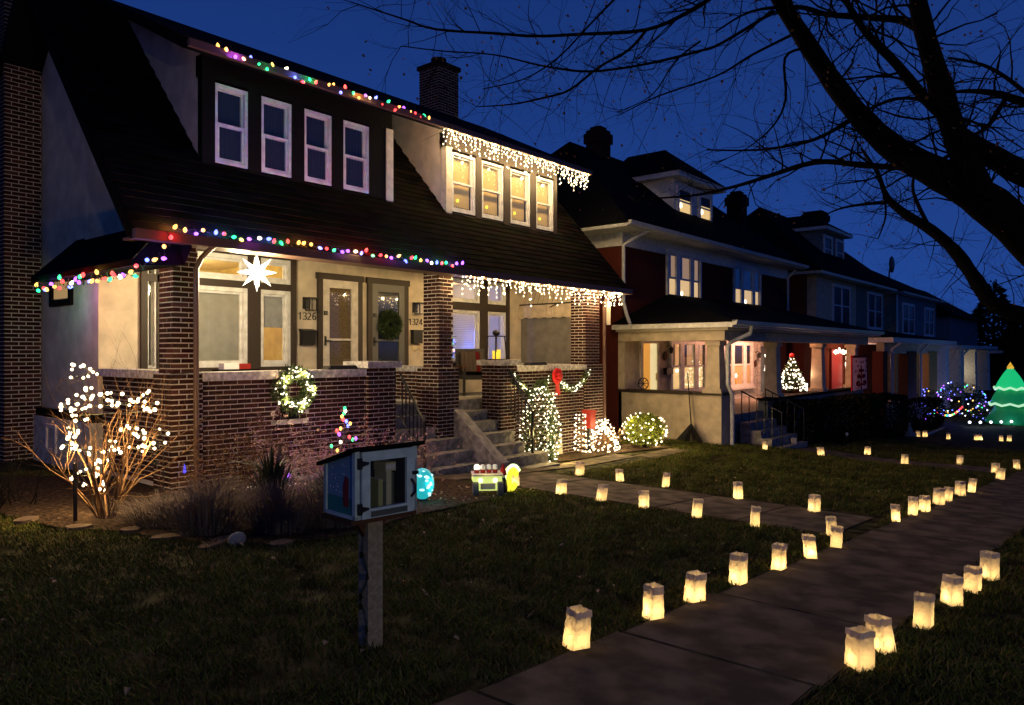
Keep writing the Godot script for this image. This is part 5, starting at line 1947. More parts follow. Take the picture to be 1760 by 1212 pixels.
	b = MB.new()
	b.box(0.05, 0.25, 0.0, 0.085, -0.08, 0.08)
	hang(o, "ribbon_end", b.mesh(), M.red_box)
	b = MB.new()
	b.box(-0.3, 0.4, -0.7, 0.0, -0.1, 0.1)
	hang(o, "stand", b.mesh(), M.black_trim)
	for q in [[7.35, "black boot tray on the parapet of 1326"], [12.35, "black planter edge on the parapet of 1324"]]:
		o = thing("low_planter", q[1], "planter", Vector3(q[0], 1.285, -9.72))
		b = MB.new()
		b.prism(Transform3D.IDENTITY, [Vector2(-0.3, 0.0), Vector2(0.3, 0.0), Vector2(0.24, 0.06), Vector2(-0.24, 0.06)], -0.09, 0.09)
		hang(o, "tray", b.mesh(), M.black_metal)
	# the tree inside the right window
	o = thing("window_tree", "christmas tree with blue and green lights behind the blinds of 1324", "christmas tree", Vector3(12.45, 0.75, -12.75))
	b = MB.new()
	var pick6 := func(_k: int) -> Array:
		var y := 1.0 - sqrt(r.randf())
		var a := r.randf() * TAU
		var rad := 0.7 * (1.0 - y) * r.randf_range(0.4, 1.0)
		return [Vector3(cos(a) * rad, 0.2 + y * 1.9, sin(a) * rad), Vector3(cos(a), 0.1, sin(a))]
	needle_cloud(b, 1200, pick6, 0.13, 0.02, r)
	hang(o, "foliage", b.mesh(), M.fir)
	var hue := ["bulb_blue", "bulb_blue", "bulb_green", "bulb_violet", "bulb_amber"]
	for h in hue.size():
		b = MB.new()
		for k in 40:
			var y := 1.0 - sqrt(r.randf() * 0.98)
			var a := r.randf() * TAU
			var rad := 0.72 * (1.0 - y)
			b.ball(Vector3(cos(a) * rad, 0.2 + y * 1.9, sin(a) * rad), Vector3.ONE * 0.036, 3, 5)
		hang(o, "bulbs", b.mesh(), M[hue[h]]).set_meta("kind", "stuff")
	omni(o, Vector3(0.3, 1.2, 0.5), Color(0.4, 0.5, 1.0), 0.5, 0.05)
	omni(o, Vector3(0.1, 0.6, 0.6), Color(0.3, 0.9, 0.8), 0.08, 0.05)
	# hanging lantern at the short pier of 1326's corner
	o = thing("hanging_lantern", "small dark lantern hanging on a hook beside the corner pier", "lantern", Vector3(4.42, 0.05, -9.45))
	b = MB.new()
	b.tube([Vector3(0, -0.5, 0), Vector3(0, 0.42, 0), Vector3(-0.06, 0.48, 0), Vector3(-0.1, 0.4, 0)], [0.008, 0.008, 0.008, 0.008], 5)
	hang(o, "hook", b.mesh(), M.black_metal)
	b = MB.new()
	b.lathe(Vector3(-0.1, 0.1, 0), [[0.05, 0.0], [0.055, 0.02], [0.045, 0.03]], 8)
	b.lathe(Vector3(-0.1, 0.1, 0), [[0.05, 0.2], [0.06, 0.21], [0.02, 0.29], [0.0, 0.3]], 8)
	for k in 4:
		var a := TAU * k / 4
		b.tube([Vector3(-0.1 + cos(a) * 0.045, 0.12, sin(a) * 0.045), Vector3(-0.1 + cos(a) * 0.045, 0.3, sin(a) * 0.045)], [0.005, 0.005], 4)
	hang(o, "lantern_frame", b.mesh(), M.black_metal)

# ---------------------------------------------------------------- book box, cart, luminarias
func book_box() -> void:
	var o := thing("book_exchange_box", "pale blue green book box with black slanted roof on a wooden post", "book box", on_ground(2.81, -3.43), -0.1)
	# own axes: x along the door side, z towards the street; the box sits on its post
	var y0 := 0.785
	var W := 0.21
	var D := 0.165
	var b := MB.new()
	b.box(-0.05, 0.05, -0.15, y0 - 0.03, -0.05, 0.05)
	hang(o, "post", b.mesh(), M.post_wood)
	b = MB.new()
	b.box(-W - 0.01, W + 0.01, y0 - 0.03, y0 - 0.001, -D - 0.01, D - 0.02)
	for s in [-1.0, 1.0]:
		b.prism(front(0.0), [Vector2(0.05 * s, y0 - 0.14), Vector2(0.12 * s, y0 - 0.03), Vector2(0.05 * s, y0 - 0.03)] if s > 0 else [Vector2(-0.05, y0 - 0.14), Vector2(-0.05, y0 - 0.03), Vector2(-0.12, y0 - 0.03)], -0.02, 0.02)
	hang(o, "platform", b.mesh(), M.brown_wood)
	# shell: floor, back, right side, posts
	b = MB.new()
	b.box(-W, W, y0, y0 + 0.02, -D, D)
	b.box(-W, W, y0, y0 + 0.27, -D, -D + 0.012)
	b.box(W - 0.015, W, y0, y0 + 0.30, -D, D)
	b.box(-W, -W + 0.03, y0, y0 + 0.375, D - 0.03, D)
	b.box(W - 0.03, W, y0, y0 + 0.375, D - 0.03, D)
	b.box(-W, -W + 0.025, y0, y0 + 0.28, -D, -D + 0.03)
	hang(o, "shell", b.mesh(), M.library_paint)
	b = MB.new()
	b.box(-W + 0.02, W - 0.016, y0 + 0.021, y0 + 0.27, -D + 0.013, -D + 0.016)
	b.box(-W + 0.02, -W + 0.024, y0 + 0.021, y0 + 0.28, -D + 0.03, D - 0.03)
	b.box(W - 0.02, W - 0.016, y0 + 0.021, y0 + 0.30, -D + 0.03, D - 0.03)
	hang(o, "lining", b.mesh(), M.dark_inside)
	# painted side panel
	var L := leftside(-W + 0.008)
	var sp := hang(o, "side_panel", MeshInstance3D.new().mesh, M.library_blue)
	b = MB.new()
	b.prism(L, [Vector2(-D + 0.03, y0 + 0.11), Vector2(D - 0.03, y0 + 0.11), Vector2(D - 0.03, y0 + 0.36), Vector2(-D + 0.03, y0 + 0.285)], -0.01, 0.0)
	sp.mesh = b.mesh()
	b = MB.new()
	b.prism(L, [Vector2(-D + 0.03, y0 + 0.02), Vector2(D - 0.03, y0 + 0.02), Vector2(D - 0.03, y0 + 0.07), Vector2(0.02, y0 + 0.085), Vector2(-D + 0.03, y0 + 0.11)], 0.0, 0.001)
	b.bx(L, -D + 0.03, D - 0.03, y0 + 0.05, y0 + 0.111, -0.01, -0.002)
	hang(sp, "painted_grass", b.mesh(), M.library_teal)
	b = MB.new()
	b.prism(L, [Vector2(0.035, y0 + 0.06), Vector2(0.09, y0 + 0.06), Vector2(0.09, y0 + 0.22), Vector2(0.055, y0 + 0.235), Vector2(0.03, y0 + 0.17)], 0.001, 0.002)
	hang(sp, "painted_shed", b.mesh(), M.library_red)
	b = MB.new()
	var r := RandomNumberGenerator.new()
	r.seed = 8
	for k in 26:
		var q := L * Vector3(r.randf_range(-D + 0.05, 0.06), y0 + r.randf_range(0.13, 0.30), 0.001)
		b.ball(q, Vector3(0.001, 0.004, 0.004) * r.randf_range(0.7, 1.7), 3, 5)
	hang(sp, "painted_snow", b.mesh(), M.plain_white)
	# roof
	b = MB.new()
	b.prism(leftside(-W - 0.025), [Vector2(-D - 0.04, y0 + 0.265), Vector2(D + 0.03, y0 + 0.385), Vector2(D + 0.03, y0 + 0.405), Vector2(-D - 0.04, y0 + 0.285)], -(2 * W + 0.06), 0.0)
	hang(o, "roof", b.mesh(), M.black_trim)
	# door
	var F := front(D)
	b = MB.new()
	ring(b, F, -W + 0.034, W - 0.034, y0 + 0.004, y0 + 0.372, 0.052, 0.001, 0.02)
	var dr := hang(o, "door", b.mesh(), M.library_paint)
	b = MB.new()
	b.bx(F, -W + 0.08, W - 0.08, y0 + 0.05, y0 + 0.325, 0.006, 0.009)
	hang(dr, "pane", b.mesh(), M.glass)
	for y in [y0 + 0.06, y0 + 0.31]:
		b = MB.new()
		b.bx(F, -W + 0.012, -W + 0.034, y - 0.03, y + 0.03, 0.003, 0.024)
		b.prism(F, [Vector2(-W + 0.034, y - 0.016), Vector2(-W + 0.075, y - 0.006), Vector2(-W + 0.075, y + 0.006), Vector2(-W + 0.034, y + 0.016)], 0.021, 0.026)
		hang(dr, "hinge", b.mesh(), M.black_metal)
	b = MB.new()
	b.tube([F * Vector3(W - 0.055, y0 + 0.09, 0.02), F * Vector3(W - 0.045, y0 + 0.12, 0.045), F * Vector3(W - 0.045, y0 + 0.16, 0.045), F * Vector3(W - 0.055, y0 + 0.19, 0.02)], [0.008, 0.008, 0.008, 0.008], 6)
	hang(dr, "handle", b.mesh(), M.black_metal)
	b = MB.new()
	b.bx(F, W - 0.05, W - 0.01, y0 + 0.215, y0 + 0.235, 0.02, 0.03)
	hang(dr, "latch", b.mesh(), M.black_metal)
	b = MB.new()
	b.bx(F, -W + 0.09, W - 0.085, y0 + 0.01, y0 + 0.042, 0.02, 0.024)
	hang(dr, "plaque", b.mesh(), M.plaque)
	# books behind the pane
	for k in [[0.0, 0.03, 0.17, "book_olive", "olive book upright in the book box"], [0.032, 0.02, 0.16, "book_dark", "dark book between the olive and pale books in the book box"], [0.055, 0.035, 0.21, "book_pale", "tallest pale green book in the book box"], [0.092, 0.015, 0.2, "book_dark", "dark thin book beside the tallest pale book in the book box"], [-0.12, 0.03, 0.12, "book_dark", "short dark book alone near the hinges in the book box"]]:
		var bk := thing("book", k[4], "book", o.position + Vector3(k[0], y0 + 0.02, 0.02).rotated(Vector3.UP, -0.1), -0.1, "books in the book box")
		b = MB.new()
		b.box(0.0, k[1], 0.0, k[2], -0.06, 0.06)
		hang(bk, "cover", b.mesh(), M[k[3]])
		b = MB.new()
		b.box(0.003, k[1] - 0.003, k[2], k[2] + 0.001, -0.055, 0.055)
		hang(bk, "pages", b.mesh(), M.plain_white)
	var bk := thing("book", "pale book lying flat on the upright ones in the book box", "book", o.position + Vector3(0.05, y0 + 0.232, 0.02).rotated(Vector3.UP, -0.1), -0.1, "books in the book box")
	b = MB.new()
	b.box(0.0, 0.07, 0.0, 0.05, -0.06, 0.06)
	hang(bk, "cover", b.mesh(), M.book_pale)
	b = MB.new()
	b.box(0.002, 0.068, 0.012, 0.038, 0.06, 0.061)
	hang(bk, "pages", b.mesh(), M.plain_white)
	# vine on the post
	b = MB.new()
	var pts := []
	var rd := []
	for k in 12:
		pts.append(Vector3(-0.055 - 0.008 * sin(k * 1.7), 0.02 + k * 0.06, 0.02 + 0.03 * sin(k * 1.1)))
		rd.append(0.005)
	b.tube(pts, rd, 4)
	for k in 14:
		var p: Vector3 = pts[r.randi() % 12]
		b.quad(p, p + Vector3(-0.03, 0.01, 0.02), p + Vector3(-0.035, -0.03, 0.03), p + Vector3(0.0, -0.025, 0.015))
	var vine := thing("creeping_vine", "thin dark vine climbing the wooden post of the book box", "vine", o.position, -0.1)
	hang(vine, "stem", b.mesh(), M.yucca)

func lawn_cart() -> void:
	# lit plastic truck with striped tins, a little figure in red and a coiled yellow wreath
	var at := on_ground(7.74, -6.95)
	var o := thing("toy_truck_light", "glowing yellow green toy truck carrying red and white tins on the lawn", "lawn ornament", at, -0.75)
	var gl := glow("truck_plastic_lamp", Color(0.52, 0.60, 0.16), 0.75)
	var b := MB.new()
	b.prism(front(0.0), [Vector2(-0.15, 0.09), Vector2(0.15, 0.09), Vector2(0.2, 0.2), Vector2(0.19, 0.29), Vector2(-0.19, 0.29), Vector2(-0.2, 0.2)], -0.18, 0.16)
	hang(o, "body_lamp", b.mesh(), gl)
	b = MB.new()
	b.box(-0.21, 0.21, 0.288, 0.31, -0.19, 0.18)
	hang(o, "bed_rim", b.mesh(), M.cream_paint)
	for s in [-1.0, 1.0]:
		b = MB.new()
		b.tube([Vector3(s * 0.13, 0.105, 0.15), Vector3(s * 0.205, 0.105, 0.15)], [0.11, 0.11], 14)
		hang(o, "wheel", b.mesh(), M.grey_door)
		b = MB.new()
		b.ball(Vector3(s * 0.1, 0.23, 0.165), Vector3(0.03, 0.03, 0.012), 5, 8)
		hang(o, "headlamp", b.mesh(), M.bulb_soft)
	b = MB.new()
	b.box(-0.1, 0.1, 0.11, 0.19, 0.16, 0.17)
	hang(o, "grille", b.mesh(), M.cream_paint)
	for k in 4:
		var c := thing("striped_tin", ORDER[k] + " red and white tin on the toy truck, counting from the far headlamp", "tin", at + Vector3(-0.14 + k * 0.085, 0.31, 0.0).rotated(Vector3.UP, -0.75), 0.0, "tins on the toy truck")
		b = MB.new()
		b.lathe(Vector3.ZERO, [[0.0, 0.0], [0.036, 0.0], [0.036, 0.05], [0.0, 0.05]], 10)
		hang(c, "red_band", b.mesh(), M.red_box)
		b = MB.new()
		b.lathe(Vector3(0, 0.05, 0), [[0.036, 0.0], [0.036, 0.05], [0.02, 0.065], [0.0, 0.065]], 10)
		hang(c, "white_lid", b.mesh(), M.bulb_soft if k == 0 else M.snow_white)
	omni(o, Vector3(0.0, 0.42, 0.24), Color(1.0, 0.95, 0.6), 0.02, 0.03)
	var f := thing("gnome_figure", "little gnome figure in pointed red hat beside the toy truck", "lawn ornament", on_ground(7.97, -6.85))
	b = MB.new()
	b.lathe(Vector3.ZERO, [[0.0, 0.0], [0.06, 0.0], [0.065, 0.1], [0.05, 0.2], [0.03, 0.24]], 10)
	hang(f, "coat", b.mesh(), M.black_metal)
	b = MB.new()
	b.ball(Vector3(0, 0.26, 0.0), Vector3(0.035, 0.04, 0.035), 6, 8)
	hang(f, "beard", b.mesh(), M.snow_white)
	b = MB.new()
	b.lathe(Vector3(0, 0.275, 0), [[0.055, 0.0], [0.045, 0.05], [0.0, 0.17]], 10)
	hang(f, "hat", b.mesh(), M.red_velvet)
	var w := thing("coiled_wreath_light", "coiled yellow green glowing wreath lying beside the toy truck", "lawn ornament", on_ground(8.2, -6.9))
	b = MB.new()
	for c in 3:
		var pts := []
		var rd := []
		for k in 15:
			var a := 0.4 + k * 0.36
			pts.append(Vector3(cos(a) * (0.15 - c * 0.035), 0.2 + sin(a) * (0.16 - c * 0.035), 0.02 * c))
			rd.append(0.03)
		b.tube(pts, rd, 7)
	hang(w, "glow_tube_lamp", b.mesh(), glow("yellow_tube", Color(0.80, 0.72, 0.04), 0.8))
	b = MB.new()
	for k in 12:
		var a := 0.6 + k * 0.25
		b.ball(Vector3(cos(a) * 0.17, 0.21 + sin(a) * 0.18, 0.03), Vector3.ONE * 0.028, 3, 5)
	hang(w, "bulbs", b.mesh(), glow("lime_bulb", Color(0.8, 0.95, 0.45), 1.3))
	omni(w, Vector3(0, 0.2, 0.25), Color(0.95, 0.95, 0.4), 0.02, 0.03)

func bag_mesh(seed_: int, sx: float, sz: float, h: float) -> Array:
	# an open paper bag with a rolled cuff: [bag, cuff]
	var r := RandomNumberGenerator.new()
	r.seed = seed_
	var ns := 20
	var nv := 8
	var rows := []
	var lean := Vector3(r.randf_range(-0.022, 0.022), 0, r.randf_range(-0.022, 0.022))
	for j in nv + 1:
		var t := j / float(nv)
		var ring_ := []
		var open := 1.0 - 0.17 * t
		for k in ns:
			var s := k / float(ns) * 4.0
			var e := int(s)
			var f := s - e
			var p := Vector3.ZERO
			match e:
				0: p = Vector3(lerpf(-1, 1, f), 0, 1)
				1: p = Vector3(1, 0, lerpf(1, -1, f))
				2: p = Vector3(lerpf(1, -1, f), 0, -1)
				3: p = Vector3(-1, 0, lerpf(-1, 1, f))
			var gus := 0.0
			if e == 1 or e == 3:
				gus = 0.16 * (1.0 - absf(f - 0.5) * 2.0) * (0.15 + t)
			else:
				gus = -0.10 * (1.0 - absf(f - 0.5) * 2.0) * t
			p.x *= sx * (open - (gus if e == 1 or e == 3 else 0.0))
			p.z *= sz * (open + 0.1 * t - (gus if e == 0 or e == 2 else 0.0))
			p += lean * t + Vector3(r.randf_range(-1, 1), 0, r.randf_range(-1, 1)) * 0.0045 * (0.3 + t)
			p.y = h * t + r.randf_range(-0.004, 0.004) * t
			ring_.append(p)
		rows.append(ring_)
	var b := MB.new()
	for j in nv:
		for k in ns:
			b.quad(rows[j][k], rows[j][(k + 1) % ns], rows[j + 1][(k + 1) % ns], rows[j + 1][k])
	var c := MB.new()
	var drop := r.randf_range(0.028, 0.052)
	var lo := []
	for k in ns:
		var p: Vector3 = rows[nv][k]
		var out := Vector3(p.x, 0, p.z).normalized() * 0.006
		lo.append(p + out - Vector3(0, drop + r.randf_range(-0.006, 0.006), 0))
	for k in ns:
		var n := (k + 1) % ns
		var p: Vector3 = rows[nv][k]
		var q: Vector3 = rows[nv][n]
		var up := Vector3(0, 0.003, 0)
		c.quad(lo[k], lo[n], q + Vector3(q.x, 0, q.z).normalized() * 0.004 + up, p + Vector3(p.x, 0, p.z).normalized() * 0.004 + up)
	return [b.mesh(), c.mesh()]

func luminarias() -> void:
	var r := RandomNumberGenerator.new()
	r.seed = 404
	var kinds := []
	for k in 12:
		kinds.append(bag_mesh(k + 1, r.randf_range(0.056, 0.068), r.randf_range(0.046, 0.058), r.randf_range(0.2, 0.225)))
	var fl := MB.new()
	fl.tube([Vector3(0, 0.03, 0), Vector3(0, 0.038, 0), Vector3(0, 0.052, 0), Vector3(0, 0.062, 0)], [0.004, 0.008, 0.006, 0.001], 8)
	var flame := fl.mesh()
	var ca := MB.new()
	ca.lathe(Vector3.ZERO, [[0.0, 0.0], [0.019, 0.0], [0.019, 0.028], [0.0, 0.026]], 10)
	var wax := ca.mesh()
	# [what to count from, the row, counted from the end of the list]
	var says := {
		"lawn_edge": ["on the lawn edge of the sidewalk, counting from the front walk", "luminarias on the lawn edge of the sidewalk", true],
		"street_edge": ["on the street side of the sidewalk, counting from the close pair", "luminarias on the street side of the sidewalk", false],
		"walk_near": ["on the toy truck's side of the front walk, counting outwards", "luminarias on the toy truck side of the front walk", false],
		"walk_far": ["on the far side of the front walk, counting from the stairs", "luminarias on the far side of the front walk", false],
		"lawn_edge_far": ["on the sidewalk edge past the front walk, counting from that walk", "luminarias on the sidewalk edge past the front walk", false],
		"next_walk": ["by the red brick twin's walk, counting from its porch", "luminarias by the red brick twin's walk", false],
		"third_walk": ["on the lawn beyond the dark hedge, counting from the statue", "luminarias beyond the dark hedge", false],
	}
	for key in BAGS:
		var count: int = BAGS[key].size()
		for n in count:
			var q: Array = BAGS[key][n]
			var z: float = q[1]
			var x: float = q[0]
			var lift := 0.012
			var o := thing("luminaria", ORDER[count - 1 - n if says[key][2] else n] + " glowing paper bag " + says[key][0], "luminaria", on_ground(x, z, lift), r.randf_range(-0.6, 1.2), says[key][1])
			var k: Array = kinds[r.randi() % 12]
			o.scale = Vector3(1, r.randf_range(0.93, 1.08), 1)
			hang(o, "paper_bag", k[0], M.paper_bag)
			hang(o, "folded_cuff", k[1], M.paper_cuff)
			var off := Vector3(r.randf_range(-0.018, 0.018), 0, r.randf_range(-0.012, 0.012))
			hang(o, "candle", wax, M.snow_white, off)
			hang(o, "candle_flame", flame, M.flame, off)
			omni(o, off + Vector3(0, 0.05, 0), Color(1.0, 0.86, 0.60), 0.0175 * r.randf_range(0.6, 1.45), 0.012)

# ---------------------------------------------------------------- ground, plants, trees
func ground() -> void:
	var b := MB.new()
	var xs := []
	var x := -60.0
	while x < 260.0:
		xs.append(x)
		x += 0.8 if (x > -4 and x < 45) else 8.0
	var zs := []
	var z := -120.0
	while z < 60.0:
		zs.append(z)
		z += 0.7 if (z > -20 and z < 1.0) else 8.0
	for i in xs.size():
		for j in zs.size():
			b._add(Vector3(xs[i], gy(xs[i], zs[j]), zs[j]), Vector3.UP)
	var nz := zs.size()
	for i in xs.size() - 1:
		for j in nz - 1:
			var p := i * nz + j
			b.ix.append_array(PackedInt32Array([p, p + nz, p + 1, p + 1, p + nz, p + nz + 1]))
	struct("ground", b, M.lawn)
	# the road behind the camera
	b = MB.new()
	for i in 60:
		var x0 := -40.0 + i * 2.0
		strip(b, x0, x0 + 2.0, 2.2, 12.0, 0.02)
	struct("road", b, M.asphalt)
	# sidewalk, slab by slab; its line swings slightly towards the road
	var w: Node3D = struct_node("sidewalk")
	for i in 34:
		var x0 := -1.2 + i * 1.32
		slab(w, x0, x0 + 1.30, sidewalk_z(x0, 0), sidewalk_z(x0, 1))
	# front walk
	w = struct_node("front_walk")
	for i in 5:
		var z1 := -2.62 - i * 1.12
		slab(w, 8.62 + 0.03 * i, 10.32 + 0.05 * i, z1 - 1.105, z1)
	slab(w, 7.9, 11.9, -8.9, -8.25)
	slab(w, 11.92, 13.9, -8.75, -8.2)
	slab(w, 13.92, 15.6, -8.3, -7.8)
	# walk of the red brick twin
	w = struct_node("neighbour_walk")
	for i in 4:
		var z1 := -2.35 - i * 1.1
		slab(w, 19.0, 20.4, z1 - 1.085, z1)
	# planting bed in front of 1326
	b = MB.new()
	var outline := [Vector2(2.55, -8.9), Vector2(2.7, -8.0), Vector2(3.1, -7.35), Vector2(3.35, -6.6), Vector2(3.9, -6.0), Vector2(4.7, -5.9), Vector2(5.6, -6.3), Vector2(6.8, -6.5), Vector2(7.9, -6.7), Vector2(8.35, -7.3), Vector2(8.4, -8.3), Vector2(7.8, -9.55), Vector2(4.6, -9.55), Vector2(4.4, -11.5), Vector2(2.9, -12.5)]
	bed(b, outline)
	struct("planting_bed", b, M.mulch)
	b = MB.new()
	bed(b, [Vector2(11.5, -9.55), Vector2(11.6, -8.95), Vector2(12.6, -8.8), Vector2(13.8, -8.78), Vector2(14.9, -8.5), Vector2(15.9, -8.3), Vector2(16.0, -9.3), Vector2(14.8, -9.55)])
	struct("planting_bed", b, M.mulch)
	# edging stones of the bed
	var r := RandomNumberGenerator.new()
	r.seed = 12
	var pts := [Vector2(2.6, -8.5), Vector2(2.85, -7.85), Vector2(3.15, -7.4), Vector2(3.3, -6.9), Vector2(3.5, -6.45), Vector2(3.9, -6.05)]
	for i in pts.size():
		var p: Vector2 = pts[i]
		var o := thing("edging_stone", ORDER[i] + " rough edging stone of the planting bed, counting from the lit shrub", "stone", on_ground(p.x, p.y, -0.02), r.randf_range(-0.6, 0.9), "edging stones of the planting bed")
		var mb := MB.new()
		var poly := []
		var l := r.randf_range(0.10, 0.26)
		for k in 7:
			var a := TAU * k / 7
			poly.append(Vector2(cos(a) * l * r.randf_range(0.8, 1.1), sin(a) * 0.1 * r.randf_range(0.8, 1.15)))
		mb.prism(Transform3D(Basis(Vector3.RIGHT, -PI / 2), Vector3.ZERO), poly, 0.0, r.randf_range(0.045, 0.065))
		hang(o, "stone", mb.mesh(), M.edging_stone)

func sidewalk_z(x: float, side: int) -> float:
	var far := -(2.52 - 0.028 * (x - 3.6))
	return far if side == 0 else far + 1.22

func strip(b: MB, x0: float, x1: float, z0: float, z1: float, up: float) -> void:
	b.quad(Vector3(x0, gy(x0, z1) + up, z1), Vector3(x1, gy(x1, z1) + up, z1), Vector3(x1, gy(x1, z0) + up, z0), Vector3(x0, gy(x0, z0) + up, z0))

func slab(p: Node3D, x0: float, x1: float, z0: float, z1: float) -> void:
	var b := MB.new()
	var up := 0.012 + rng.randf_range(-0.003, 0.003)
	var n := maxi(1, int((z1 - z0) / 0.6))
	for k in n:
		strip(b, x0 + 0.006, x1 - 0.006, lerpf(z0, z1, float(k) / n) + (0.006 if k == 0 else 0.0), lerpf(z0, z1, float(k + 1) / n) - (0.006 if k == n - 1 else 0.0), up)
	for e in [[x0 + 0.006, x0 + 0.006, z0, z1], [x1 - 0.006, x1 - 0.006, z1, z0], [x0, x1, z1, z1], [x1, x0, z0, z0]]:
		var a := on_ground(e[0], e[2], up)
		var c := on_ground(e[1], e[3], up)
		b.quad(a + Vector3(0, -0.15, 0), c + Vector3(0, -0.15, 0), c, a)
	hang(p, "slab", b.mesh(), M.walk)

func bed(b: MB, outline: Array) -> void:
	var flat := PackedVector2Array(outline)
	var t := Geometry2D.triangulate_polygon(flat)
	for i in range(0, t.size(), 3):
		var q := []
		for j in 3:
			var p := flat[t[i + j]]
			q.append(on_ground(p.x, p.y, 0.025))
		if (q[1] - q[0]).cross(q[2] - q[0]).y < 0:
			b.tri(q[0], q[2], q[1])
		else:
			b.tri(q[0], q[1], q[2])

func in_poly(x: float, z: float) -> bool:
	# paved or planted, so no turf
	if z > sidewalk_z(x, 0) - 0.03 and z < sidewalk_z(x, 1) + 0.03:
		return true
	if x > 8.55 and x < 10.6 and z > -8.3 and z < -2.4:
		return true
	if x > 18.95 and x < 20.45 and z > -7 and z < -2.2:
		return true
	if x > 7.8 and x < 15.6 and z < -7.75:
		return true
	if x > 4.4 and z < -9.5 and x < 15.2:
		return true
	if Geometry2D.is_point_in_polygon(Vector2(x, z), BED):
		return true
	return x > 17.3 and z < -7.7

var BED := PackedVector2Array([Vector2(2.55, -8.9), Vector2(2.7, -8.0), Vector2(3.1, -7.35), Vector2(3.35, -6.6), Vector2(3.9, -6.0), Vector2(4.7, -5.9), Vector2(5.6, -6.3), Vector2(6.8, -6.5), Vector2(7.9, -6.7), Vector2(8.35, -7.3), Vector2(8.4, -8.3), Vector2(7.8, -9.55), Vector2(4.6, -9.55), Vector2(4.4, -11.5), Vector2(2.9, -12.5)])

func turf() -> void:
	var r := RandomNumberGenerator.new()
	r.seed = 99
	var b := MB.new()
	b.tinted = true
	for k in 18:
		var a := r.randf() * TAU
		var p := Vector3(r.randf_range(-0.06, 0.06), 0, r.randf_range(-0.06, 0.06))
		var h := r.randf_range(0.016, 0.042)
		var lean := Vector3(cos(a), 0, sin(a)) * h * r.randf_range(0.2, 1.3)
		var s := Vector3(-sin(a), 0, cos(a)) * 0.0028
		# most blades are green, some whole blades are winter straw
		var straw := r.randf() < 0.25
		b.col = Color(0.16, 0.13, 0.055) if straw else Color(0.072, 0.100, 0.020)
		b.quad(p - s, p + s, p + lean * 0.5 + s * 0.7 + Vector3(0, h * 0.6, 0), p + lean * 0.5 - s * 0.7 + Vector3(0, h * 0.6, 0))
		b.tri(p + lean * 0.5 - s * 0.7 + Vector3(0, h * 0.6, 0), p + lean * 0.5 + s * 0.7 + Vector3(0, h * 0.6, 0), p + lean + Vector3(0, h * 0.9, 0))
	var spots := []
	var cols := []
	var nz := FastNoiseLite.new()
	nz.seed = 6
	nz.frequency = 0.9
	for k in 120000:
		# denser near the camera
		var u := r.randf()
		var x := -2.5 + 30.0 * u * u
		var z := -r.randf_range(-0.6, 12.5)
		if x > 15.5 and r.randf() < 0.3:
			continue
		if x + -z * 0.3 < 0.6 or in_poly(x, z):
			continue
		var v := nz.get_noise_2d(x, z)
		if r.randf() > 0.75 + v:
			continue
		var sc := r.randf_range(0.7, 1.35) * (1.0 + 0.04 * x)
		spots.append(Transform3D(Basis(Vector3.UP, r.randf() * TAU).scaled(Vector3(sc, sc * r.randf_range(0.7, 1.2), sc)), on_ground(x, z, 0.0)))
		var tone := 0.75 + 0.6 * v + r.randf_range(-0.15, 0.2)
		cols.append(Color(tone * r.randf_range(0.9, 1.2), tone, tone * 0.9))
	var mm := MultiMesh.new()
	mm.transform_format = MultiMesh.TRANSFORM_3D
	mm.use_colors = true
	mm.mesh = b.mesh()
	mm.instance_count = spots.size()
	for k in spots.size():
		mm.set_instance_transform(k, spots[k])
		mm.set_instance_color(k, cols[k])
	var i := MultiMeshInstance3D.new()
	i.name = "grass"
	i.multimesh = mm
	i.material_override = M.blade
	i.set_meta("kind", "stuff")
	i.set_meta("label", "short winter lawn grass between the walks and the houses")
	i.set_meta("category", "grass")
	add_child(i)
	# fallen leaves
	b = MB.new()
	for k in 260:
		var x := r.randf_range(0.8, 14.0)
		var z := -r.randf_range(2.7, 8.5)
		if x < 2.0 and z < -8.0:
			continue
		var near_bed := r.randf() < 0.35
		if near_bed:
			x = r.randf_range(6.6, 8.5)
			z = -r.randf_range(6.5, 7.6)
		elif in_poly(x, z):
			continue
		var q := on_ground(x, z, 0.045 + r.randf_range(0.0, 0.02))
		var a := r.randf() * TAU
		var l := r.randf_range(0.012, 0.03)
		var f := Vector3(cos(a), r.randf_range(-0.3, 0.5), sin(a)) * l
		var s := Vector3(-sin(a), r.randf_range(-0.4, 0.4), cos(a)) * l * 0.55
		var lift := Vector3(0, l * r.randf_range(0.2, 0.6), 0)
		b.tri(q - f, q + s + lift, q + f)
		b.tri(q - f, q + f, q - s + lift)
		b.tri(q + f * 0.2, q + s * 1.3 + f * 0.5 + lift, q + f * 0.9)
		b.tri(q + f * 0.2, q + f * 0.9, q - s * 1.3 + f * 0.5 + lift)
	var fl := MeshInstance3D.new()
	fl.name = "fallen_leaves"
	fl.mesh = b.mesh()
	fl.material_override = mat("fallen_leaf", Color(0.30, 0.22, 0.14), 0.8)
	fl.set_meta("kind", "stuff")
	fl.set_meta("label", "pale curled fallen leaves scattered over the lawn")
	fl.set_meta("category", "leaves")
	add_child(fl)

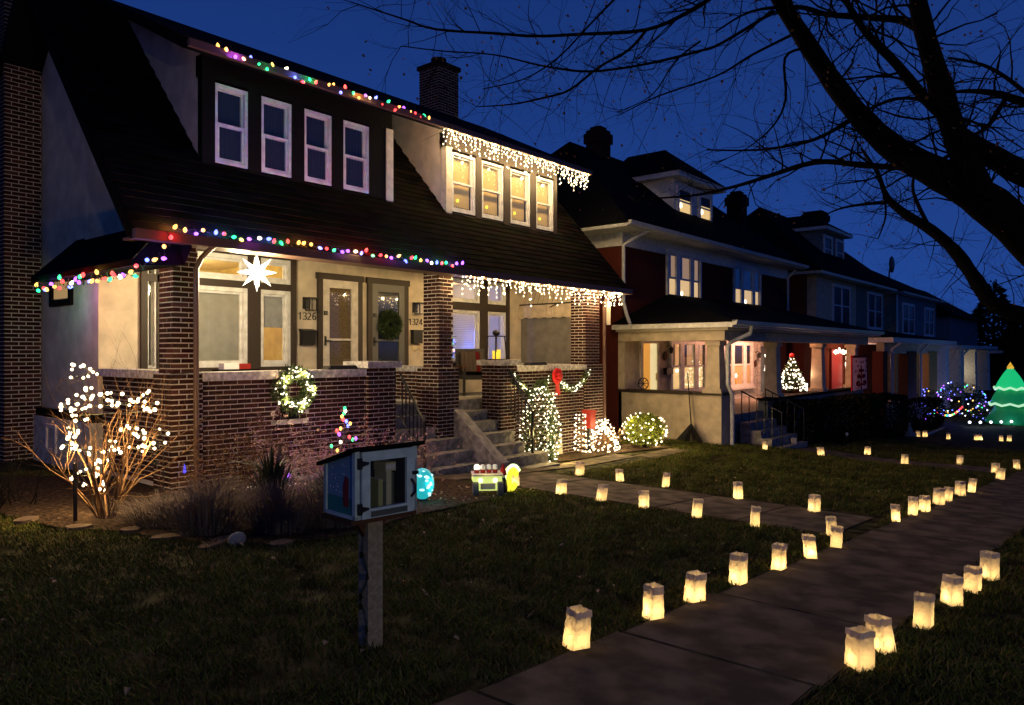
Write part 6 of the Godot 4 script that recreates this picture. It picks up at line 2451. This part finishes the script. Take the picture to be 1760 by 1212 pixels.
func blades(b: MB, n: int, h0: float, h1: float, spread: float, base: float, w: float, r: RandomNumberGenerator, arch := 0.5) -> void:
	for k in n:
		var a := r.randf() * TAU
		var h := r.randf_range(h0, h1)
		var lean := r.randf_range(0.1, 1.0) * spread
		var p := Vector3(cos(a), 0, sin(a)) * base * r.randf()
		var d := Vector3(cos(a), 0, sin(a))
		var s := Vector3(-sin(a), 0, cos(a)) * w
		var p1 := p + Vector3(0, h * 0.6, 0) + d * lean * 0.4
		var p2 := p + Vector3(0, h * (1.0 - arch * lean), 0) + d * lean
		b.quad(p - s, p + s, p1 + s * 0.8, p1 - s * 0.8)
		b.tri(p1 - s * 0.8, p1 + s * 0.8, p2)

func bed_plants() -> void:
	var r := RandomNumberGenerator.new()
	r.seed = 63
	# grey mounds of dry lavender
	for q in [[3.7, -7.0, 0.52, "low grey brown lavender mound behind the white edging stone"], [4.25, -6.6, 0.56, "grey brown lavender mound in the middle of the planting bed front"], [4.85, -6.5, 0.62, "tallest dark lavender mound near the book box"], [5.45, -6.9, 0.52, "small dark lavender mound close behind the book box"], [4.2, -7.6, 0.5, "dry lavender mound before the downspout"], [3.55, -7.6, 0.34, "small dry mound beside the lit shrub"]]:
		var o := thing("lavender_mound", q[3], "plant", on_ground(q[0], q[1]))
		var b := MB.new()
		blades(b, 800, float(q[2]) * 0.3, float(q[2]) * 1.1, 0.5, 0.32, 0.0045, r, 0.5)
		hang(o, "stems", b.mesh(), M.lavender)
	# tall dry plants against the parapet
	for q in [[5.15, -8.7, "reddish dry hydrangea heads against the parapet by the downspout", "dead_leaf"], [5.9, -8.9, "tall dry pinkish grass against the parapet below the vent", "dry_grass"], [6.35, -8.35, "pink lit dry feathery plant beside the small coloured tree", "dry_grass"], [6.1, -7.9, "low dry feathery plant lit violet behind the book box", "dry_grass"], [4.75, -8.3, "dry russet shrub tangle right before the downspout", "dead_leaf"], [5.5, -8.1, "dry violet tinged tangle between the two yuccas and the parapet", "dry_grass"], [7.7, -8.4, "dry hydrangea stalks beside the stairs of 1326", "dry_grass"]]:
		var o := thing("dry_plant", q[2], "plant", on_ground(q[0], q[1]))
		var b := MB.new()
		var ends := []
		for j in 26:
			var a := r.randf() * TAU
			branch(b, Vector3(cos(a), 0, sin(a)) * 0.22, Vector3(cos(a) * 0.5, 1, sin(a) * 0.5).normalized(), r.randf_range(0.32, 0.62), 0.0055, 3 if j % 2 else 2, r, 0.1, ends)
		hang(o, "stalks", b.mesh(), M[q[3]])
		b = MB.new()
		for e in ends:
			for j in 4:
				var d := Vector3(r.randfn(), r.randfn(), r.randfn()).normalized() * 0.02
				var s := d.cross(Vector3(0.2, 1, 0.5)).normalized() * 0.012
				var p: Vector3 = e + d * 1.5
				b.quad(p - d, p + s, p + d, p - s)
		hang(o, "dry_heads", b.mesh(), M[q[3]]).set_meta("kind", "stuff")
	# spiky dark yucca
	for q in [[4.85, -7.7, 0.75, "large dark spiky yucca before the brick parapet"], [5.5, -7.45, 0.5, "smaller dark yucca with drooping blades near the book box"]]:
		var o := thing("yucca", q[3], "plant", on_ground(q[0], q[1]))
		var b := MB.new()
		blades(b, 110, float(q[2]) * 0.75, float(q[2]) * 1.25, 0.6, 0.06, 0.016, r, 0.6)
		hang(o, "blades", b.mesh(), M.yucca)
	# brush at the far left and roots of the shrub
	for q in [[2.4, -9.2, "dark leafless brush in shade at the side of the house"], [2.9, -9.6, "tangled bare brush beside the gable foundation"]]:
		var o := thing("brush", q[2], "shrub", on_ground(q[0], q[1]))
		var b := MB.new()
		for j in 16:
			var a := r.randf() * TAU
			branch(b, Vector3(cos(a), 0, sin(a)) * 0.15, Vector3(cos(a) * 0.6, 1, sin(a) * 0.6).normalized(), r.randf_range(0.4, 0.8), 0.007, 2, r, 0.0, [])
		hang(o, "branches", b.mesh(), M.twig)
	# pale rock among the lavender
	var o := thing("pale_rock", "single pale rock at the edge of the lavender mounds", "rock", on_ground(3.62, -6.3))
	var b := MB.new()
	b.ball(Vector3(0, 0.05, 0), Vector3(0.09, 0.07, 0.06), 5, 7)
	hang(o, "rock", b.mesh(), M.statue)
	# thin string of tiny lights along the bed
	o = thing("tiny_light_string", "faint string of tiny warm lights lying along the foot of the parapet", "light string", on_ground(4.7, -8.6))
	b = MB.new()
	for j in 60:
		var t := j / 59.0
		b.ball(Vector3(t * 1.3, 0.16 - 0.04 * t + r.randf_range(-0.02, 0.02), 0.1 + 0.5 * t + r.randf_range(-0.03, 0.03)), Vector3.ONE * 0.006, 3, 5)
	hang(o, "bulbs", b.mesh(), glow("tiny_bulb", Color(1.0, 0.85, 0.6), 0.8)).set_meta("kind", "stuff")
	# blue drop ornament on the pier
	o = thing("blue_drop_light", "small blue drop shaped lamp on the corner pier", "lamp", Vector3(4.72, -0.02, ZF + 0.1))
	b = MB.new()
	b.lathe(Vector3.ZERO, [[0.0, 0.0], [0.022, 0.02], [0.02, 0.05], [0.008, 0.1], [0.0, 0.13]], 8)
	hang(o, "lamp_drop", b.mesh(), glow("blue_drop", Color(0.08, 0.08, 1.0), 1.0))
	b = MB.new()
	b.tube([Vector3(0, 0.13, 0), Vector3(0, 0.18, -0.05)], [0.003, 0.003], 4)
	hang(o, "hook", b.mesh(), M.wire)

func hedge(label: String, at: Vector3, sx: float, sy: float, sz: float, n: int, seed_: int) -> void:
	var o := thing("clipped_hedge", label, "hedge", at, 0.0, "dark clipped hedges before the red brick twin")
	var r := RandomNumberGenerator.new()
	r.seed = seed_
	var b := MB.new()
	var nz := FastNoiseLite.new()
	nz.seed = seed_
	nz.frequency = 0.8
	var fpick := func(_k: int) -> Array:
		var d := Vector3(r.randf_range(-1, 1), r.randf_range(-1, 1), r.randf_range(-1, 1))
		var m := maxf(absf(d.x), maxf(absf(d.y), absf(d.z)))
		d = d / m * pow(r.randf(), 0.1)
		# round the corners a little
		d *= 1.0 - 0.14 * (d.length() - 1.0) + 0.08 * nz.get_noise_3d(d.x * sx, d.y * sy, d.z * sz)
		return [Vector3(d.x * sx, sy * (1.0 + d.y), d.z * sz), d]
	needle_cloud(b, n, fpick, 0.09, 0.03, r)
	hang(o, "foliage", b.mesh(), M.hedge_leaf)
	b = MB.new()
	for k in 6:
		b.tube([Vector3(sx * (-0.8 + 0.32 * k), -0.1, 0), Vector3(sx * (-0.8 + 0.32 * k), sy * 1.2, 0)], [0.03, 0.01], 5)
	hang(o, "stems", b.mesh(), M.twig)

func grow_limb(b: MB, l: Array, r: RandomNumberGenerator, ends: Array, twigs: MB, dens: float, tmax: float) -> void:
	var pts := []
	var rad := []
	for k in l.size() - 1:
		# smooth the traced line
		var p0 := v3(l[maxi(k - 1, 0)])
		var p1 := v3(l[k])
		var p2 := v3(l[k + 1])
		var p3 := v3(l[mini(k + 2, l.size() - 1)])
		for j in 4:
			var t := j / 4.0
			pts.append(p1.cubic_interpolate(p2, p0, p3, t))
			rad.append(lerpf(l[k][3], l[k + 1][3], t) * r.randf_range(0.94, 1.06))
	pts.append(v3(l[-1]))
	rad.append(l[-1][3])
	b.tube(pts, rad, 10 if float(l[0][3]) > 0.06 else 6)
	for k in range(1, pts.size()):
		var seg: float = pts[k].distance_to(pts[k - 1])
		var n := seg * dens
		while n > 0:
			if r.randf() < n:
				var f: Vector3 = (pts[k] - pts[k - 1]).normalized()
				var d := (f * r.randf_range(0.1, 0.9) + Vector3(r.randf_range(-1, 1), r.randf_range(-0.9, 0.8), r.randf_range(-1, 1)) * 0.9).normalized()
				var rr := clampf(rad[k] * 0.4, 0.0035, 0.011)
				branch(twigs, pts[k], d, r.randf_range(0.5, 1.0) * tmax, rr, 3 if r.randf() < 0.5 else 2, r, 0.05, ends)
			n -= 1.0

func v3(a: Array) -> Vector3:
	return Vector3(a[0], a[1], a[2])

func street_trees() -> void:
	var r := RandomNumberGenerator.new()
	r.seed = 1326
	for t in [[0, 21, "big bare street tree whose dark limbs reach over the sidewalk", Vector3(9.6, 0, 1.5)], [21, 24, "second bare street tree with one long limb arching over the walk", Vector3(19.0, 0, 0.9)]]:
		var base := on_ground(t[3].x, t[3].z)
		var o := thing("bare_tree", t[2], "tree", base, 0.0, "bare street trees")
		var b := MB.new()
		var tw := MB.new()
		var ends := []
		for k in range(t[0], t[1]):
			grow_limb(b, LIMBS[k], r, ends, tw, 9.0 if t[0] == 0 else 7.0, 0.8 if t[0] == 0 else 1.5)
		# trunk up to where the limbs part
		var top := v3(LIMBS[t[0]][0])
		var tb := MB.new()
		tb.tube([base + Vector3(0, -0.2, 0), base + Vector3(0.02, 0.3, 0), base.lerp(top, 0.5), top, top + Vector3(0, 0.9, 0.1)], [0.50, 0.36, 0.31, 0.28, 0.2] if t[0] == 0 else [0.4, 0.3, 0.26, 0.22, 0.15], 12)
		tb.tube([top + Vector3(0, 0.7, 0.1), top + Vector3(0.5, 3.0, 0.9), top + Vector3(1.3, 5.5, 1.6)], [0.2, 0.14, 0.05], 8)
		part(o, "trunk", tb, M.bark)
		part(o, "limbs", b, M.bark)
		part(o, "crown", tw, M.twig)
		b = MB.new()
		for e in ends:
			if r.randf() < 0.30:
				var d := Vector3(r.randfn(), r.randfn() - 0.6, r.randfn()).normalized() * r.randf_range(0.015, 0.035)
				var s := d.cross(Vector3(0.3, 0.8, 0.5)).normalized() * 0.016
				b.quad(e, e + d * 0.5 + s, e + d, e + d * 0.5 - s)
		part(o, "dead_leaves", b, M.dead_leaf)

func far_trees() -> void:
	var r := RandomNumberGenerator.new()
	r.seed = 51
	# conifers and bare trees that close the street
	var spots := [[70, -3.5, 13.5, 3.0, "tall dark conifer standing at the far end of the street"], [76, 1.0, 12.5, 3.6, "broad dark conifer beside the tall one at the street end"], [64, -6.5, 6.0, 3.4, "low dark evergreen before the end house"], [82, -10.5, 10.0, 4.0, "dark evergreen rising behind the end house"], [90, -4, 9.0, 4.5, "distant dark evergreen at the bend of the street"]]
	for s in spots:
		var o := thing("conifer", s[4], "tree", on_ground(s[0], s[1]), 0.0, "dark conifers at the street end")
		var b := MB.new()
		b.tube([Vector3.ZERO, Vector3(0, float(s[2]) * 0.95, 0)], [0.25, 0.04], 7)
		hang(o, "trunk", b.mesh(), M.bark)
		b = MB.new()
		var hh: float = s[2]
		var ww: float = s[3]
		var fpick := func(_k: int) -> Array:
			var y := 1.0 - sqrt(r.randf())
			var a := r.randf() * TAU
			var tier := 0.75 + 0.25 * absf(sin(y * 30.0 + a * 2.0))
			var rad := ww * (1.0 - y * 0.97) * tier * pow(r.randf(), 0.3)
			return [Vector3(cos(a) * rad, 0.4 + y * (hh - 0.4), sin(a) * rad), Vector3(cos(a), -0.15, sin(a))]
		needle_cloud(b, 5200, fpick, 0.6, 0.12, r)
		hang(o, "crown", b.mesh(), M.hedge_leaf)
	for s in [[60, -13, 9.5, "far bare tree behind the beige house roof"], [66, -15, 9.0, "far bare tree rising over the end house"], [74, -13, 10.0, "farthest bare tree before the evergreens"]]:
		var o := thing("far_bare_tree", s[3], "tree", on_ground(s[0], s[1]), 0.0, "far bare trees behind the roofs")
		var b := MB.new()
		b.tube([Vector3.ZERO, Vector3(0, 3.0, 0), Vector3(0.1, 5.0, 0)], [0.3, 0.2, 0.12], 7)
		hang(o, "trunk", b.mesh(), M.bark)
		b = MB.new()
		for k in 16:
			var a := TAU * k / 16.0
			branch(b, Vector3(0, 3.0 + k * 0.14, 0), Vector3(cos(a) * 0.7, 0.9, sin(a) * 0.7).normalized(), r.randf_range(2.4, 4.0), 0.05, 3, r, 0.15, [])
		hang(o, "crown", b.mesh(), M.twig)

func yard_down_the_street() -> void:
	var r := RandomNumberGenerator.new()
	r.seed = 88
	# inflatable tree
	var o := thing("inflatable_tree", "three tiered glowing green inflatable christmas tree with gold tip", "inflatable", on_ground(42.3, -4.75), 0.3)
	var b := MB.new()
	var tiers := [[0.0, 0.98, 1.05, 0.42, 0.06], [0.9, 0.80, 0.92, 0.32, 0.16], [1.65, 0.60, 0.95, 0.10, 0.65]]
	for t in tiers:
		b = MB.new()
		var prof := []
		for k in 9:
			var f := k / 8.0
			prof.append([lerpf(t[1], t[3], f) + 0.07 * sin(PI * f), t[0] + t[2] * f])
		prof.push_front([float(t[1]) * 0.85, float(t[0]) - 0.05])
		b.lathe(Vector3.ZERO, prof, 40)
		for k in b.v.size():
			var p := b.v[k]
			var an := atan2(p.z, p.x)
			var f := 1.0 + 0.05 * absf(sin(an * 5.0)) + 0.025 * sin(an * 3.0 + p.y * 4.0)
			b.v[k] = Vector3(p.x * f + 0.03 * sin(p.y * 2.0), p.y + 0.03 * sin(an * 10.0), p.z * f)
		hang(o, "tier_lamp_skin", b.mesh(), glow("inflatable_%d" % int(t[0] * 10), Color(0.01, 0.48, 0.16), t[4]))
	for t in [[0.92, 0.84], [1.67, 0.64]]:
		b = MB.new()
		var pts := []
		var rd := []
		for k in 33:
			var a := TAU * k / 32.0
			pts.append(Vector3(cos(a) * t[1], t[0] + 0.05 * sin(a * 8.0), sin(a) * t[1]))
			rd.append(0.055)
		b.tube(pts, rd, 6, false)
		hang(o, "snow_trim", b.mesh(), glow("trim_lamp", Color(0.5, 0.85, 0.55), 0.6))
	b = MB.new()
	b.lathe(Vector3(0, 2.55, 0), [[0.12, 0.0], [0.15, 0.1], [0.06, 0.26], [0.0, 0.36]], 8)
	hang(o, "tip_lamp", b.mesh(), glow("gold_tip", Color(1.0, 0.55, 0.05), 0.5))
	omni(o, Vector3(-0.6, 0.4, 1.2), Color(0.5, 0.95, 0.7), 0.25, 0.1)
	# row of white path lamps
	for k in 9:
		var x := 38.6 + k * 0.62
		var z := -5.85 + k * 0.32
		var l := thing("path_light", ORDER[k] + " cold white path lamp by the inflatable tree, counting from the small blue bush", "path lamp", on_ground(x, z), 0.0, "cold white path lamps by the inflatable tree")
		b = MB.new()
		b.tube([Vector3.ZERO, Vector3(0, 0.14, 0)], [0.012, 0.012], 5)
		hang(l, "stake", b.mesh(), M.black_metal)
		b = MB.new()
		b.ball(Vector3(0, 0.2, 0), Vector3.ONE * 0.06, 5, 8)
		hang(l, "lamp_globe", b.mesh(), M.bulb_cool)
		omni(l, Vector3(0, 0.2, 0), Color(0.8, 0.88, 1.0), 0.05, 0.04)
	# blue lit bushes
	for q in [[43.6, -7.0, 1.05, 0.85, "large bush thick with blue and mixed lights"], [42.6, -5.9, 0.5, 0.4, "small bush with turquoise and violet lights next to path lamps"], [39.6, -7.7, 0.55, 0.7, "narrow blue lit bush by the white porch column"]]:
		o = thing("blue_lit_bush", q[4], "bush", on_ground(q[0], q[1]), 0.0, "bushes strung with blue lights")
		b = MB.new()
		var rx: float = q[2]
		var ry: float = q[3]
		var fpick := func(_k: int) -> Array:
			var d := Vector3(r.randfn(), r.randfn(), r.randfn()).normalized()
			return [Vector3(d.x * rx, ry * (1.0 + d.y), d.z * rx) * pow(r.randf(), 0.2), d]
		needle_cloud(b, 1500, fpick, 0.12, 0.03, r)
		hang(o, "crown", b.mesh(), M.fir)
		var hue := ["bulb_blue", "bulb_blue", "bulb_blue", "bulb_violet", "bulb_amber", "bulb_green", "bulb_cool"]
		for h in hue.size():
			b = MB.new()
			for k in int(8 * rx + 2):
				var d := Vector3(r.randfn(), r.randfn(), r.randfn()).normalized()
				b.ball(Vector3(d.x * rx, ry * (1.0 + d.y), d.z * rx) * 1.03, Vector3.ONE * 0.034, 3, 5)
			hang(o, "bulbs", b.mesh(), M[hue[h]]).set_meta("kind", "stuff")
		omni(o, Vector3(-rx * 0.8, ry, rx * 1.1), Color(0.35, 0.35, 1.0), 0.5, 0.1)
	# low coloured string by the steps
	o = thing("ground_light_string", "coloured bulbs strung low between porch steps and blue bush", "light string", on_ground(39.0, -7.2))
	b = MB.new()
	var wire := []
	for k in 15:
		wire.append(Vector3(k * 0.32, 0.45 - 0.3 * sin(k * 0.22), 0.02 * k))
	var rd2 := []
	for k in 15:
		rd2.append(0.01)
	b.tube(wire, rd2, 4)
	hang(o, "wire", b.mesh(), M.wire)
	for k in 15:
		b = MB.new()
		b.ball(Vector3.ZERO, Vector3.ONE * 0.05, 3, 5)
		hang(o, "bulb", b.mesh(), M[HUES[(k * 5) % HUES.size()]], wire[k])
	# pale statue, low rail
	o = thing("garden_statue", "pale small garden statue at the end of the dark hedge", "statue", on_ground(30.6, -6.6))
	b = MB.new()
	b.lathe(Vector3.ZERO, [[0.28, 0.0], [0.3, 0.1], [0.16, 0.16], [0.13, 0.3], [0.08, 0.4], [0.1, 0.46], [0.0, 0.55]], 10)
	hang(o, "figure", b.mesh(), M.statue)
	o = thing("low_kerb_rail", "long low pale edging rail on the far lawn", "edging", on_ground(33.5, -6.3))
	b = MB.new()
	b.bar(Vector3(-1.6, 0.05, 0.0), Vector3(4.5, -0.1, -0.3), 0.1, 0.08)
	hang(o, "rail", b.mesh(), M.stone_cap)
	for q in [[21.3, -7.0, "by the handrail of the red brick twin"], [22.4, -6.4, "standing before the long dark hedge"]]:
		o = thing("solar_stake", "unlit thin solar stake lamp " + q[2], "stake lamp", on_ground(q[0], q[1]), 0.0, "unlit solar stakes")
		b = MB.new()
		b.tube([Vector3.ZERO, Vector3(0, 0.3, 0)], [0.01, 0.01], 5)
		hang(o, "stake", b.mesh(), M.black_metal)
		b = MB.new()
		b.lathe(Vector3(0, 0.3, 0), [[0.02, 0.0], [0.04, 0.05], [0.045, 0.08], [0.0, 0.1]], 8)
		hang(o, "cap", b.mesh(), M.plain_white)

func street_lamp() -> void:
	# a low lantern post across the road, behind the camera: it lights upright surfaces and grazes the lawn
	var o := thing("lamp_post", "low lantern lamp post across the road facing the twin house", "lamp post", on_ground(-1.5, 8.0))
	var b := MB.new()
	b.lathe(Vector3(0, -0.1, 0), [[0.16, 0.0], [0.16, 0.2], [0.07, 0.4], [0.05, 2.8], [0.09, 2.9], [0.0, 2.92]], 12)
	hang(o, "post", b.mesh(), M.rail_metal)
	b = MB.new()
	b.lathe(Vector3(0, 3.3, 0), [[0.22, 0.0], [0.2, 0.05], [0.06, 0.2], [0.0, 0.28]], 12)
	hang(o, "cap", b.mesh(), M.rail_metal)
	b = MB.new()
	b.lathe(Vector3(0, 2.83, 0), [[0.0, 0.0], [0.1, 0.0], [0.17, 0.2], [0.19, 0.46], [0.0, 0.46]], 12)
	hang(o, "lamp_globe", b.mesh(), M.street_lamp_lens)
	omni(o, Vector3(0, 3.05, 0), Color(1.0, 0.93, 0.82), 9.0, 0.15)

# ---------------------------------------------------------------- build
func _ready() -> void:
	rng.seed = 7
	var cam := Camera3D.new()
	cam.name = "camera"
	cam.fov = 50.33
	cam.near = 0.05
	cam.far = 900.0
	cam.position = Vector3(0, 1.55, 0)
	cam.rotation_degrees = Vector3(0, -50, 0)
	cam.current = true
	add_child(cam)
	var env := Environment.new()
	env.background_mode = Environment.BG_SKY
	var sm := ProceduralSkyMaterial.new()
	sm.sky_top_color = Color(0.0012, 0.0050, 0.042).linear_to_srgb()
	sm.sky_horizon_color = Color(0.0100, 0.0390, 0.185).linear_to_srgb()
	sm.sky_curve = 0.42
	sm.ground_bottom_color = Color(0.004, 0.005, 0.007).linear_to_srgb()
	sm.ground_horizon_color = Color(0.008, 0.012, 0.03).linear_to_srgb()
	sm.sun_angle_max = 1.0
	var sky := Sky.new()
	sky.sky_material = sm
	env.sky = sky
	env.tonemap_mode = Environment.TONE_MAPPER_LINEAR
	env.tonemap_exposure = 1.6
	env.sdfgi_enabled = true
	env.ssao_enabled = true
	env.ssil_enabled = true
	var we := WorldEnvironment.new()
	we.name = "environment"
	we.environment = env
	add_child(we)
	var sun := DirectionalLight3D.new()
	sun.name = "dusk_sun"
	sun.light_color = Color(0.55, 0.68, 1.0)
	sun.light_energy = 0.002
	sun.light_angular_distance = 20.0
	sun.rotation_degrees = Vector3(-35, -150, 0)
	sun.shadow_enabled = true
	add_child(sun)
	var ub := MB.new()
	ub.box(-0.5, 0.5, -0.5, 0.5, -0.5, 0.5)
	unit = ub.mesh()
	textures()
	materials()
	street_lamp()
	ground()
	twin_house()
	red_twin()
	far_houses()
	street_trees()
	far_trees()
	turf()
	bed_plants()
	hedge("long dark clipped hedge before the porch of the red brick twin", on_ground(24.6, -7.1, 0.0), 2.6, 0.66, 0.55, 9000, 4)
	hedge("shorter dark hedge block at the stairs of the red brick twin", on_ground(21.3, -7.35, 0.0), 0.75, 0.58, 0.5, 3500, 5)
	hedge("far end of dark hedge below the hanging flag", on_ground(28.6, -7.0, 0.0), 1.3, 0.72, 0.6, 5000, 6)
	hedge("dark hedge block before the bay window twin", on_ground(35.5, -7.1, 0.0), 1.8, 0.6, 0.5, 4000, 7)
	book_box()
	lawn_cart()
	porch_furniture()
	colour_string("coloured bulbs tangled along the dormer gutter of 1326", [Vector3(5.35, 5.80, -9.93), Vector3(9.55, 5.80, -9.93)], 34, 1, 0.06)
	colour_string("coloured bulbs standing along the porch gutter of 1326", [Vector3(4.45, 3.10, -9.3), Vector3(9.75, 3.10, -9.3)], 42, 2, 0.03)
	colour_string("coloured bulbs hung doubled along the side pent eave of 1326", [Vector3(4.4, 3.02, -9.25), Vector3(4.35, 2.75, -9.27), Vector3(4.0, 2.53, -9.3), Vector3(3.985, 2.50, -12.6)], 34, 3, 0.07, 2, 0.08)
	icicles("icicle lights along the dormer gutter of 1324", 9.88, 14.6, 5.73, -9.93, 11, [-10.4])
	icicles("icicle lights along the porch gutter of 1324", 9.72, 15.1, 3.0, -9.3, 12, [-9.7])
	moravian_star()
	lit_shrub()
	front_garden_lights()
	mini_tree_and_bed_lights()
	luminarias()
	yard_down_the_street()
